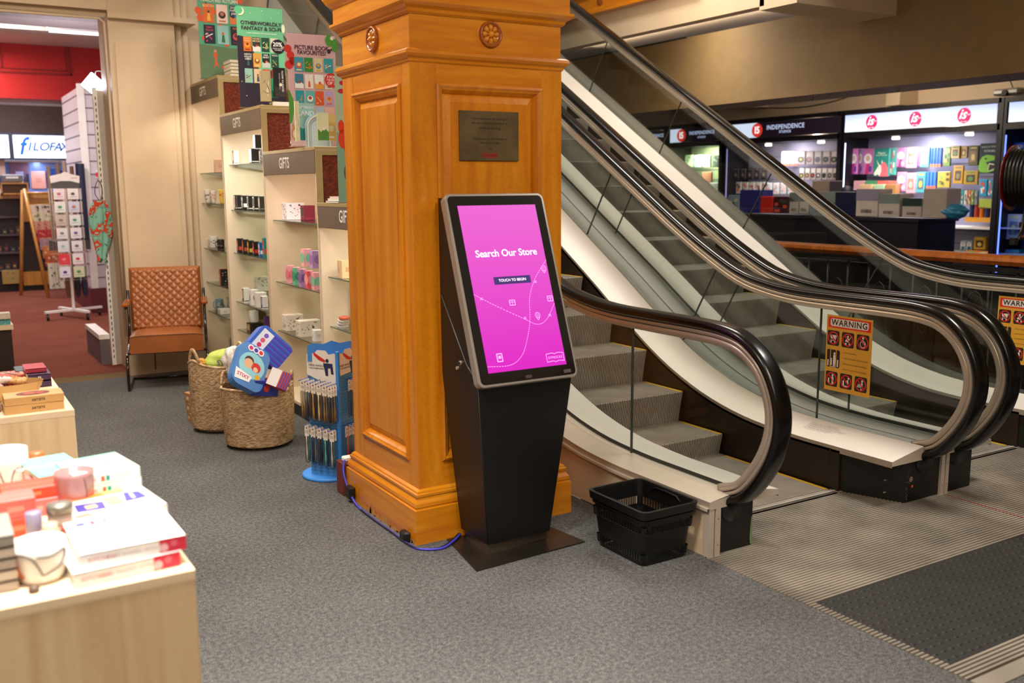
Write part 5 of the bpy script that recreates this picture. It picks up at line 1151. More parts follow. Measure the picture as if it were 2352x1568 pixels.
for i, (px, py, w, h, l) in enumerate(((455, 970, .085, .062, 'lowest kraft carton of the stack beside the narrower basket'), (452, 970, .09, .062, 'middle kraft carton of the stack beside the narrower basket'), (452, 970, .095, .062, 'topmost kraft carton of the stack beside the narrower basket'))):
    prod('carton', l, 1.405+.004*i, 6.27+.006*i, .0635*i, w, .14, h, '#b98450', '#e6e0d6', '#8a5c30', style=4, rz=.1*i, group='kraft cartons stacked beside the baskets')
prod('carton', 'single kraft carton standing in front of the stack', 1.425, 6.155, 0, .07, .07, .075, '#b07c48', '#e6e0d6', '#8a5c30', style=4)

# ================================================================== toothbrush stand
ts = thing('toothbrush_stand', 'blue floor display stand hung with toothbrush packs beside the oak column', 'display stand', (1.727, 4.70, 0))
bl = M('stand_blue', '#3f92ea', .5); bl2 = M('stand_blue_rib', '#4f98d8', .5)
m = MB(); m.lathe([(0, 0), (.150, 0), (.150, .012), (.14, .018), (0, .018)], bl, seg=40); m.build('base', ts)
fe = Vector((1.727, 4.548, 0)); dl = Vector((-.575, .818, 0)); dr_ = Vector((.818, .575, 0)); WF = .185
m = MB(); c4 = [fe, fe+dr_*WF, fe+dr_*WF+dl*WF, fe+dl*WF]; m.prism([(p.x, p.y) for p in c4], .018, .62, bl2, 'z'); m.build('column', ts, True)
m = MB(); m.box((-.008, -.008, 0), (.008, .008, .66), bl); o = m.build('corner_post', ts); o.location = fe-ts.location+Vector((0, 0, .018)); o.rotation_euler = (0, 0, math.radians(35))
m = MB(); frL = frame(fe+dl*WF, -dl, (0, 0, 1)); frR = frame(fe, dr_, (0, 0, 1))
for fr_, s in ((frL, 1), (frR, 1)):
    for k in range(34): m.r(fr_, .004, .04+k*.0165, WF-.004, .044+k*.0165, C_('#3f86b4'), .0006)
m.build('ribbing', ts, True)
m = MB()
for fr_, fl_ in ((frL, 0), (frR, 1)):
    pts = [(0, .55), (WF, .48 if fl_ == 0 else .56), (WF, .655), (WF*.9, .668), (WF*.72, .66), (WF*.62, .68), (WF*.36, .68), (WF*.25, .66), (WF*.1, .668), (0, .655)]
    m.quad([fr_(u, v, .004) for u, v in pts], C_('#efe9e0')); m.quad([fr_(u, v, .0) for u, v in pts][::-1], C_('#cfc8bd'))
    m.poly(fr_, [(WF*.25, .668), (WF*.62, .63), (WF*.60, .618), (WF*.40, .63), (WF*.24, .655)], C_('#d82a1c'), .005); m.disc(fr_, WF*.68, .628, .010, C_('#2a3560'), .005); m.poly(fr_, [(WF*.55, .615), (WF*.85, .615), (WF*.88, .56), (WF*.80, .56), (WF*.78, .59), (WF*.70, .59), (WF*.70, .55), (WF*.62, .55)], C_('#26335c'), .005)
    m.text(fr_, 'WIDE HANDLE', WF*.32, .60, .014, C_('#4a3a30'), .005, bold=.01); m.text(fr_, 'TOOTHBRUSHES', WF*.32, .585, .012, C_('#4a3a30'), .005, bold=.01)
m.build('header_card', ts, True)
m = MB(); rr = [fe-dl*.0+Vector((0, 0, .66)), fe+dr_*WF+Vector((0, 0, .66)), fe+dr_*WF+dl*WF+Vector((0, 0, .70)), fe+dl*WF+Vector((0, 0, .66))]
pb = [(0, .62), (WF*1.35, .62), (WF*1.35, .70), (WF*1.2, .712), (WF*.9, .705), (WF*.68, .72), (WF*.45, .705), (WF*.15, .712), (0, .70)]
bfr = frame(fe+dl*WF+Vector((0, .002, 0)), (dr_-dl).normalized(), (0, 0, 1)); m.quad([bfr(u, v, .03) for u, v in pb], bl); m.quad([bfr(u, v, .026) for u, v in pb][::-1], bl); m.build('header_back', ts, True)
def brush_proto(i, col, label, loc, rz, hgt=.20):
    t = thing('toothbrush_pack', label, 'toothbrush', loc, rz)
    m = MB(); m.prism([(-.013, -.06), (.013, -.06), (.013, -.010), (.008, 0), (-.008, 0), (-.013, -.010)], 0, .0012, C_('#e9e2d6'), 'y'); m.r(frame((0, -.0004, 0), (1, 0, 0), (0, 0, 1)), -.009, -.045, .009, -.03, C_('#c9beb0')); m.disc(frame((0, -.0004, 0), (1, 0, 0), (0, 0, 1)), 0, -.018, .004, C_('#8a2a2a')); m.build('card', t)
    m = MB(); m.prism([(-.013, -hgt), (.013, -hgt), (.013, -.06), (-.013, -.06)], -.007, .0, 'clear_plastic', 'y'); m.build('blister', t)
    m = MB(); m.tube([(0, -.004, -.055), (0, -.004, -.10), (.001, -.004, -.15), (0, -.004, -hgt+.008)], [.0035, .003, .0055, .0045], C_(col, .3), 6); m.build('brush', t)
    m = MB(); m.tube([(-.012, .002, -.06), (-.012, .002, -hgt+.006), (-.006, .002, -hgt), (.006, .002, -hgt), (.012, .002, -hgt+.006), (.012, .002, -.06)], .0014, C_('#1d2440')); m.build('pack_edge', t)
    return t
protos = {}
ords = ('first', 'second', 'third', 'fourth', 'fifth', 'sixth')
def hang(fr_, normal, u, v, nd, cols_, rowname, face, hook):
    rzv = math.atan2(normal.x, -normal.y)
    m = MB(); m.tube([fr_(u, v, 0), fr_(u, v, .03+nd*.022)], .0018, C_('#3a5ac0')); m.build('hook', ts, True)
    for k in range(nd):
        col_ = cols_[(k+hook) % len(cols_)]; lab = f"{col_[1]} toothbrush pack, {ords[nd-1-k]} from the front on the {ords[hook]} hook, {rowname} row, {face} face"
        loc = fr_(u, v, .022+k*.022)
        if col_[0] not in protos: protos[col_[0]] = brush_proto(0, col_[0], lab, loc, rzv); protos[col_[0]]['group'] = 'toothbrush packs on the blue stand'
        else: copy_tree(protos[col_[0]], loc, rzv, lab)
nL = Vector((-.818, -.575, 0)); nR = Vector((.575, -.818, 0))
u1 = [('#c98a3a', 'amber'), ('#e0c27a', 'cream'), ('#9a7a4a', 'brown'), ('#2a2f3a', 'black')]; u2 = [('#5fb89a', 'mint'), ('#c9c0a8', 'beige'), ('#2a2f3a', 'black'), ('#4a3c34', 'dark brown')]; u3 = [('#c9303a', 'red'), ('#2a2f3a', 'black'), ('#d9707a', 'pink')]
for h_ in range(6): hang(frL, nL, .012+h_*.033, .535-h_*.004, 3, u1, 'upper', 'left', h_)
for h_ in range(5): hang(frL, nL, .012+h_*.038, .295-h_*.004, 2, u2, 'lower', 'left', h_)
for h_ in range(3): hang(frR, nR, .07+h_*.03, .525, 1, [('#2a2f3a', 'black'), ('#d9707a', 'pink')], 'upper', 'right', h_)
for h_ in range(4): hang(frR, nR, .03+h_*.032, .290, 1, u3, 'lower', 'right', h_)

# ================================================================== display tables and their goods
def plinth(label, x0, y0, x1, y1, h):
    t = thing('display_table', label, 'table', ((x0+x1)/2, (y0+y1)/2, 0)); e = .018
    m = MB(); m.box((x0, y0, h-.022), (x1, y1, h), 'pale_wood_flat'); m.build('tabletop', t, True)
    m = MB(); m.box((x0+.001, y0+.001, 0), (x1-.001, y0+e, h-.022), 'pale_wood'); m.build('front_panel', t, True)
    m = MB(); m.box((x1-e, y0+e, 0), (x1-.001, y1-e, h-.022), 'pale_wood'); m.build('side_panel', t, True)
    m = MB(); m.box((x0+.001, y0+e, 0), (x0+e, y1-e, h-.022), 'pale_wood'); m.build('side_panel', t, True)
    m = MB(); m.box((x0+.001, y1-e, 0), (x1-.001, y1-.001, h-.022), 'pale_wood'); m.build('back_panel', t, True)
    return t
TH = .70
plinth('pale wood display plinth in the near left corner, covered with mugs and books', -.95, 2.007, .428, 2.98, TH)
plinth('pale wood display plinth farther back with two kraft boxes and a woven basket on it', -.95, 3.772, .413, 4.70, TH)
t = thing('display_table', 'low dark-sided table with pale top at the left edge by the doorway', 'table', (0.2, 9.3, 0))
m = MB(); m.box((-.6, 8.93, .345), (.565, 9.9, .385), 'pale_wood_flat'); m.build('tabletop', t, True)
m = MB(); m.box((.42, 8.95, 0), (.55, 9.85, .345), M('dark_wood', '#2a1c16', .5)); m.build('leg', t, True)
m = MB(); m.box((-.55, 8.95, 0), (-.42, 9.85, .345), 'dark_wood'); m.build('leg', t, True)
prod('gift_box', 'teal and cream packet on the low table by the doorway', .47, 9.02, .385, .16, .12, .05, '#4f9aa0', '#e9dcc0', '#c9582c', style=2)
prod('gift_box', 'pale packet lying in front on the low table by the doorway', .50, 8.99, .435, .10, .10, .05, '#d9cbb8', '#8fa8a0', '#d8c25a', style=2)

W4 = '#f7f4f1'
def bk4(label, x, y, z, w, d, h, col, rz, arts, group=None, nm='book'):
    """big lying book: arts(m, top frame, w, d) draws the cover; spine frame too"""
    t = thing(nm, label, 'book', (x, y, z), rz, group)
    m = MB(); m.box((-w/2+.004, -d/2+.003, .003), (w/2-.004, d/2-.004, h-.003), C_('#efe9de')); m.build('pages', t)
    m = MB(); m.box((-w/2, -d/2, 0), (w/2, d/2, .003), C_(col)); m.box((-w/2, -d/2, h-.003), (w/2, d/2, h), C_(col)); m.box((-w/2, -d/2, .0), (w/2, -d/2+.003, h), C_(col)); m.build('cover', t)
    m = MB(); arts(m, frame((-w/2, -d/2, h), (1, 0, 0), (0, 1, 0)), frame((-w/2, -d/2, 0), (1, 0, 0), (0, 0, 1)), w, d, h); m.build('print', t); return t
def artA(m, T, Sp, w, d, h):
    pk_ = C_('#d98aa0'); rd = C_('#d8304c'); lil = C_('#c9a8b8')
    m.text(Sp, 'KITCHEN', w*.20, h*.5, h*.42, C_('#e08a8a'), bold=.01); m.text(Sp, 'A LIFE SHARED WITH', w*.48, h*.5, h*.36, lil)
    m.r(Sp, w*.74, 0, w, h, rd, .0004); m.disc(Sp, w*.78, h*.4, h*.3, C_('#f0c0c8'), .0008); m.disc(Sp, w*.88, h*.6, h*.25, C_('#e06a7c'), .0008)
    m.text(T, 'Gather', w*.58, d*.42, d*.17, pk_, bold=0.005, shear=.2); m.text(T, 'Menu', w*.62, d*.22, d*.13, pk_, shear=.2)
    m.r(T, w*.10, d*.80, w*.19, d*.93, C_('#4a4a8a')); m.r(T, w*.24, d*.80, w*.40, d*.94, rd); m.disc(T, w*.33, d*.9, d*.05, C_('#f0e0dc'), .0008)
    for i in range(4): m.line(T, catmull([(w*(.5+.1*i), d*.6), (w*(.53+.1*i), d*.68), (w*(.49+.1*i), d*.75)], 4), .002, lil)
def artP(m, T, Sp, w, d, h):
    nb = C_('#3a2f92'); ye = C_('#e6c47a')
    m.r(T, 0, d*.82, w*.55, d, C_('#ea7a3a')); m.r(T, w*.55, d*.82, w*.78, d, C_('#9cc86a'))
    m.poly(T, [(w*.12, d*.35), (w*.42, d*.30), (w*.46, d*.62), (w*.16, d*.68)], nb); m.r(T, w*.24, d*.42, w*.36, d*.55, ye, .0008); m.poly(T, [(w*.48, d*.35), (w*.66, d*.35), (w*.64, d*.75), (w*.46, d*.75)], ye)
    m.poly(T, [(w*.66, d*.40), (w*.92, d*.44), (w*.9, d*.75), (w*.74, d*.80)], nb); m.line(T, [(w*.78, d*.5), (w*.80, d*.72)], .008, C_('#d9d9f0'), .0008)
    m.poly(T, [(w*.05, d*.12), (w*.3, d*.14), (w*.2, d*.3), (w*.05, d*.26)], C_('#e07a6a')); m.r(Sp, 0, 0, w*.1, h, C_('#a8482c')); m.r(Sp, w*.2, h*.3, w*.8, h*.6, C_('#d9c8b8'))
def artG(m, T, Sp, w, d, h):
    m.r(T, 0, 0, w, d, C_(W4), .0003); m.poly(T, [(0, d*.9), (w, d*.9), (w, d), (0, d)], C_('#8fd9c4'), .0006)
    m.text(T, 'GO', w*.70, d*.62, d*.20, C_('#c9503a'), .001, bold=.02); m.disc(T, w*.78, d*.62, d*.06, C_('#8fd0d8'), .0012); m.text(T, 'FAR', w*.56, d*.40, d*.16, C_('#d9563a'), .001, bold=.02)
    m.r(Sp, 0, 0, w, h, C_('#dfe8e2'), .0003); m.text(Sp, 'GATHER', w*.15, h*.5, h*.4, C_('#d9563a'), .0008); m.r(Sp, w*.36, h*.25, w*.42, h*.75, C_('#d9563a'), .0008); m.r(Sp, w*.44, h*.25, w*.50, h*.75, C_('#2a8a8a'), .0008); m.text(Sp, 'DOMINIC', w*.70, h*.5, h*.36, C_('#8a9a92'), .0008)
def artN(m, T, Sp, w, d, h): m.r(Sp, w*.1, h*.35, w*.5, h*.65, C_('#b8a8a0'))
def artT(m, T, Sp, w, d, h): m.r(T, 0, 0, w, d, C_('#7ad8c4'), .0003); m.text(T, 'WILD', w*.2, d*.5, d*.2, C_('#e8fff8'), .0008)
tb = math.radians(2)
bk4('lower of the two white cookbooks with red print at the near corner of the plinth', .295, 2.135, TH, .212, .19, .032, W4, math.radians(4), artA)
bk4('upper of the two white cookbooks with red print at the near corner of the plinth', .315, 2.165, TH+.033, .212, .225, .030, W4, math.radians(1), artA)
bk4('thin pale blue book under the far edge of the white cookbooks', .365, 2.255, TH+.0, .13, .03, .040, '#bfe0ee', 0, artN)
bk4('white book with purple and orange shapes, behind the cookbooks', .330, 2.46, TH, .215, .20, .036, W4, math.radians(8), artP)
for i in range(3): bk4(('lowest', 'middle', 'topmost')[i]+' white book with green spine in the pile at the back of the plinth', .338-.002*i, 2.655, TH+.0285*i, .155, .185, .027, W4, math.radians(10), artG, 'white books piled at the back of the plinth')
bk4('mint green book lying behind the topmost white book', .235, 2.74, TH, .12, .20, .078, '#8fdcc8', math.radians(10), artT)
def mugL(label, x, y, z, R, H, col, kind='mug', lines=None, inner=None, nm='mug', cat='mug', prof=None, hnd=True):
    t = thing(nm, label, cat, (x, y, z)); m = MB()
    pr = prof or [(0, .002), (R*.72, 0), (R*.84, H*.06), (R*.97, H*.3), (R, H*.7), (R*.99, H), (R*.93, H), (R*.92, H*.7), (R*.85, H*.2), (0, H*.12)]
    m.lathe(pr, C_(col, .25), seg=44); m.build('body', t)
    if inner: m = MB(); m.lathe([(0, H*.62), (R*.91, H*.62)], C_(inner, .35), seg=40); m.build('wax', t)
    if lines:
        for pts, wd, c in lines:
            m = MB(); q = catmull(pts, 8); vs = []
            for a, v in q:
                rr_ = R*1.004
                for k_ in range(len(pr)-1):
                    (r0, h0), (r1, h1) = pr[k_], pr[k_+1]
                    if h1 > h0 and h0 <= v*H <= h1: rr_ = r0+(r1-r0)*(v*H-h0)/(h1-h0)+.0008; break
                vs.append((rr_*math.cos(a), rr_*math.sin(a), v*H))
            m.tube(vs, wd, C_(c, .4), 5); m.build('painted_line', t)
    return t
sq = [([(PI*1.12, .80), (PI*1.25, .84), (PI*1.38, .74), (PI*1.46, .45), (PI*1.50, .28), (PI*1.60, .34), (PI*1.75, .46), (PI*1.82, .70), (PI*1.78, .82), (PI*1.6, .74), (PI*1.44, .77)], .0016, '#2b2a2c'), ([(PI*1.16, .72), (PI*1.18, .45), (PI*1.24, .22)], .0055, '#a2521c'), ([(PI*1.05, .7), (PI*1.1, .4), (PI*1.2, .15)], .0016, '#2b2a2c')]
mugL('white bowl-shaped mug with black squiggle and brown stripe at the near edge', .146, 2.135, TH, .052, .082, '#ece6df', lines=sq, inner='#eab49c')
mugL('tall white tumbler with a thin black squiggle at the back left', .135, 2.83, TH, .052, .115, '#eee6e2', lines=[([(PI*1.35, .62), (PI*1.42, .3), (PI*1.5, .25), (PI*1.57, .55), (PI*1.65, .62)], .0014, '#3a3a3e')], inner='#e9c4cc', nm='tumbler', cat='cup')
mugL('mauve ceramic tumbler with a pale oval and black dots beside the white books', .268, 2.57, TH, .047, .098, '#a67c7c', nm='tumbler', cat='cup', inner='#d9b4ac', prof=[(0, 0), (.040, 0), (.043, .004), (.047, .09), (.047, .1), (.0435, .1), (.041, .01), (0, .008)], lines=[([(PI*1.60, .15), (PI*1.66, .5), (PI*1.62, .9)], .001, '#5a4448')])
t = prod('gift_box', 'red and orange rectangular soap box on top of the pink boxes', .165, 2.60, TH+.045, .125, .085, .03, '#e8442c', '#f0825c', '#f7a58c', style=4)
prod('gift_box', 'pink and coral box under the red soap box', .165, 2.60, TH, .13, .09, .044, '#f2706c', '#f5a09c', '#f7c4b8', style=4)
prod('gift_box', 'coral pink box at the left of the plinth, in front of the soap boxes', .125, 2.46, TH+.046, .085, .07, .045, '#f4645c', '#f48c7c', '#f9b4a0', style=4)
prod('gift_box', 'red orange box under the coral pink box', .125, 2.46, TH, .085, .07, .045, '#ef4c30', '#f27a5c', '#f59a80', style=4)
for i in range(3): prod('gift_box', ('lowest', 'middle', 'topmost')[i]+' orange box at the left edge behind the soap boxes', .055, 2.66, TH+.031*i, .07, .07, .03, '#f0752a', '#f29a4c', '#f6b070', style=4, group='orange boxes at the left edge')
mugL('tall orange tube candle at the back', .212, 2.90, TH, .019, .078, '#ee7448', nm='candle', cat='candle', prof=[(0, 0), (.019, 0), (.019, .076), (.017, .078), (0, .078)])
mugL('shorter orange tube candle next to the taller one', .185, 2.80, TH, .019, .066, '#ef7a50', nm='candle', cat='candle', prof=[(0, 0), (.019, 0), (.019, .064), (.017, .066), (0, .066)])
mugL('dusty pink tube candle in front of the orange ones', .187, 2.72, TH, .019, .060, '#d88a8a', nm='candle', cat='candle', prof=[(0, 0), (.019, 0), (.019, .058), (.017, .060), (0, .060)])
mugL('lavender tube candle in front of the coral boxes', .155, 2.36, TH, .0175, .075, '#8f8aa8', nm='candle', cat='candle', prof=[(0, 0), (.0175, 0), (.0175, .073), (.016, .075), (0, .075)])
t = mugL('small glass jar with brown contents and cork lid', .182, 2.30, TH, .021, .062, '#c8b09c', nm='jar', cat='jar', prof=[(0, 0), (.021, 0), (.021, .045), (.016, .052), (.016, .062), (0, .062)], lines=[([(PI*1.2, .3), (PI*1.8, .3)], .008, '#8a5a44')])
t = mugL('taller glass jar with grey metal lid and red spotted contents', .210, 2.36, TH, .027, .085, '#b8a49a', nm='jar', cat='jar', prof=[(0, 0), (.027, 0), (.027, .062), (.025, .065), (0, .065)], lines=[([(PI*1.5, .35), (PI*1.9, .35)], .010, '#c4483c'), ([(PI*1.1, .2), (PI*1.5, .2)], .006, '#5a4038')])
m = MB(); m.lathe([(0, .065), (.029, .065), (.029, .083), (.027, .085), (0, .085)], M('lid_grey', '#8a857c', .35, .6)); m.build('lid', t)
prod('gift_box', 'deep blue box at the left edge before the coral boxes', .062, 2.44, TH, .05, .07, .07, '#3a3f9a', '#6a70c8', '#8a90d8', style=4)
for i in range(5): prod('book', ord_[i] if False else ('lowest', 'second', 'third', 'fourth', 'topmost')[i]+' grey book in the pile at the left edge of the near plinth', .045, 2.17, TH+.0235*i, .11, .16, .0225, ('#a89a8c', '#bcaea0', '#9c9088', '#b4a89c', '#8c8880')[i], '#6a625a', style=9, group='grey books at the left edge')
t = thing('bottle_stopper', 'small dark stopper lying beside the squiggle mug', 'stopper', (.125, 2.062, TH)); m = MB(); m.lathe([(0, 0), (.010, .0), (.011, .008), (.006, .014), (0, .014)], C_('#5c463c')); m.build('body', t)
# goods on the farther plinth
for i in range(2):
    t = thing('gift_box', ('lower', 'upper')[i]+' kraft box with lettered side'+(' and oval window' if i else '')+' on the farther plinth', 'box', (.285+.004*i, 3.872, TH+.030*i), math.radians(2-2*i), 'kraft boxes on the farther plinth')
    m = MB(); m.bbox((-.098, -.055, 0), (.098, .055, .029), C_('#c89a60'), .001); m.build('body', t)
    m = MB(); fr = frame((0, -.0555, .0145), (1, 0, 0), (0, 0, 1)); m.text(fr, 'ARTISTS', .012, 0, .012, C_('#4a341c'), bold=.02)
    if i: f3 = frame((0, 0, .0293), (1, 0, 0), (0, 1, 0)); m.disc(f3, 0, .002, .036, C_('#6a2018'), ru=.056, seg=40); m.disc(f3, -.012, .004, .014, C_('#d8582c'), .0009, ru=.02); m.disc(f3, .022, .0, .012, C_('#c93c24'), .0009, ru=.016)
    m.build('print', t)
t = thing('woven_tray', 'low oval woven tray of fabric scrunchies on the farther plinth', 'tray', (.205, 4.13, TH))
m = MB(); 
def tr(u, v): a = 2*PI*u; r = .085+.022*v+.0012*math.sin(u*160*PI)*math.sin(v*9*PI); return (r*math.cos(a)*1.35, r*math.sin(a)*.75, v*.062)
m.grid(tr, 140, 18, C_('#cfa86c')); m.grid(lambda u, v: tuple(c*.96 if i < 2 else c for i, c in enumerate(tr(u, 1-v*.9))), 60, 6, C_('#b98f58')); m.lathe([(0, .006), (.085, .006)], C_('#b08850')); m.build('body', t)
rr = random.Random(12); sc_cols = (('#a8303c', 'dark red'), ('#d8586a', 'rose'), ('#e6d8d0', 'cream'), ('#5a2a3a', 'plum'), ('#c87a8c', 'dusty pink'), ('#d8a06a', 'apricot'), ('#7a2030', 'burgundy'), ('#e8b8b4', 'blush'))
for i, (c, nmc) in enumerate(sc_cols):
    a = i*2.4; rx, ry = .060*math.cos(a)*(.6+.4*(i % 2)), .030*math.sin(a)*(.6+.4*(i % 2))
    t = thing('scrunchie', nmc+' fabric scrunchie heaped in the woven tray', 'scrunchie', (.205+rx, 4.13+ry, TH+.045+.012*(i % 3)), 0); t.rotation_euler = (rr.uniform(-.5, .5), rr.uniform(-.5, .5), 0)
    m = MB(); pts = [(.024*math.cos(2*PI*k/28)*(1+.12*math.sin(7*2*PI*k/28)), .024*math.sin(2*PI*k/28)*(1+.12*math.cos(9*2*PI*k/28)), .004*math.sin(k*2.1)) for k in range(28)]; m.tube(pts, [.011+.003*math.sin(k*2.7) for k in range(28)], C_(c, .8), 8, closed=True); m.build('body', t)
t = thing('paper_tag', 'white paper tag lying over the scrunchies', 'tag', (.235, 4.135, TH+.095), math.radians(30)); t.rotation_euler = (math.radians(-12), math.radians(18), math.radians(30)); m = MB(); m.box((-.035, -.013, 0), (.035, .013, .001), 'white'); m.r(frame((0, 0, .0012), (1, 0, 0), (0, 1, 0)), -.02, -.003, .02, .003, C_('#b8a8a0')); m.build('body', t)
for i in range(2): prod('book', ('lower', 'upper')[i]+' dark purple book beside the woven tray', .350, 4.36, TH+.027*i, .085, .14, .026, '#3c2448', '#e6dce8', '#e6dce8', style=9, text='PS')
prod('book', 'white edged book with red spine on top of the purple books', .342, 4.40, TH+.054, .08, .14, .018, '#a83040', '#e6dce8', style=9)
prod('gift_box', 'navy and cream patterned book box at the far end of the farther plinth', .34, 4.60, TH, .12, .12, .035, '#3f5560', '#d9c890', '#c9453a', style=2)
prod('gift_box', 'red white spotted box near the back of the farther plinth', .26, 4.52, TH, .10, .12, .03, '#b83a34', '#f0e6d8', '#e08a3a', style=2)
prod('gift_box', 'brown striped box edge left of the kraft boxes', .165, 3.93, TH, .035, .10, .03, '#8a5a48', '#c9a890', '#c9a890', style=4)
# ================================================================== the room through the doorway
# slotted upright with grey end panel, just inside the doorway
t = thing('shelf_upright', 'tall slotted white gondola upright with grey end panel inside the doorway edge', 'shelving', (1.33, 8.76, 0))
m = MB(); m.box((1.285, 8.735, 0), (1.318, 8.775, 2.32), 'white')
for k in range(46): m.box((1.298, 8.7335, .06+k*.048), (1.305, 8.736, .085+k*.048), 'dark_gap')
m.build('upright', t, True)
m = MB(); m.box((1.318, 8.75, 0), (1.40, 8.78, 2.30), M('panel_grey', '#b5aca2')); m.build('end_panel', t, True)
m = MB(); m.box((1.20, 8.80, .22), (1.285, 9.6, .26), 'white'); m.build('base_shelf', t, True)
m = MB(); m.box((1.205, 8.80, 0), (1.285, 9.6, .22), M('#6a5f66')); m.build('kick_panel', t, True)
# scarf bag
t = thing('scarf', 'mint green and orange floral scarf hanging on the slotted upright', 'scarf', (1.27, 8.70, 1.18))
sm = bpy.data.materials.new('floral'); sm.use_nodes = True; nt = sm.node_tree; n = nt.nodes; bs = n['Principled BSDF']; bs.inputs['Roughness'].default_value = .8
tc = n.new('ShaderNodeTexCoord'); vo = n.new('ShaderNodeTexNoise'); vo.inputs['Scale'].default_value = 11; nt.links.new(tc.outputs['Object'], vo.inputs[0]); rp = n.new('ShaderNodeValToRGB'); rp.color_ramp.interpolation = 'CONSTANT'
cr = rp.color_ramp; cr.elements[0].color = lin('#8fccb8'); cr.elements[1].position = .52; cr.elements[1].color = lin('#d8482a'); e = cr.elements.new(.60); e.color = lin('#9cd4c2'); e = cr.elements.new(.47); e.color = lin('#3f7a6a'); e = cr.elements.new(.49); e.color = lin('#8fccb8')
nt.links.new(vo.outputs[0], rp.inputs[0]); nt.links.new(rp.outputs[0], bs.inputs['Base Color']); MATS['floral'] = sm
def scf(u, v):
    a = 2*PI*u; w_ = .035+.05*math.sin(PI*min(1, v*1.15))**.7*(1-.35*v); k = 1+.25*math.sin(3*a+2*v)+.12*math.sin(7*a)
    return (w_*k*math.cos(a)-.02*v, .035*k*math.sin(a)*(.6+.5*v), .22-.50*v+.02*math.sin(3*a)*v)
m = MB(); m.grid(scf, 44, 26, 'floral'); m.build('cloth', t)
m = MB(); m.tube(catmull([(0, 0, .22), (-.03, 0, .28), (-.015, 0, .36), (.015, .02, .38), (.03, .01, .30), (.01, 0, .22)], 5), .003, 'black'); m.build('hanger_cord', t)
# floodlight
t = thing('work_light', 'small glowing white floodlight clipped above the gondola, tilted on its corner', 'lamp', (1.345, 9.0, 2.36))
t.rotation_euler = (0, math.radians(40), 0)
m = MB(); m.bbox((-.086, .004, -.072), (.086, .03, .072), 'black_plastic', .006); m.build('housing', t)
m = MB(); m.bbox((-.084, -.002, -.070), (.084, .004, .070), M('flood_glow', '#f2f2ff', emit=30), .004); m.build('lens', t)
m = MB(); m.tube(catmull([(-.03, .02, .06), (-.06, .02, .10), (-.03, .02, .13), (.0, .02, .10)], 5), .003, 'white'); m.build('cable_loop', t)
l = area('flood_beam', (1.34, 8.99, 2.36), .10, 10, (.72, .74, 1.0), aim=(-.55, -.2, -.6)); l = area('flood_beam', (1.30, 9.06, 2.38), .10, 14, (.70, .72, 1.0), aim=(-.2, 1, .05))
# ceiling strip lights
for i, (x, y, z, lx, ly, lab) in enumerate(((1.50, 10.7, 3.03, .55, .10, 'fluorescent strip light lying across the ceiling beam'), (2.10, 10.2, 3.16, .06, 1.3, 'upper fluorescent tube light running back along the ceiling'), (2.35, 10.4, 3.05, .06, 1.3, 'lower fluorescent tube light running back along the ceiling'), (2.25, 11.6, 3.0, .6, .6, 'square ceiling panel light beyond the tubes'), (1.55, 15.9, 3.0, .8, .7, 'square ceiling panel light above the far sign'))):
    t = thing('ceiling_lamp', lab, 'light', (x, y, z)); m = MB(); m.box((-lx/2-.02, -ly/2-.02, .0), (lx/2+.02, ly/2+.02, .06), 'white'); m.build('housing', t)
    m = MB(); m.box((-lx/2, -ly/2, -.012), (lx/2, ly/2, .0), M('strip_glow', '#f4f3ff', emit=5)); m.build('diffuser', t)
    if z > 2.99 and i != 4: m = MB(); m.tube([(0, 0, .06), (0, 0, 3.35-z)], .006, 'white'); m.build('drop_rod', t)
    if i == 4: m = MB(); m.tube([(0, 0, .06), (0, 0, .34)], .006, 'white'); m.build('drop_rod', t)
# slatwall unit
t = thing('slatwall_unit', 'white slatwall display unit on a maroon plinth behind the card spinner', 'display', (1.85, 13.3, 0))
sl_ = M('slat_white', '#cfc6cc', .45)
m = MB(); m.box((1.70, 12.62, .30), (2.30, 14.2, 2.68), sl_); m.build('panel', t, True)
m = MB()
for k in range(15):
    z = .42+k*.155; m.box((1.76, 12.616, z), (2.30, 12.62, z+.014), M('slot', '#6d6570')); m.box((1.696, 12.70, z), (1.70, 14.2, z+.014), 'slot')
m.build('slot_line', t, True)
m = MB(); m.box((1.685, 12.60, .28), (1.76, 12.66, 2.72), 'white'); m.build('corner_post', t, True)
m = MB(); m.box((1.66, 12.58, 0), (2.32, 14.25, .30), M('plinth_maroon', '#6a2430')); m.build('plinth', t, True)
for i, (x, z, w, h, c, c2, l) in enumerate(((1.85, 1.30, .17, .10, '#c8c0d8', '#e86a9a', 'clear bag of pastel toys on the slatwall'), (1.87, 1.16, .18, .12, '#d8407a', '#f0a83a', 'pink and orange toy pack on the slatwall'), (1.85, 1.02, .14, .10, '#d6d2e0', '#b8b4c8', 'pale round toy pack on the slatwall'), (1.85, .88, .12, .10, '#3a5ac0', '#8ac05a', 'blue and green toy pack on the slatwall'), (1.95, .52, .16, .30, '#cfcad0', '#8f8f96', 'white hardware pack low on the slatwall'), (1.84, 1.66, .04, .10, '#e8e4e6', '#d8303a', 'tiny red tag pack high on the slatwall'))):
    t = thing('hanging_pack', l, 'pack', (x, 12.56, z), 0, 'packs hanging on the slatwall'); m = MB(); m.bbox((-w/2, 0, -h/2), (w/2, .05, h/2), C_(c), .008); m.build('body', t); m = MB(); m.disc(frame((0, -.001, 0), (1, 0, 0), (0, 0, 1)), 0, 0, h*.3, C_(c2)); m.build('print', t)
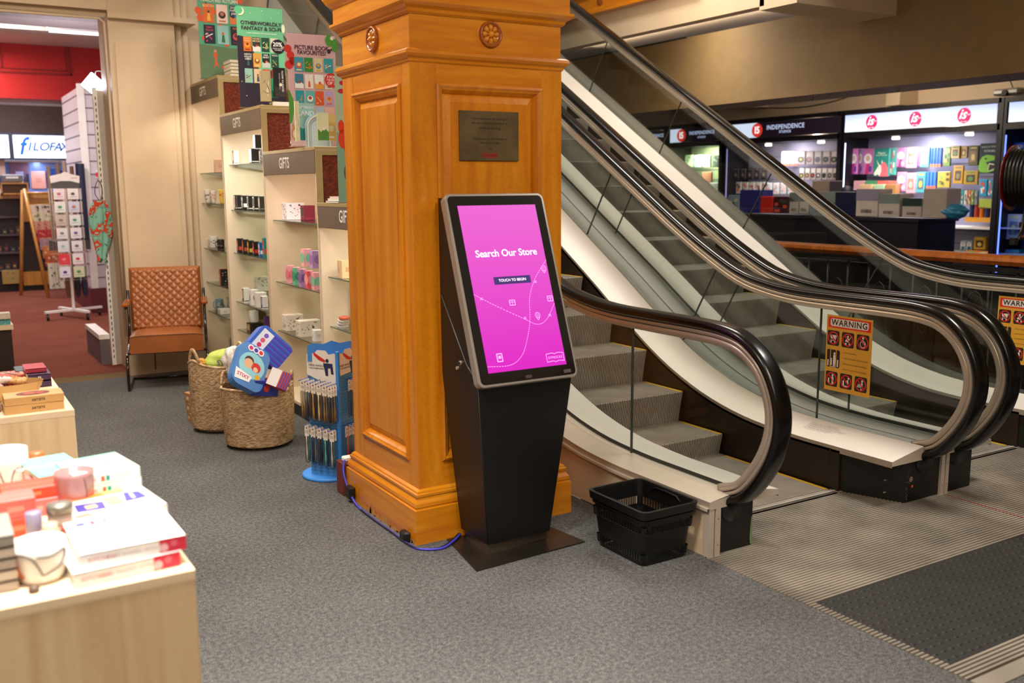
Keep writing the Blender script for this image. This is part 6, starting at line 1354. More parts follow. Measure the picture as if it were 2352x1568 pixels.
# greeting card spinner
t = thing('card_spinner', 'white greeting card spinner on castors in the far room', 'card rack', (1.42, 12.24, 0))
m = MB(); m.cyl((0, 0, .10), .016, 1.55, 'white'); m.build('pole', t)
for a in (0, PI/2):
    m = MB(); m.T = Matrix.Rotation(a+.35, 4, 'Z'); m.box((-.34, -.02, .085), (.34, .02, .11), 'white'); m.build('base_arm', t)
for a in (0, PI/2, PI, 3*PI/2):
    m = MB(); c = (.31*math.cos(a+.35), .31*math.sin(a+.35), .035); m.cyl((c[0]-.012, c[1], c[2]), .035, .024, 'black', 'x', 14); m.tube([c, (c[0], c[1], .09)], .008, 'black'); m.build('castor', t)
m = MB(); fr = frame((-.145, -.13, 0), (1, 0, 0), (0, 0, 1))
pts = [(0, 1.50), (.29, 1.50), (.30, 1.64), (.20, 1.665), (.15, 1.69), (.10, 1.665), (-.01, 1.64)]; m.quad([fr(u, v, .0) for u, v in pts], C_('#e6ddd2')); m.quad([fr(u, v, -.004) for u, v in pts][::-1], C_('#e6ddd2'))
m.poly(fr, [(0, 1.50), (.29, 1.50), (.295, 1.56), (.2, 1.585), (.1, 1.585), (-.005, 1.56)], C_('#4c4644'), .001); m.text(fr, 'cards', .24, 1.62, .03, C_('#c04a4a'), .001); m.build('header_card', t)
m = MB()
for z in [.46+k*.148 for k in range(8)]:
    for yy in (-.135, .135): m.tube([(-.15, yy, z), (.15, yy, z)], .0025, 'satin', 5)
    for xx in (-.15, .15): m.tube([(xx, -.135, z), (xx, .135, z)], .0025, 'satin', 5)
for xx in (-.15, 0, .15):
    for yy in (-.135, .135): m.tube([(xx, yy, .42), (xx, yy, 1.5)], .003, 'satin', 5)
m.build('wire_frame', t)
cardc = [('#e8dcd8', '#c8707a', 'pale card with a pink edge'), ('#ece6dc', '#5a5048', 'cream card with a small dark drawing'), ('#e9e4dc', '#3f9a6a', 'white card with green edge and red dot'), ('#cfd0de', '#b07a5a', 'lilac landscape card'), ('#cdbcae', '#8a8078', 'beige card with a grey tree'), ('#e6e8e0', '#4aa06c', 'white card with green edge'),
         ('#e9e6e0', '#8a8a8a', 'plain white card with thin lines'), ('#e9e6e4', '#7a5aa0', 'white card with a lilac flower'), ('#e4e4e2', '#a0c4cc', 'pale card with blue edge'), ('#e6e6e4', '#6c6c6c', 'pale card with a line drawing'), ('#e0404c', '#f08a90', 'plain red card'), ('#ece8e6', '#d8404c', 'white card with red edge'), ('#e8e8ec', '#4a3a8a', 'white card with purple car'), ('#d8dcb8', '#4c9a6a', 'pale green patterned card'), ('#e9e0d8', '#c87a4a', 'cream card with orange fruit'), ('#dfe6ea', '#5a8ac0', 'pale blue card')]
rows_ = ('topmost', 'second', 'third', 'fourth', 'fifth', 'sixth', 'seventh', 'lowest')
for k in range(7):
    for s in (0, 1):
        a, b, l = cardc[k*2+s]; x = 1.42-.072+.145*s; z = 1.375-k*.148
        t = thing('greeting_card', l+f', {rows_[k] if k < 6 else "lowest"} row of the spinner, {"left" if s == 0 else "right"} side', 'card', (x, 12.24-.150, z), 0, 'cards on the spinner')
        m = MB(); m.box((-.060, 0, 0), (.060, .008, .125), C_(a)); m.build('card', t)
        m = MB(); fr = frame((0, -.0006, 0), (1, 0, 0), (0, 0, 1)); m.r(fr, -.060, 0, .060, .004, C_(b)); m.r(fr, .055, 0, .060, .125, C_(b)); m.disc(fr, -.005, .065, .016, C_(b), ru=.022); m.line(fr, [(-.035, .03), (.035, .035)], .004, C_(b)); m.build('print', t)
for k in range(7):
    t = thing('greeting_card', f'card seen edge-on at the right side of the spinner, {rows_[k] if k < 6 else "lowest"} row', 'card', (1.42+.165, 12.24, 1.375-k*.148), 0, 'side cards on the spinner'); m = MB(); m.box((-.004, -.08, 0), (.004, .08, .125), C_(('#dcd8d0', '#c8c4b8', '#d8dce0')[k % 3])); m.build('card', t)
for i, (x, c, l) in enumerate(((1.30, '#8a7260', 'left taupe wrapping roll standing above the spinner'), (1.40, '#7a6450', 'middle taupe wrapping roll above the spinner'), (1.47, '#a08a78', 'pale taupe wrapping roll above the spinner'), (1.55, '#6a4a3a', 'brown wrapping roll beside the navy one'), (1.64, '#1e2444', 'wide navy wrapping roll against the slatwall'))):
    t = thing('wrapping_roll', l, 'roll', (x, 12.52, 0.9), 0, 'wrapping rolls behind the spinner'); m = MB(); m.cyl((0, 0, .0), .022 if i < 4 else .05, .86+(i % 3)*.03, C_(c)); m.build('body', t)
t = thing('roll_bin', 'dark wire bin holding the wrapping rolls behind the spinner', 'bin', (1.47, 12.52, 0)); m = MB(); m.box((-.22, -.03, .78), (.22, .06, .9), M('#4a4440')); m.build('body', t)
for i, (x, c, l) in enumerate(((1.50, '#2a2a30', 'black bundle hanging low beside the spinner pole'), (1.58, '#2f3a52', 'dark blue bundle hanging low beside the spinner pole'), (1.40, '#6a4a30', 'brown bundle hanging low beside the spinner pole'))): crumple('umbrella', l, 'umbrella', x, 12.40, .22, .035, .035, .16, C_(c), i+3, .15)
# easel with tea towels
t = thing('easel', 'wooden A-frame ladder rack draped with patterned tea towels', 'easel', (1.35, 15.1, 0))
wd_ = wood_mat('ladder_wood', '#a8702c', '#c48a3c', '#d8a050')
for a, b, nme in (((1.10, 15.3, 0), (1.22, 15.1, 1.48), 'leg'), ((1.40, 14.75, 0), (1.24, 15.05, 1.50), 'leg'), ((1.80, 15.3, 0), (1.72, 15.1, 1.48), 'leg'), ((1.92, 14.9, 0), (1.76, 15.05, 1.48), 'leg')):
    m = MB(); m.tube([a, b], .024, wd_, 6); m.build(nme, t, True)
m = MB(); m.tube([(1.22, 15.08, 1.44), (1.76, 15.08, 1.44)], .018, wd_, 6); m.build('top_rail', t, True)
tw = [('#d9cbb8', '#6a5a4a', 'cream tea towel with dark print'), ('#d8cfae', '#8a8a4a', 'cream tea towel with green figures'), ('#c8907a', '#b85a3a', 'rust patterned tea towel'), ('#b8303a', '#d8705a', 'bright red patterned tea towel'), ('#a88a8a', '#5a5a7a', 'grey mauve patterned tea towel'), ('#c87a4a', '#e0b080', 'orange patterned tea towel'), ('#b8583a', '#e0c0a0', 'red brown patterned tea towel'), ('#d8d4bc', '#5a6a4a', 'long cream tea towel with branches')]
for i, (a, b, l) in enumerate(tw):
    z = 1.28-i*.115; x0, x1 = 1.275+.022*i, 1.62+.012*i; h = .16 if i < 7 else .36; y = 15.0-i*.028
    m = MB(); m.tube([(1.26+.02*i, y+.02, z), (1.76, y+.02, z)], .008, wd_, 5); m.build('rung', t, True)
    tt = thing('tea_towel', l+' on the ladder rack', 'towel', ((x0+x1)/2, y, z-h), 0, 'tea towels on the ladder rack'); m = MB(); w_ = x1-x0
    m.grid(lambda u, v: (-w_/2+w_*u, -.012+.006*math.sin(u*25+i), h*v), 20, 4, C_(a, .8)); m.box((-w_/2, -.004, .0), (w_/2, .004, h-.01), C_(a, .8)); m.build('cloth', tt)
    m = MB(); fr = frame((-w_/2, -.019, 0), (1, 0, 0), (0, 0, 1)); rr = random.Random(i)
    for k in range(14): m.disc(fr, rr.uniform(.03, w_-.03), rr.uniform(.02, h-.02), rr.uniform(.008, .018), C_(b), seg=7)
    m.build('print', tt)
# far counter with shelves and sign boxes
t = thing('shop_counter', 'long counter with wooden top and dark open shelves at the back of the far room', 'counter', (.6, 16.3, 0))
m = MB(); m.box((-1.2, 15.95, 1.36), (1.78, 16.3, 1.42), wd_); m.build('worktop', t, True)
m = MB(); m.box((-1.2, 16.02, .1), (1.76, 16.28, 1.36), M('#2e2220')); m.build('carcass', t, True)
m = MB(); m.box((1.25, 15.98, 1.02), (1.72, 16.03, 1.36), wd_); m.build('front_panel', t, True)
m = MB(); m.box((1.20, 15.95, .08), (1.76, 16.02, .28), wd_); m.build('lower_panel', t, True)
m = MB(); m.box((-1.2, 15.97, 0), (1.76, 16.4, .10), 'black'); m.build('kick_board', t, True)
for k in range(4): m = MB(); m.box((-1.2, 15.93, .30+k*.26), (1.2, 16.02, .325+k*.26), M('#55474a')); m.build('shelf', t, True)
for k in range(3):
    for j in range(4):
        tt = prod('gift_box', ('low dark', 'mid brown', 'upper plum')[k]+' box on the far counter shelves, '+ords[j]+' from the left', .92+j*.09, 15.99, .325+k*.26, .07, .05, .07+.02*((j+k) % 3), ('#3a2a30', '#5c4030', '#4a2434', '#2c3c34')[(j+k) % 4], ('#8a5a4a', '#b89a5a', '#7a8a7a')[(j*2+k) % 3], style=4, group='boxes on the far counter shelves')
prod('gift_box', 'ochre and cream framed picture leaning low at the far counter', 1.05, 15.92, .12, .26, .03, .20, '#a88a4a', '#8f9a7a', '#5a6a5a', style=2)
t = thing('wooden_box', 'wooden drawer box on the far counter beside the ladder rack', 'box', (1.18, 15.8, 1.42)); m = MB()
m.box((-.18, -.0, .0), (.18, .2, .02), wd_); m.box((-.18, 0, .15), (.18, .2, .17), wd_); m.box((-.18, 0, 0), (-.16, .2, .16), wd_); m.box((.16, 0, 0), (.18, .2, .16), wd_); m.box((-.16, .05, .02), (.16, .2, .15), M('#5a3a1c')); m.build('body', t)
t = thing('till', 'grey till with a bright strip on the wooden box', 'till', (1.16, 15.84, 1.59)); m = MB(); m.bbox((-.14, 0, 0), (.14, .16, .12), M('#6e6a6c'), .02); m.build('body', t); m = MB(); m.box((-.08, -.002, .06), (.08, .0, .085), 'white'); m.build('strip', t)
for i, (x0, x1, txt) in enumerate(((-.2, 1.19, '17'), (1.25, 2.25, 'ƒILOFAX'))):
    t = thing('sign_box', ('glowing sign box at the far left edge with a thin grey number', 'glowing white sign box with blue slanted lettering')[i], 'sign', ((x0+x1)/2, 16.35, 1.97))
    m = MB(); m.box((x0-.03, 16.33, 1.93), (x1+.03, 16.5, 2.32), M('#2a2a3a')); m.build('casing', t, True)
    m = MB(); m.box((x0, 16.32, 1.955), (x1, 16.33, 2.29), M('sign_glow', '#eef4ff', emit=1.1)); m.build('panel', t, True)
    m = MB(); fr = frame((x0, 16.319, 1.955), (1, 0, 0), (0, 0, 1))
    if i: 
        m.text(fr, 'f', .13, .165, .36, C_('#1668b8'), sx=.9, shear=.25, bold=.02); 
        for q, c_ in enumerate('ILOFAX'): m.text(fr, c_, .22+.085*q+(.03 if q > 1 else 0)+(.02 if q > 2 else 0), .165, .175, C_('#1668b8'), shear=.25, bold=.02)
    else: m.text(fr, '17', x1-x0-.14, .18, .17, C_('#6a7a88'), sx=.8); m.text(fr, 'calendars', x1-x0-.16, .06, .05, C_('#6a7a88'))
    m.build('lettering', t, True)
t = thing('display_case', 'blue lit display case under the white sign box', 'display case', (1.65, 16.75, 0)); bb = M('case_blue', '#5f7fc0', .5)
m = MB(); m.box((1.08, 16.95, 1.4), (2.3, 17.0, 1.95), M('case_back', '#a8bce8')); m.build('back_panel', t, True)
m = MB(); m.box((1.04, 16.4, 0), (1.12, 17.0, 1.95), M('#b8978a')); m.build('side_panel', t, True); m = MB(); m.box((1.12, 16.45, 1.42), (2.3, 16.95, 1.50), bb); m.build('shelf', t, True)
m = MB(); m.box((1.12, 16.52, 1.90), (2.3, 16.95, 1.925), 'white'); m.build('top_panel', t, True)
area('case_lamp', (1.6, 16.65, 1.90), .08, 14, (.6, .7, 1.0), sizey=1.0)
for i, (x, w, h, c, c2, l) in enumerate(((1.32, .26, .42, '#7a5468', '#b8b0d8', 'mauve box with pale arch in the blue display case'), (1.30, .12, .20, '#d8dce8', '#3a4a6a', 'white and blue box in front of the mauve box'), (1.42, .03, .22, '#26364a', '#26364a', 'narrow dark box in the blue display case'), (1.56, .20, .26, '#c88a78', '#b87a68', 'salmon box in the blue display case'))):
    prod('gift_box', l, x, 16.62-.05*i, 1.50, w, .06, h, c, c2, c2, style=4)
crumple('potted_plant', 'blue tinted leafy decoration in the display case', 'plant', 1.84, 16.8, 1.56, .16, .08, .12, C_('#2c4f90'), 4, .5)
crumple('plush_toy', 'dark blue plush shape in the far left case under the number sign', 'toy', .93, 16.3, 1.50, .12, .08, .13, C_('#1c3a78'), 6, .2)
prod('gift_box', 'white and red packet in front of the dark blue plush shape', .95, 16.1, 1.42, .16, .06, .08, '#cfd8ea', '#c8304a', '#e8e8f0', style=2)
# ================================================================== void edge, beams and ceiling on the right
w = MB(); w.box((6.0, 5.9, 2.93), (6.12, 18, 3.19), 'cream_wall'); struct('trim_9', w)
w = MB(); w.box((5.90, 6.6, 3.19), (6.12, 18, 3.215), 'oak_cross'); w.box((5.94, 6.6, 3.215), (6.10, 18, 3.40), 'oak_cross'); w.box((5.88, 6.6, 3.40), (6.12, 18, 3.44), 'oak_cross'); struct('trim_10', w)
t = MB(); t.lathe([(0, 0), (.05, 0), (.05, -.012), (.03, -.016), (0, -.02)], 'oak_dark', (5.945, 8.05, 3.31), 20, 'x'); tag(t.build('rosette'), 'carved oak rosette on the fascia of the upper floor edge', 'rosette')
w = MB(); w.box((6.12, 5.9, 3.32), (12.2, 18, 3.4), M('ceiling_cream', '#cfc3ad', .7)); w.box((6.0, -2.6, 3.32), (12.2, 5.9, 3.4), 'ceiling_cream'); struct('ceiling', w)
w = MB(); w.box((6.0, 5.55, 2.90), (7.3, 5.95, 3.32), 'cream_wall'); struct('trim_11', w)
w = MB(); w.box((7.2, -2.6, 2.32), (7.75, 18, 3.06), M('beam_tan', '#84683f', .7)); w.box((7.19, 8.2, 3.055), (7.21, 10.5, 3.068), 'dark_gap'); struct('trim_12', w)
w = MB(); w.box((7.3, 7.2, 3.27), (8.2, 10.5, 3.32), M('#c9bba8')); w.box((7.34, 7.3, 3.23), (7.42, 10.4, 3.27), M('#8f7f70')); struct('trim_13', w)
w = MB(); w.box((10.75, -2.6, 0), (10.9, 18, 3.3), 'cream_wall'); struct('wall_shop', w)
w = MB(); w.box((10.4, 7.9, 2.45), (10.75, 8.1, 3.3), 'cream_wall'); w.box((10.2, 5.9, 2.4), (10.75, 6.3, 3.3), 'cream_wall'); w.box((10.3, 10.4, 2.6), (10.75, 10.8, 3.3), 'cream_wall'); struct('trim_14', w)
w = MB(); w.box((5.72, 17.9, 0), (10.9, 18.0, 3.3), M('#4a4038')); struct('wall_shop_far', w)
for i in range(2):
    m = MB(); y = (6.55, 5.6)[i]; m.tube(catmull([(7.35, y, 2.318), (7.35, y, 2.295), (7.35, y+.012, 2.285), (7.35, y+.02, 2.295)], 4), .003, 'black'); tag(m.build('ceiling_hook'), ('small hook under the tan beam, left one', 'small hook under the tan beam, right one')[i], 'hook')
m = MB(); m.tube(catmull([(10.2, 10.1, 2.56), (10.1, 9.2, 2.50), (9.9, 8.4, 2.53), (9.0, 7.2, 2.55), (7.6, 6.2, 2.45)], 6), .008, 'black'); tag(m.build('sagging_cable'), 'thin cable sagging below the tan beam above the shop signs', 'cable')
m = MB(); m.tube([(10.2, 6.6, 3.1), (10.2, 6.3, 2.45)], .006, 'black'); tag(m.build('hanging_wire'), 'short dark wire dropping to the shop fixture near the right edge', 'wire')
t = MB(); t.bbox((10.1, 6.2, 2.43), (10.3, 6.5, 2.50), 'grey_metal', .02); t.cyl((10.08, 6.35, 2.455), .03, .05, 'black', 'x'); tag(t.build('camera_box'), 'small grey box with a round lens on top of the shop fixture', 'camera')

# ------------------------------------------------------------------ gift fixtures along the wall
FXX = 10.0; fxb = M('fixture_black', '#14101a', .4)
slot_bays = [(4.2, 6.28, 'far right fixture bay lit deep blue'), (6.32, 8.40, 'fixture bay under the three round pink logos'), (8.46, 10.5, 'fixture bay of headphone packs under the red round logo'), (10.6, 11.75, 'narrow fixture bay seen through the escalator glass'), (11.85, 13.6, 'farthest fixture bay seen through the escalator glass')]
fx = []
for i, (y0, y1, nm) in enumerate(slot_bays):
    t = thing('shop_fixture', 'black '+nm, 'shelving', (FXX+.3, (y0+y1)/2, 0)); fx.append(t)
    m = MB(); 
    m.box((FXX, y0-.03, 0), (FXX+.6, y0+.03, 2.40), fxb); m.build('side_panel', t, True); m = MB(); m.box((FXX, y1-.03, 0), (FXX+.6, y1+.0, 2.40), fxb); m.build('side_panel', t, True)
    m = MB(); m.box((FXX+.05, y0, 2.06), (FXX+.6, y1-.03, 2.12), fxb); m.box((FXX, y0, 2.345), (FXX+.6, y1-.03, 2.40), fxb); m.box((FXX, y0, 2.06), (FXX+.05, y1-.03, 2.125), fxb); m.build('top_panel', t, True)
    m = MB(); m.box((FXX+.45, y0+.03, .1), (FXX+.5, y1-.03, 2.06), M('fix_back'+str(i), ('#4a6ab0', '#8f8ca4', '#8a8694', '#a4ac88', '#8a86a0')[i], .6)); m.build('back_panel', t, True)
    for k in range(11): m = MB(); m.box((FXX+.445, y0+.03, .32+k*.155), (FXX+.45, y1-.03, .332+k*.155), M('#6c6878')); m.build('slat_line', t, True)
    m = MB(); m.box((FXX+.03, y0+.03, 0), (FXX+.45, y1-.03, .12), fxb); m.build('plinth', t, True)
    if i != 1 or True:
        m = MB(); m.box((FXX-.004, y1-.05, .3), (FXX+.0, y1-.035, 2.0), M(('led_blue', 'led_white', 'led_lilac', 'led_green', 'led_lilac')[i], ('#5a7aff', '#c8d4ff', '#b0a8e8', '#d8f08a', '#a8a0ff')[i], emit=(2.5, 3, .8, 1.2, 1)[i])); m.build('edge_light', t, True)
    area('fixture_lamp', (FXX+.22, (y0+y1)/2, 2.045), .10, (14, 44, 32, 26, 16)[i], ((.35, .5, 1), (.93, .92, 1), (.95, .88, .95), (.9, 1, .75), (.7, .7, 1))[i], sizey=y1-y0-.5, aim=(.3, 0, -1))
    for yy in ((y0+.55), (y1-.55)):
        if i in (1, 2): m = MB(); m.cyl((FXX+.30, yy, 2.03), .045, .025, M('spot_glow', '#fff3e4', emit=8)); m.build('spot_lamp', t, True)
# sign faces
def sign(y0, y1, mat, nm='sign_panel', lab=None, i=0):
    t = thing('shop_sign', lab, 'sign', (FXX-.01, (y0+y1)/2, 2.235)); m = MB(); m.box((FXX-.012, y0, 2.132), (FXX, y1, 2.338), mat); m.build('panel', t, True); return t
g1 = bpy.data.materials.new('sign_gradient'); g1.use_nodes = True; nt = g1.node_tree; n = nt.nodes; bs = n['Principled BSDF']; tc = n.new('ShaderNodeTexCoord'); sx = n.new('ShaderNodeSeparateXYZ'); nt.links.new(tc.outputs['Object'], sx.inputs[0])
mr = n.new('ShaderNodeMapRange'); mr.inputs[1].default_value = -.1; mr.inputs[2].default_value = .1; nt.links.new(sx.outputs[2], mr.inputs[0]); rp = n.new('ShaderNodeValToRGB'); rp.color_ramp.elements[0].color = lin('#f4fcff'); rp.color_ramp.elements[1].color = lin('#9cb4e8'); nt.links.new(mr.outputs[0], rp.inputs[0])
nt.links.new(rp.outputs[0], bs.inputs['Emission Color']); bs.inputs['Emission Strength'].default_value = 1.25; bs.inputs['Base Color'].default_value = (.3, .3, .35, 1); MATS['sign_gradient'] = g1
s1 = sign(6.36, 8.37, g1, lab='glowing white and blue sign with three round pink logos'); fr = frame((FXX-.0125, 8.37, 2.132), (0, -1, 0), (0, 0, 1))
pk1 = M('logo_pink', '#c8286a', emit=.75); pw = M('logo_white', '#ffffff', emit=1.0)
for y in (7.97, 7.36, 6.74):
    m = MB(); u = 8.37-y; m.disc(fr, u, .102, .086, pk1, .001, ru=.083, seg=36); m.text(fr, 'is', u-.005, .115, .15, pw, .002, shear=.35, bold=.012); m.text(fr, 'GIFT', u+.058, .11, .022, pw, .002); m.text(fr, 'EST 1987', u, .035, .020, pw, .002, bold=.01); m.build('logo', s1, True)
sign(4.3, 6.22, g1, lab='plain glowing white and blue sign at the right edge')
dk_ = M('sign_dark', '#2a2030', .25, emit=.15)
for (y0, y1, yl, lit, tx_, lab) in ((8.45, 10.45, 9.87, 10.25, 9.36, 'dark sign with a red round logo and white lettering, nearest of its kind'), (10.58, 11.70, 11.44, 11.66, 10.99, 'second dark sign with a red round logo, behind the escalator glass'), (11.85, 13.5, 12.98, 13.2, 12.13, 'farthest dark sign, only part of its lettering visible through the glass')):
    s = sign(y0, y1, dk_, lab=lab); fr = frame((FXX-.0125, y1, 2.132), (0, -1, 0), (0, 0, 1)); U = lambda y: y1-y
    m = MB(); m.r(fr, U(min(lit+.15, y1)), .004, U(yl), .202, M('sign_lit', '#cfe0f4', emit=.9), .0008); m.disc(fr, U(yl), .102, .094, M('logo_red', '#d8382c', emit=.7), .0015, seg=36, ru=.1)
    m.text(fr, 'I5', U(yl), .100, .13, pw, .0025, bold=.03); m.build('logo', s, True)
    m = MB(); k = 1 if y0 < 9 else .82; m.text(fr, 'INDEPENDENCE', U(tx_), .125, .085*k, M('sign_text', '#c8d8ff', emit=.8), .002, bold=.012, space=1.1); m.text(fr, 'STUDIOS', U(tx_), .060, .048*k, 'sign_text', .002, bold=.012, space=1.1); m.build('lettering', s, True)

# ------------------------------------------------------------------ hanging and standing packs (faces towards -x)
def pack(label, px0, px1, py0, py1, X, col, art, col2='#e8e0d8', col3='#333333', t_=.03, nm='hanging_pack', cat='pack', group=None, txt=None):
    a = onX(px0, (py0+py1)/2, X); b = onX(px1, (py0+py1)/2, X); top = onX((px0+px1)/2, py0, X).z; bot = onX((px0+px1)/2, py1, X).z; w = a.y-b.y; h = top-bot
    t = thing(nm, label, cat, (X+t_/2, (a.y+b.y)/2, bot), 0, group)
    m = MB(); m.bbox((-t_/2, -w/2, 0), (t_/2, w/2, h), C_(col, .35), min(.006, w*.08)); m.build('body', t)
    m = MB(); fr = frame((-t_/2-.0008, w/2, 0), (0, -1, 0), (0, 0, 1)); c2, c3 = C_(col2), C_(col3)
    if art == 'win': m.rrect(fr, w*.2, h*.18, w*.8, h*.72, min(w, h)*.05, c2); m.disc(fr, w*.5, h*.42, h*.16, c3, .0012, ru=w*.18); m.r(fr, w*.2, h*.84, w*.8, h*.92, c3)
    elif art == 'doll': m.disc(fr, w*.5, h*.60, h*.20, C_('#e8e2ea'), ru=w*.40); m.disc(fr, w*.5, h*.62, h*.11, C_('#c9b49c', .25), .0014, ru=w*.2); m.poly(fr, [(w*.25, 0), (w*.6, 0), (w*.7, h*.42), (w*.4, h*.42)], c2, .0010); m.disc(fr, w*.75, h*.2, h*.12, c3, .0012, ru=w*.18)
    elif art == 'unicorn':
        m.poly(fr, [(w*.06, h*.10), (w*.16, h*.02), (w*.32, h*.08), (w*.45, 0), (w*.85, 0), (w*.60, h*.38), (w*.42, h*.42), (w*.30, h*.34)], C_('#efe6d6'), .001); m.poly(fr, [(w*.45, 0), (w*.98, 0), (w*.95, h*.3), (w*.80, h*.48), (w*.62, h*.52), (w*.50, h*.42), (w*.55, h*.2)], C_('#e86a70'), .0014)
        m.poly(fr, [(w*.34, h*.40), (w*.42, h*.40), (w*.18, h*.62)], C_('#efe6d6'), .0016); m.poly(fr, [(w*.52, h*.48), (w*.60, h*.48), (w*.57, h*.60)], C_('#efe6d6'), .0016); m.disc(fr, w*.38, h*.30, .006, C_('#2a2a2a'), .002)
        m.text(fr, 'Magical', w*.5, h*.84, w*.16, C_('#e8f0dc'), .001); m.text(fr, 'Unicorn Journal', w*.5, h*.76, w*.11, C_('#e8f0dc'), .001)
    elif art == 'rex':
        m.poly(fr, [(0, h*.16), (w*.1, h*.04), (w*.55, h*.02), (w, h*.10), (w, h*.30), (w*.55, h*.28), (w*.42, h*.36), (w*.60, h*.40), (w, h*.44), (w, h*.56), (w*.72, h*.60), (w*.45, h*.62), (w*.18, h*.56), (w*.04, h*.42)], C_('#7ec02c'), .001)
        m.poly(fr, [(w*.55, h*.06), (w*.95, h*.14), (w*.98, h*.30), (w*.6, h*.34)], C_('#e8e4d0'), .0012); m.poly(fr, [(w*.58, h*.08), (w*.92, h*.15), (w*.94, h*.27), (w*.64, h*.30)], C_('#3a2020'), .0014); m.poly(fr, [(w*.3, h*.50), (w*.48, h*.52), (w*.44, h*.44)], C_('#1c2a10'), .0014)
        m.text(fr, 'BUILD A TITAN', w*.56, h*.88, w*.13, C_('#b8c8c0'), .001, bold=.01); m.text(fr, 'TOTE BAG', w*.62, h*.74, w*.15, C_('#d0dcd4'), .001, bold=.01)
    elif art == 'head': m.r(fr, w*.08, h*.60, w*.92, h*.97, C_('#e6e0da')); m.disc(fr, w*.42, h*.38, h*.22, C_('#26221f', .3), .0012, ru=w*.42); m.disc(fr, w*.42, h*.38, h*.12, c3, .0016, ru=w*.22)
    elif art == 'stripe':
        for k in range(5): m.r(fr, w*(.02+.2*k), h*.03, w*(.14+.2*k), h*.97, c2 if k % 2 else c3)
        m.r(fr, 0, 0, w, h*.14, C_('#d86a3a'), .0012)
    elif art == 'multi':
        rr = random.Random(len(label)+int(px0)); 
        for k in range(8): u, v = rr.uniform(.05, .7)*w, rr.uniform(.05, .75)*h; m.r(fr, u, v, u+w*.24, v+h*.18, (c2, c3)[k % 2], .0004+.0002*k)
    elif art == 'bar':
        m.r(fr, 0, h*.58, w, h, c2, .0006); rr = random.Random(5); u = w*.25
        while u < w*.72: d_ = rr.uniform(.003, .009); m.r(fr, u, h*.13, u+d_, h*.26, C_('#26221f'), .001); u += d_+rr.uniform(.003, .008)
        m.text(fr, '4 pcs', w*.85, h*.18, h*.06, C_('#4a4640'))
    elif art == 'plain': m.r(fr, w*.1, h*.06, w*.45, h*.12, c2)
    if txt: m.text(fr, txt, w*.5, h*.7, w*.16, c3, .002)
    m.build('print', t); return t
XR = FXX+.16; XB_ = FXX+.30
G1 = 'packs in the bay under the pink logos'
pack('pink doll blister pack, leftmost on the top row under the pink logos', 1953, 1969, 341, 400, XR, '#c87ab8', 'doll', '#b02a8a', '#6a3aa0', group=G1)
pack('lilac doll blister pack between the two doll packs with bows', 1970, 1981, 341, 400, XR+.06, '#a88ac8', 'doll', '#b02a8a', '#6a3aa0', group=G1)
pack('pink doll blister pack right beside the unicorn book', 1982, 2005, 341, 400, XR, '#c070b0', 'doll', '#c0306a', '#6a3aa0', group=G1)
pack('teal book with a pink maned unicorn', 2006, 2042, 341, 405, XR-.02, '#2c8578', 'unicorn', group=None, nm='book', cat='book')
pack('second teal unicorn book partly behind the first', 2043, 2058, 340, 402, XR+.05, '#5fb8ac', 'multi', '#e86a70', '#efe6d6', nm='book', cat='book')
pack('pink and purple toy pack right of the unicorn books', 2059, 2079, 339, 384, XR, '#b87aa8', 'doll', '#8a3a6a', '#d8a0b8', group=G1)
pack('rose window box on the top row', 2081, 2104, 338, 386, XR, '#e0a0a8', 'win', '#8a6a5a', '#c89a90', group=G1)
pack('violet box edge behind the rose window box', 2104, 2114, 338, 382, XR+.04, '#8a5ab0', 'plain', '#b090d0', group=G1)
pack('teal window box on the top row', 2114, 2134, 338, 384, XR, '#5fa8a8', 'win', '#9ab8c0', '#5a6a70', group=G1)
for i in range(4): pack('blue pencil pack with orange foot, '+ords[i]+' from the left on the top row', 2135+i*7, 2141+i*7, 339, 383, XR+.02, '#2a5ac0', 'stripe', '#3a7ad8', '#1c4aa8', group='blue pencil packs on the top row')
pack('green dinosaur card pack on the top row', 2167, 2183, 337, 382, XR, '#6a8a3a', 'multi', '#c8b060', '#3a5a2a', group=G1)
pack('golden green window pack on the top row', 2184, 2204, 335, 364, XR, '#b89a4a', 'win', '#6a4a2a', '#4a7a3a', group=G1)
pack('second golden green window pack on the top row', 2205, 2222, 335, 363, XR+.02, '#a88a40', 'win', '#7a5a34', '#c8a850', group=G1)
pack('brown and green window box next to the dinosaur pack', 2224, 2247, 334, 380, XR, '#5a5a30', 'win', '#8a6a48', '#c8b068', group=G1)
pack('navy pack printed with a bright green dinosaur head', 2249, 2288, 329, 398, XR-.02, '#16283a', 'rex')
pack('pink toy pack at the left of the second row', 2059, 2080, 395, 439, XR, '#d890a8', 'doll', '#a8406a', '#e8c0c8', group=G1)
pack('rose window box on the second row', 2081, 2103, 397, 444, XR, '#dc9aa4', 'win', '#9a7466', '#d0a89a', group=G1)
pack('teal and yellow window pack on the second row', 2104, 2125, 395, 443, XR, '#4fa0a4', 'win', '#58606a', '#c8b04a', group=G1)
for i in range(3): pack('blue crayon pack, '+ords[i]+' from the left on the second row', 2127+i*8, 2134+i*8, 395, 432, XR+.02, '#2f6ac8', 'stripe', '#5aa0e0', '#2450b0', group='blue crayon packs on the second row')
pack('yellow and brown animal pack on the second row', 2153, 2182, 394, 431, XR, '#c8a84a', 'multi', '#5a4a2a', '#8aa04a', group=G1)
pack('amber window box hanging lower in the middle', 2189, 2212, 380, 422, XR, '#c89a3a', 'win', '#5a4630', '#8a7a4a', group=G1)
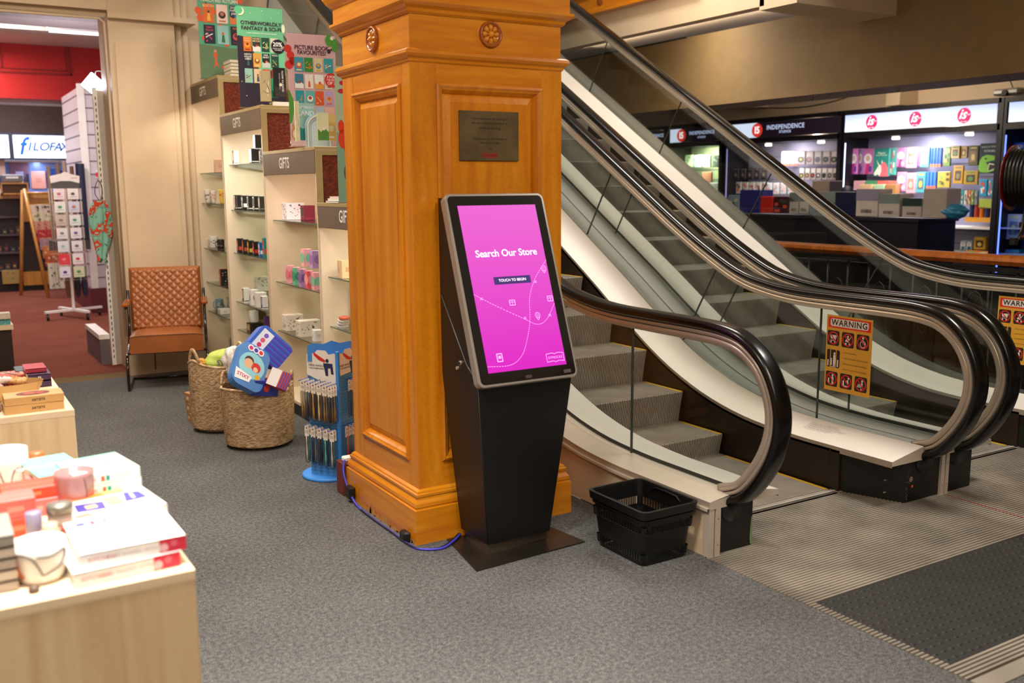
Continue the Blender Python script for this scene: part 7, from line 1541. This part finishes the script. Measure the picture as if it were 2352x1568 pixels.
pack('wide golden green window box right of the amber box', 2213, 2246, 392, 424, XR, '#b8963c', 'win', '#4a3a28', '#5a8a3a', group=G1)
pack('white, blue and orange pack left of its twin', 2249, 2267, 412, 451, XR, '#3a9ac0', 'multi', '#e8e4e0', '#d8602c', group=G1)
pack('white, blue and orange pack right of its twin', 2269, 2281, 412, 451, XR, '#3f94b8', 'multi', '#e8e4e0', '#d8702c', group=G1)
for i in range(6): pack(('violet', 'teal', 'white', 'orange', 'green', 'grey')[i]+' figure pack on the third row beside the book', 2198+i*8, 2205+i*8, 437, 470, XR, ('#6a4a90', '#3a8a8a', '#c8ccc8', '#c8703a', '#7a9a4a', '#8a8a8a')[i], 'multi', '#e0d8c8', '#5a4a3a', group='figure packs on the third row')
pack('lime green flat box above the can display', 2248, 2282, 457, 478, XR, '#a8b850', 'plain', '#6a7a30', group=G1)
cn = thing('can_tray', 'yellow card tray of small cans in the lit fixture', 'tray', onX(2256, 510, XR)); m = MB(); m.prism([(.22, 0), (-.22, 0), (-.22, .13), (-.16, .13), (-.12, .05), (.22, .05)], -.02, .18, C_('#d8982c'), 'x') if False else m.box((-.02, -.20, 0), (.18, .20, .05), C_('#d8982c')); m.build('body', cn)
for i in range(6):
    c = thing('can', ('blue topped', 'red banded', 'orange', 'dark blue', 'amber', 'red orange')[i]+' small can in the yellow tray', 'can', (XR+.04, cn.location.y+.16-i*.064, cn.location.z+.052), 0, 'cans in the yellow tray'); m = MB(); m.cyl((0, 0, 0), .026, .16, C_(('#2a3a6a', '#a83a2a', '#d8701c', '#2a3a6a', '#c8862a', '#c8502a')[i], .3)); m.build('body', c); m = MB(); m.cyl((0, 0, .16), .024, .02, C_('#4a6ab0', .3)); m.build('lid', c)
m = MB(); y0 = onX(2290, 520, XR).y; m.box((FXX+.03, 6.36, .985), (FXX+.45, 8.34, 1.005), 'white'); m.build('shelf', fx[1], True); m = MB(); m.box((FXX+.03, 6.36, .70), (FXX+.45, 8.34, .715), 'white'); m.build('shelf', fx[1], True)
z1 = .718
pack('amber box with a dark bird on the lower shelf', 2236, 2264, 544, 573, XR, '#c8982c', 'win', '#3a2a1c', '#e0c060', t_=.1, group=G1)
pack('pale blue twin-figure box on the lower shelf', 2205, 2218, 553, 574, XR, '#a8bcc8', 'doll', '#2a3a4a', '#3a5a7a', t_=.1, group=G1)
pack('second pale blue twin-figure box on the lower shelf', 2219, 2232, 553, 574, XR, '#a0b4c4', 'doll', '#2a3a4a', '#3a5a7a', t_=.1, group=G1)
pack('wide orange and green box low behind the balcony rail', 2217, 2272, 575, 590, XR, '#d8862c', 'multi', '#8ab04a', '#e8d8a0', t_=.1, group=G1)
for i, (a, b, c) in enumerate(((1960, 1985, '#e0a8b0'), (1987, 2012, '#4a9a6a'), (2014, 2034, '#e86a60'), (2036, 2058, '#ea7064'))): pack(('pale pink', 'green', 'coral', 'bright coral')[i]+' low book row pack beneath the unicorn book', a, b, 415, 437, XR, c, 'plain', '#e8e0d0', t_=.08, group=G1)
for i, (a, b, c) in enumerate(((1973, 2002, '#d8b48a'), (2006, 2030, '#a8c8a0'), (2032, 2058, '#a8784a'))): pack(('tan', 'mint', 'brown striped')[i]+' carton lid showing above the counter boxes', a, b, 423, 446, XR-.1, c, 'plain', '#8a6a4a', t_=.08, group=G1)
G2 = 'packs in the headphone bay'
for i in range(5): pack(('olive', 'copper', 'black', 'grey', 'green')[i]+' headphone pack on the top row, '+ords[i]+' from the left', 1833+i*19, 1849+i*19, 347, 378, XR, '#b8a8a4', 'head', '#ffffff', ('#a8a85a', '#b87a5a', '#3a3634', '#5a5452', '#8a9a6a')[i], group=G2)
for i in range(4): pack('blue and white cable pack, '+ords[i]+' from the left on the top row', 1795+i*10, 1803+i*10, 348, 380, XR, '#c8c4d8', 'stripe', '#4a4ac0', '#d8d4e8', group='cable packs in the headphone bay')
for i in range(7): pack(('yellow', 'gold', 'red', 'white', 'black', 'silver', 'brown')[i]+' headphone pack on the second row', 1836+i*13, 1847+i*13, 386, 413, XR, '#c8beb8', 'head', '#ffffff', ('#b8b04a', '#c89a4a', '#c0282c', '#d8d4cc', '#2a2624', '#a8a4a0', '#7a5a44')[i], group=G2)
for i in range(5): pack('dark gadget pack seen through the glass, '+ords[i]+' from the left', 1684+i*16, 1696+i*16, 386, 412, XR, '#241c1c', 'win', '#4a3c38', '#8a7a70', group=G2)
for i in range(5): pack('orange figure pack in the third row, '+ords[i]+' from the left', 1690+i*15, 1702+i*15, 418, 445, XR, '#c8beb4', 'multi', '#d8702c', '#4a3a2c', group=G2)
for i in range(4): pack('white gadget card behind the glass, '+ords[i]+' from the left', 1758+i*17, 1771+i*17, 420, 446, XR, '#d8d4d2', 'multi', '#e09a8a', '#a8a4a8', group=G2)
pack('white cable card at the right end of the headphone bay', 1906, 1925, 416, 432, XR, '#dcd8d6', 'multi', '#3a3634', '#8a8684', group=G2)
G3 = 'packs in the narrow bay'
for i in range(4): pack(('lime', 'pale blue', 'white', 'grey green')[i]+' stationery pack in the narrow bay', 1573+i*21, 1590+i*21, 356, 384, XR, ('#b8d89a', '#a8c0d8', '#e8eee8', '#98a89a')[i], 'multi', '#e8f0e8', '#8aa0a8', group=G3)
pack('salmon bag in the narrow bay', 1612, 1634, 395, 418, XR, '#e09a80', 'plain', '#c86a58', group=G3)
pack('red tray pack in the narrow bay', 1600, 1626, 414, 424, XR, '#d83a34', 'plain', '#f0c0b8', group=G3)
pack('white tray pack in the narrow bay', 1612, 1655, 420, 432, XR, '#e0dce0', 'plain', '#b8b4c0', group=G3)
G4 = 'packs in the blue lit bay'
pack('bright blue round toy on the top shelf of the blue lit bay', 2328, 2352, 327, 350, XR, '#1c6ad8', 'doll', '#2a8ae8', '#c8e0ff', t_=.15, group=G4)
pack('pale blue tall box beside the black hose', 2312, 2344, 492, 550, XR, '#b8d0e8', 'win', '#6a8ab0', '#d8e0a0', t_=.12, group=G4)
pack('black box with an orange flame beside the pale blue box', 2338, 2360, 510, 552, XR-.06, '#1c1418', 'win', '#d8602c', '#3a2020', t_=.1, group=G4)
pack('clear blue container low in the blue lit bay', 2298, 2340, 573, 592, XR, '#4ab0d8', 'plain', '#a8e0f0', t_=.14, group=G4)
for z in (1.0, .72, 1.55): m = MB(); m.box((FXX+.03, 4.24, z), (FXX+.45, 6.25, z+.015), M('#8aa8e0')); m.build('shelf', fx[0], True)

# ------------------------------------------------------------------ black counter with cartons
t = thing('counter', 'long matt black counter in front of the lit shop fixtures', 'counter', (8.6, 8.2, 0)); ck = M('counter_black', '#17131a', .45)
m = MB(); m.box((8.3, 6.02, 0), (8.9, 10.6, 1.12), ck); m.build('body', t, True); m = MB(); m.box((8.28, 6.0, 1.12), (8.92, 10.62, 1.15), ck); m.build('top', t, True); m = MB(); m.box((8.296, 8.28, 0), (8.3, 8.285, 1.12), 'dark_gap'); m.build('panel_joint', t, True)
CX = 8.36
def cb(label, px0, px1, py0, py1, col, art, c2='#8a8a98', nm='carton', cat='box', X=CX, t_=.22):
    return pack(label, px0, px1, py0, py1, X, col, art, c2, '#3a3634', t_=t_, nm=nm, cat=cat)
cb('dark navy display box with a rounded top on the counter', 1921, 1964, 440, 496, '#121636', 'plain', '#1c2048', nm='display_box')
t = MB(); p = onX(1944, 445, CX+.02); t.lathe([(0, 0), (.085, 0), (.085, .012), (0, .012)], C_('#121636'), (p.x, p.y, p.z), 30, 'x'); tag(t.build('display_header'), 'round navy header card on the display box', 'header card')
cb('white carton with a lilac lid flap on the counter', 1966, 2017, 434, 497, '#c9bcb2', 'bar', '#8e869c')
cb('white carton with a grey green lid flap on the counter', 2018, 2066, 445, 498, '#cbbfb4', 'bar', '#7c8a84')
cb('white carton with a dark green lid flap and barcode on the counter', 2072, 2117, 455, 499, '#cabdb2', 'bar', '#1c3a34')
cb('tallest plain white carton on the counter', 2119, 2174, 433, 501, '#cbbcb0', 'plain', '#b8aaa0')
t = crumple('foil_bag', 'blue patterned foil bag at the right end of the counter', 'bag', 8.45, onX(2190, 500, 8.45).y, 1.15, .10, .13, .075, C_('#3a9ac8', .25), 7, .15)
cb('grey board carton turned backwards, behind the others', 1864, 1904, 415, 470, '#6e5f5a', 'plain', '#5c504c', X=CX+.25)
cb('grey green carton with a printed label on the counter', 1859, 1918, 440, 494, '#5d6566', 'bar', '#6c7476')
cb('white carton beside the grey green carton, right one', 1836, 1857, 442, 491, '#a8a098', 'bar', '#3f4446')
cb('white carton left of its twin', 1813, 1834, 442, 491, '#a69e96', 'bar', '#3f4446')
cb('red display box on the counter', 1746, 1774, 451, 489, '#b8201c', 'plain', '#d83a30')
cb('open display box packed with small striped books', 1776, 1811, 451, 490, '#3a1a1c', 'multi', '#c8403a', )
cb('deep blue display box on the counter', 1699, 1745, 436, 489, '#1c1c70', 'plain', '#2a2a8a')
cb('pale blue carton with two figures at the left of the deep blue box', 1672, 1697, 448, 489, '#7a96a4', 'multi', '#c8b8a8')
cb('small blue pack leftmost on the counter', 1652, 1669, 453, 482, '#2a4a90', 'multi', '#4a9ad0')

# ------------------------------------------------------------------ balcony rail, hose reel
t = thing('balcony_rail', 'wooden handrail with black ironwork running beyond the right escalator', 'railing', (6.42, 6.0, 0))
m = MB(); m.prism([(6.36, .93), (6.48, .93), (6.50, .96), (6.49, .985), (6.46, 1.0), (6.38, 1.0), (6.35, .985), (6.34, .96)], 1.6, 12.0, 'oak_dark', 'y'); m.build('handrail', t, True)
iron = M('iron', '#15110f', .5); m = MB(); m.box((6.40, 1.6, .88), (6.44, 12, .91), iron); m.box((6.40, 1.6, .12), (6.44, 12, .15), iron); m.build('rail_bar', t, True)
for k in range(48):
    m = MB(); y = 2.0+k*.205; m.tube([(6.42, y, .12), (6.42, y, .9)], .012, iron, 6); m.build('baluster', t, True)
    if k % 2 == 0: m = MB(); c = (y+.10, .55); m.tube([(6.42, c[0]+.07*math.cos(a), c[1]+.18*math.sin(a)) for a in [i*PI/6 for i in range(12)]], .008, iron, 5, closed=True); m.build('scroll', t, True)
m = MB(); m.box((6.52, 1.6, 0), (6.56, 12, .86), M('kick_dark', '#1c1716', .6)); m.build('backing_panel', t, True)
t = thing('hose_reel', 'red hose reel wound with black hose at the right edge', 'hose reel', (6.98, 4.28, 1.53)); t.rotation_euler = (0, 0, math.radians(-78.6))
rm = M('reel_red', '#7a1412', .3, coat=.4)
for x in (-.0, .22): m = MB(); m.lathe([(0, -.006), (.235, -.006), (.245, 0), (.235, .006), (0, .006)], rm, (x, 0, 0), 40, 'x'); m.build('disc', t)
m = MB()
for k in range(8): m.tube([(.018+k*.026, .20*math.cos(a), .20*math.sin(a)) for a in [i*PI/16 for i in range(32)]], .0155, M('hose_black', '#16130f', .35), 8, closed=True)
m.cyl((.0, 0, 0), .18, .22, 'hose_black', 'x', 30); m.build('hose', t)
m = MB(); m.tube(catmull([(.03, .215, .05), (.03, .222, -.10), (.03, .215, -.30), (.03, .16, -.42), (.04, .05, -.47), (.06, -.04, -.46)], 6), .014, 'hose_black', 8); m.build('hose_tail', t)
m = MB(); m.cyl((.06, -.05, -.49), .03, .05, 'black_plastic'); m.build('nozzle', t)
m = MB(); m.box((.225, -.05, -.06), (.50, .05, .06), rm); m.build('axle_bracket', t)
m = MB(); m.box((.48, -.10, -1.53), (.60, .12, .9), 'cream_wall'); m.build('post', t)
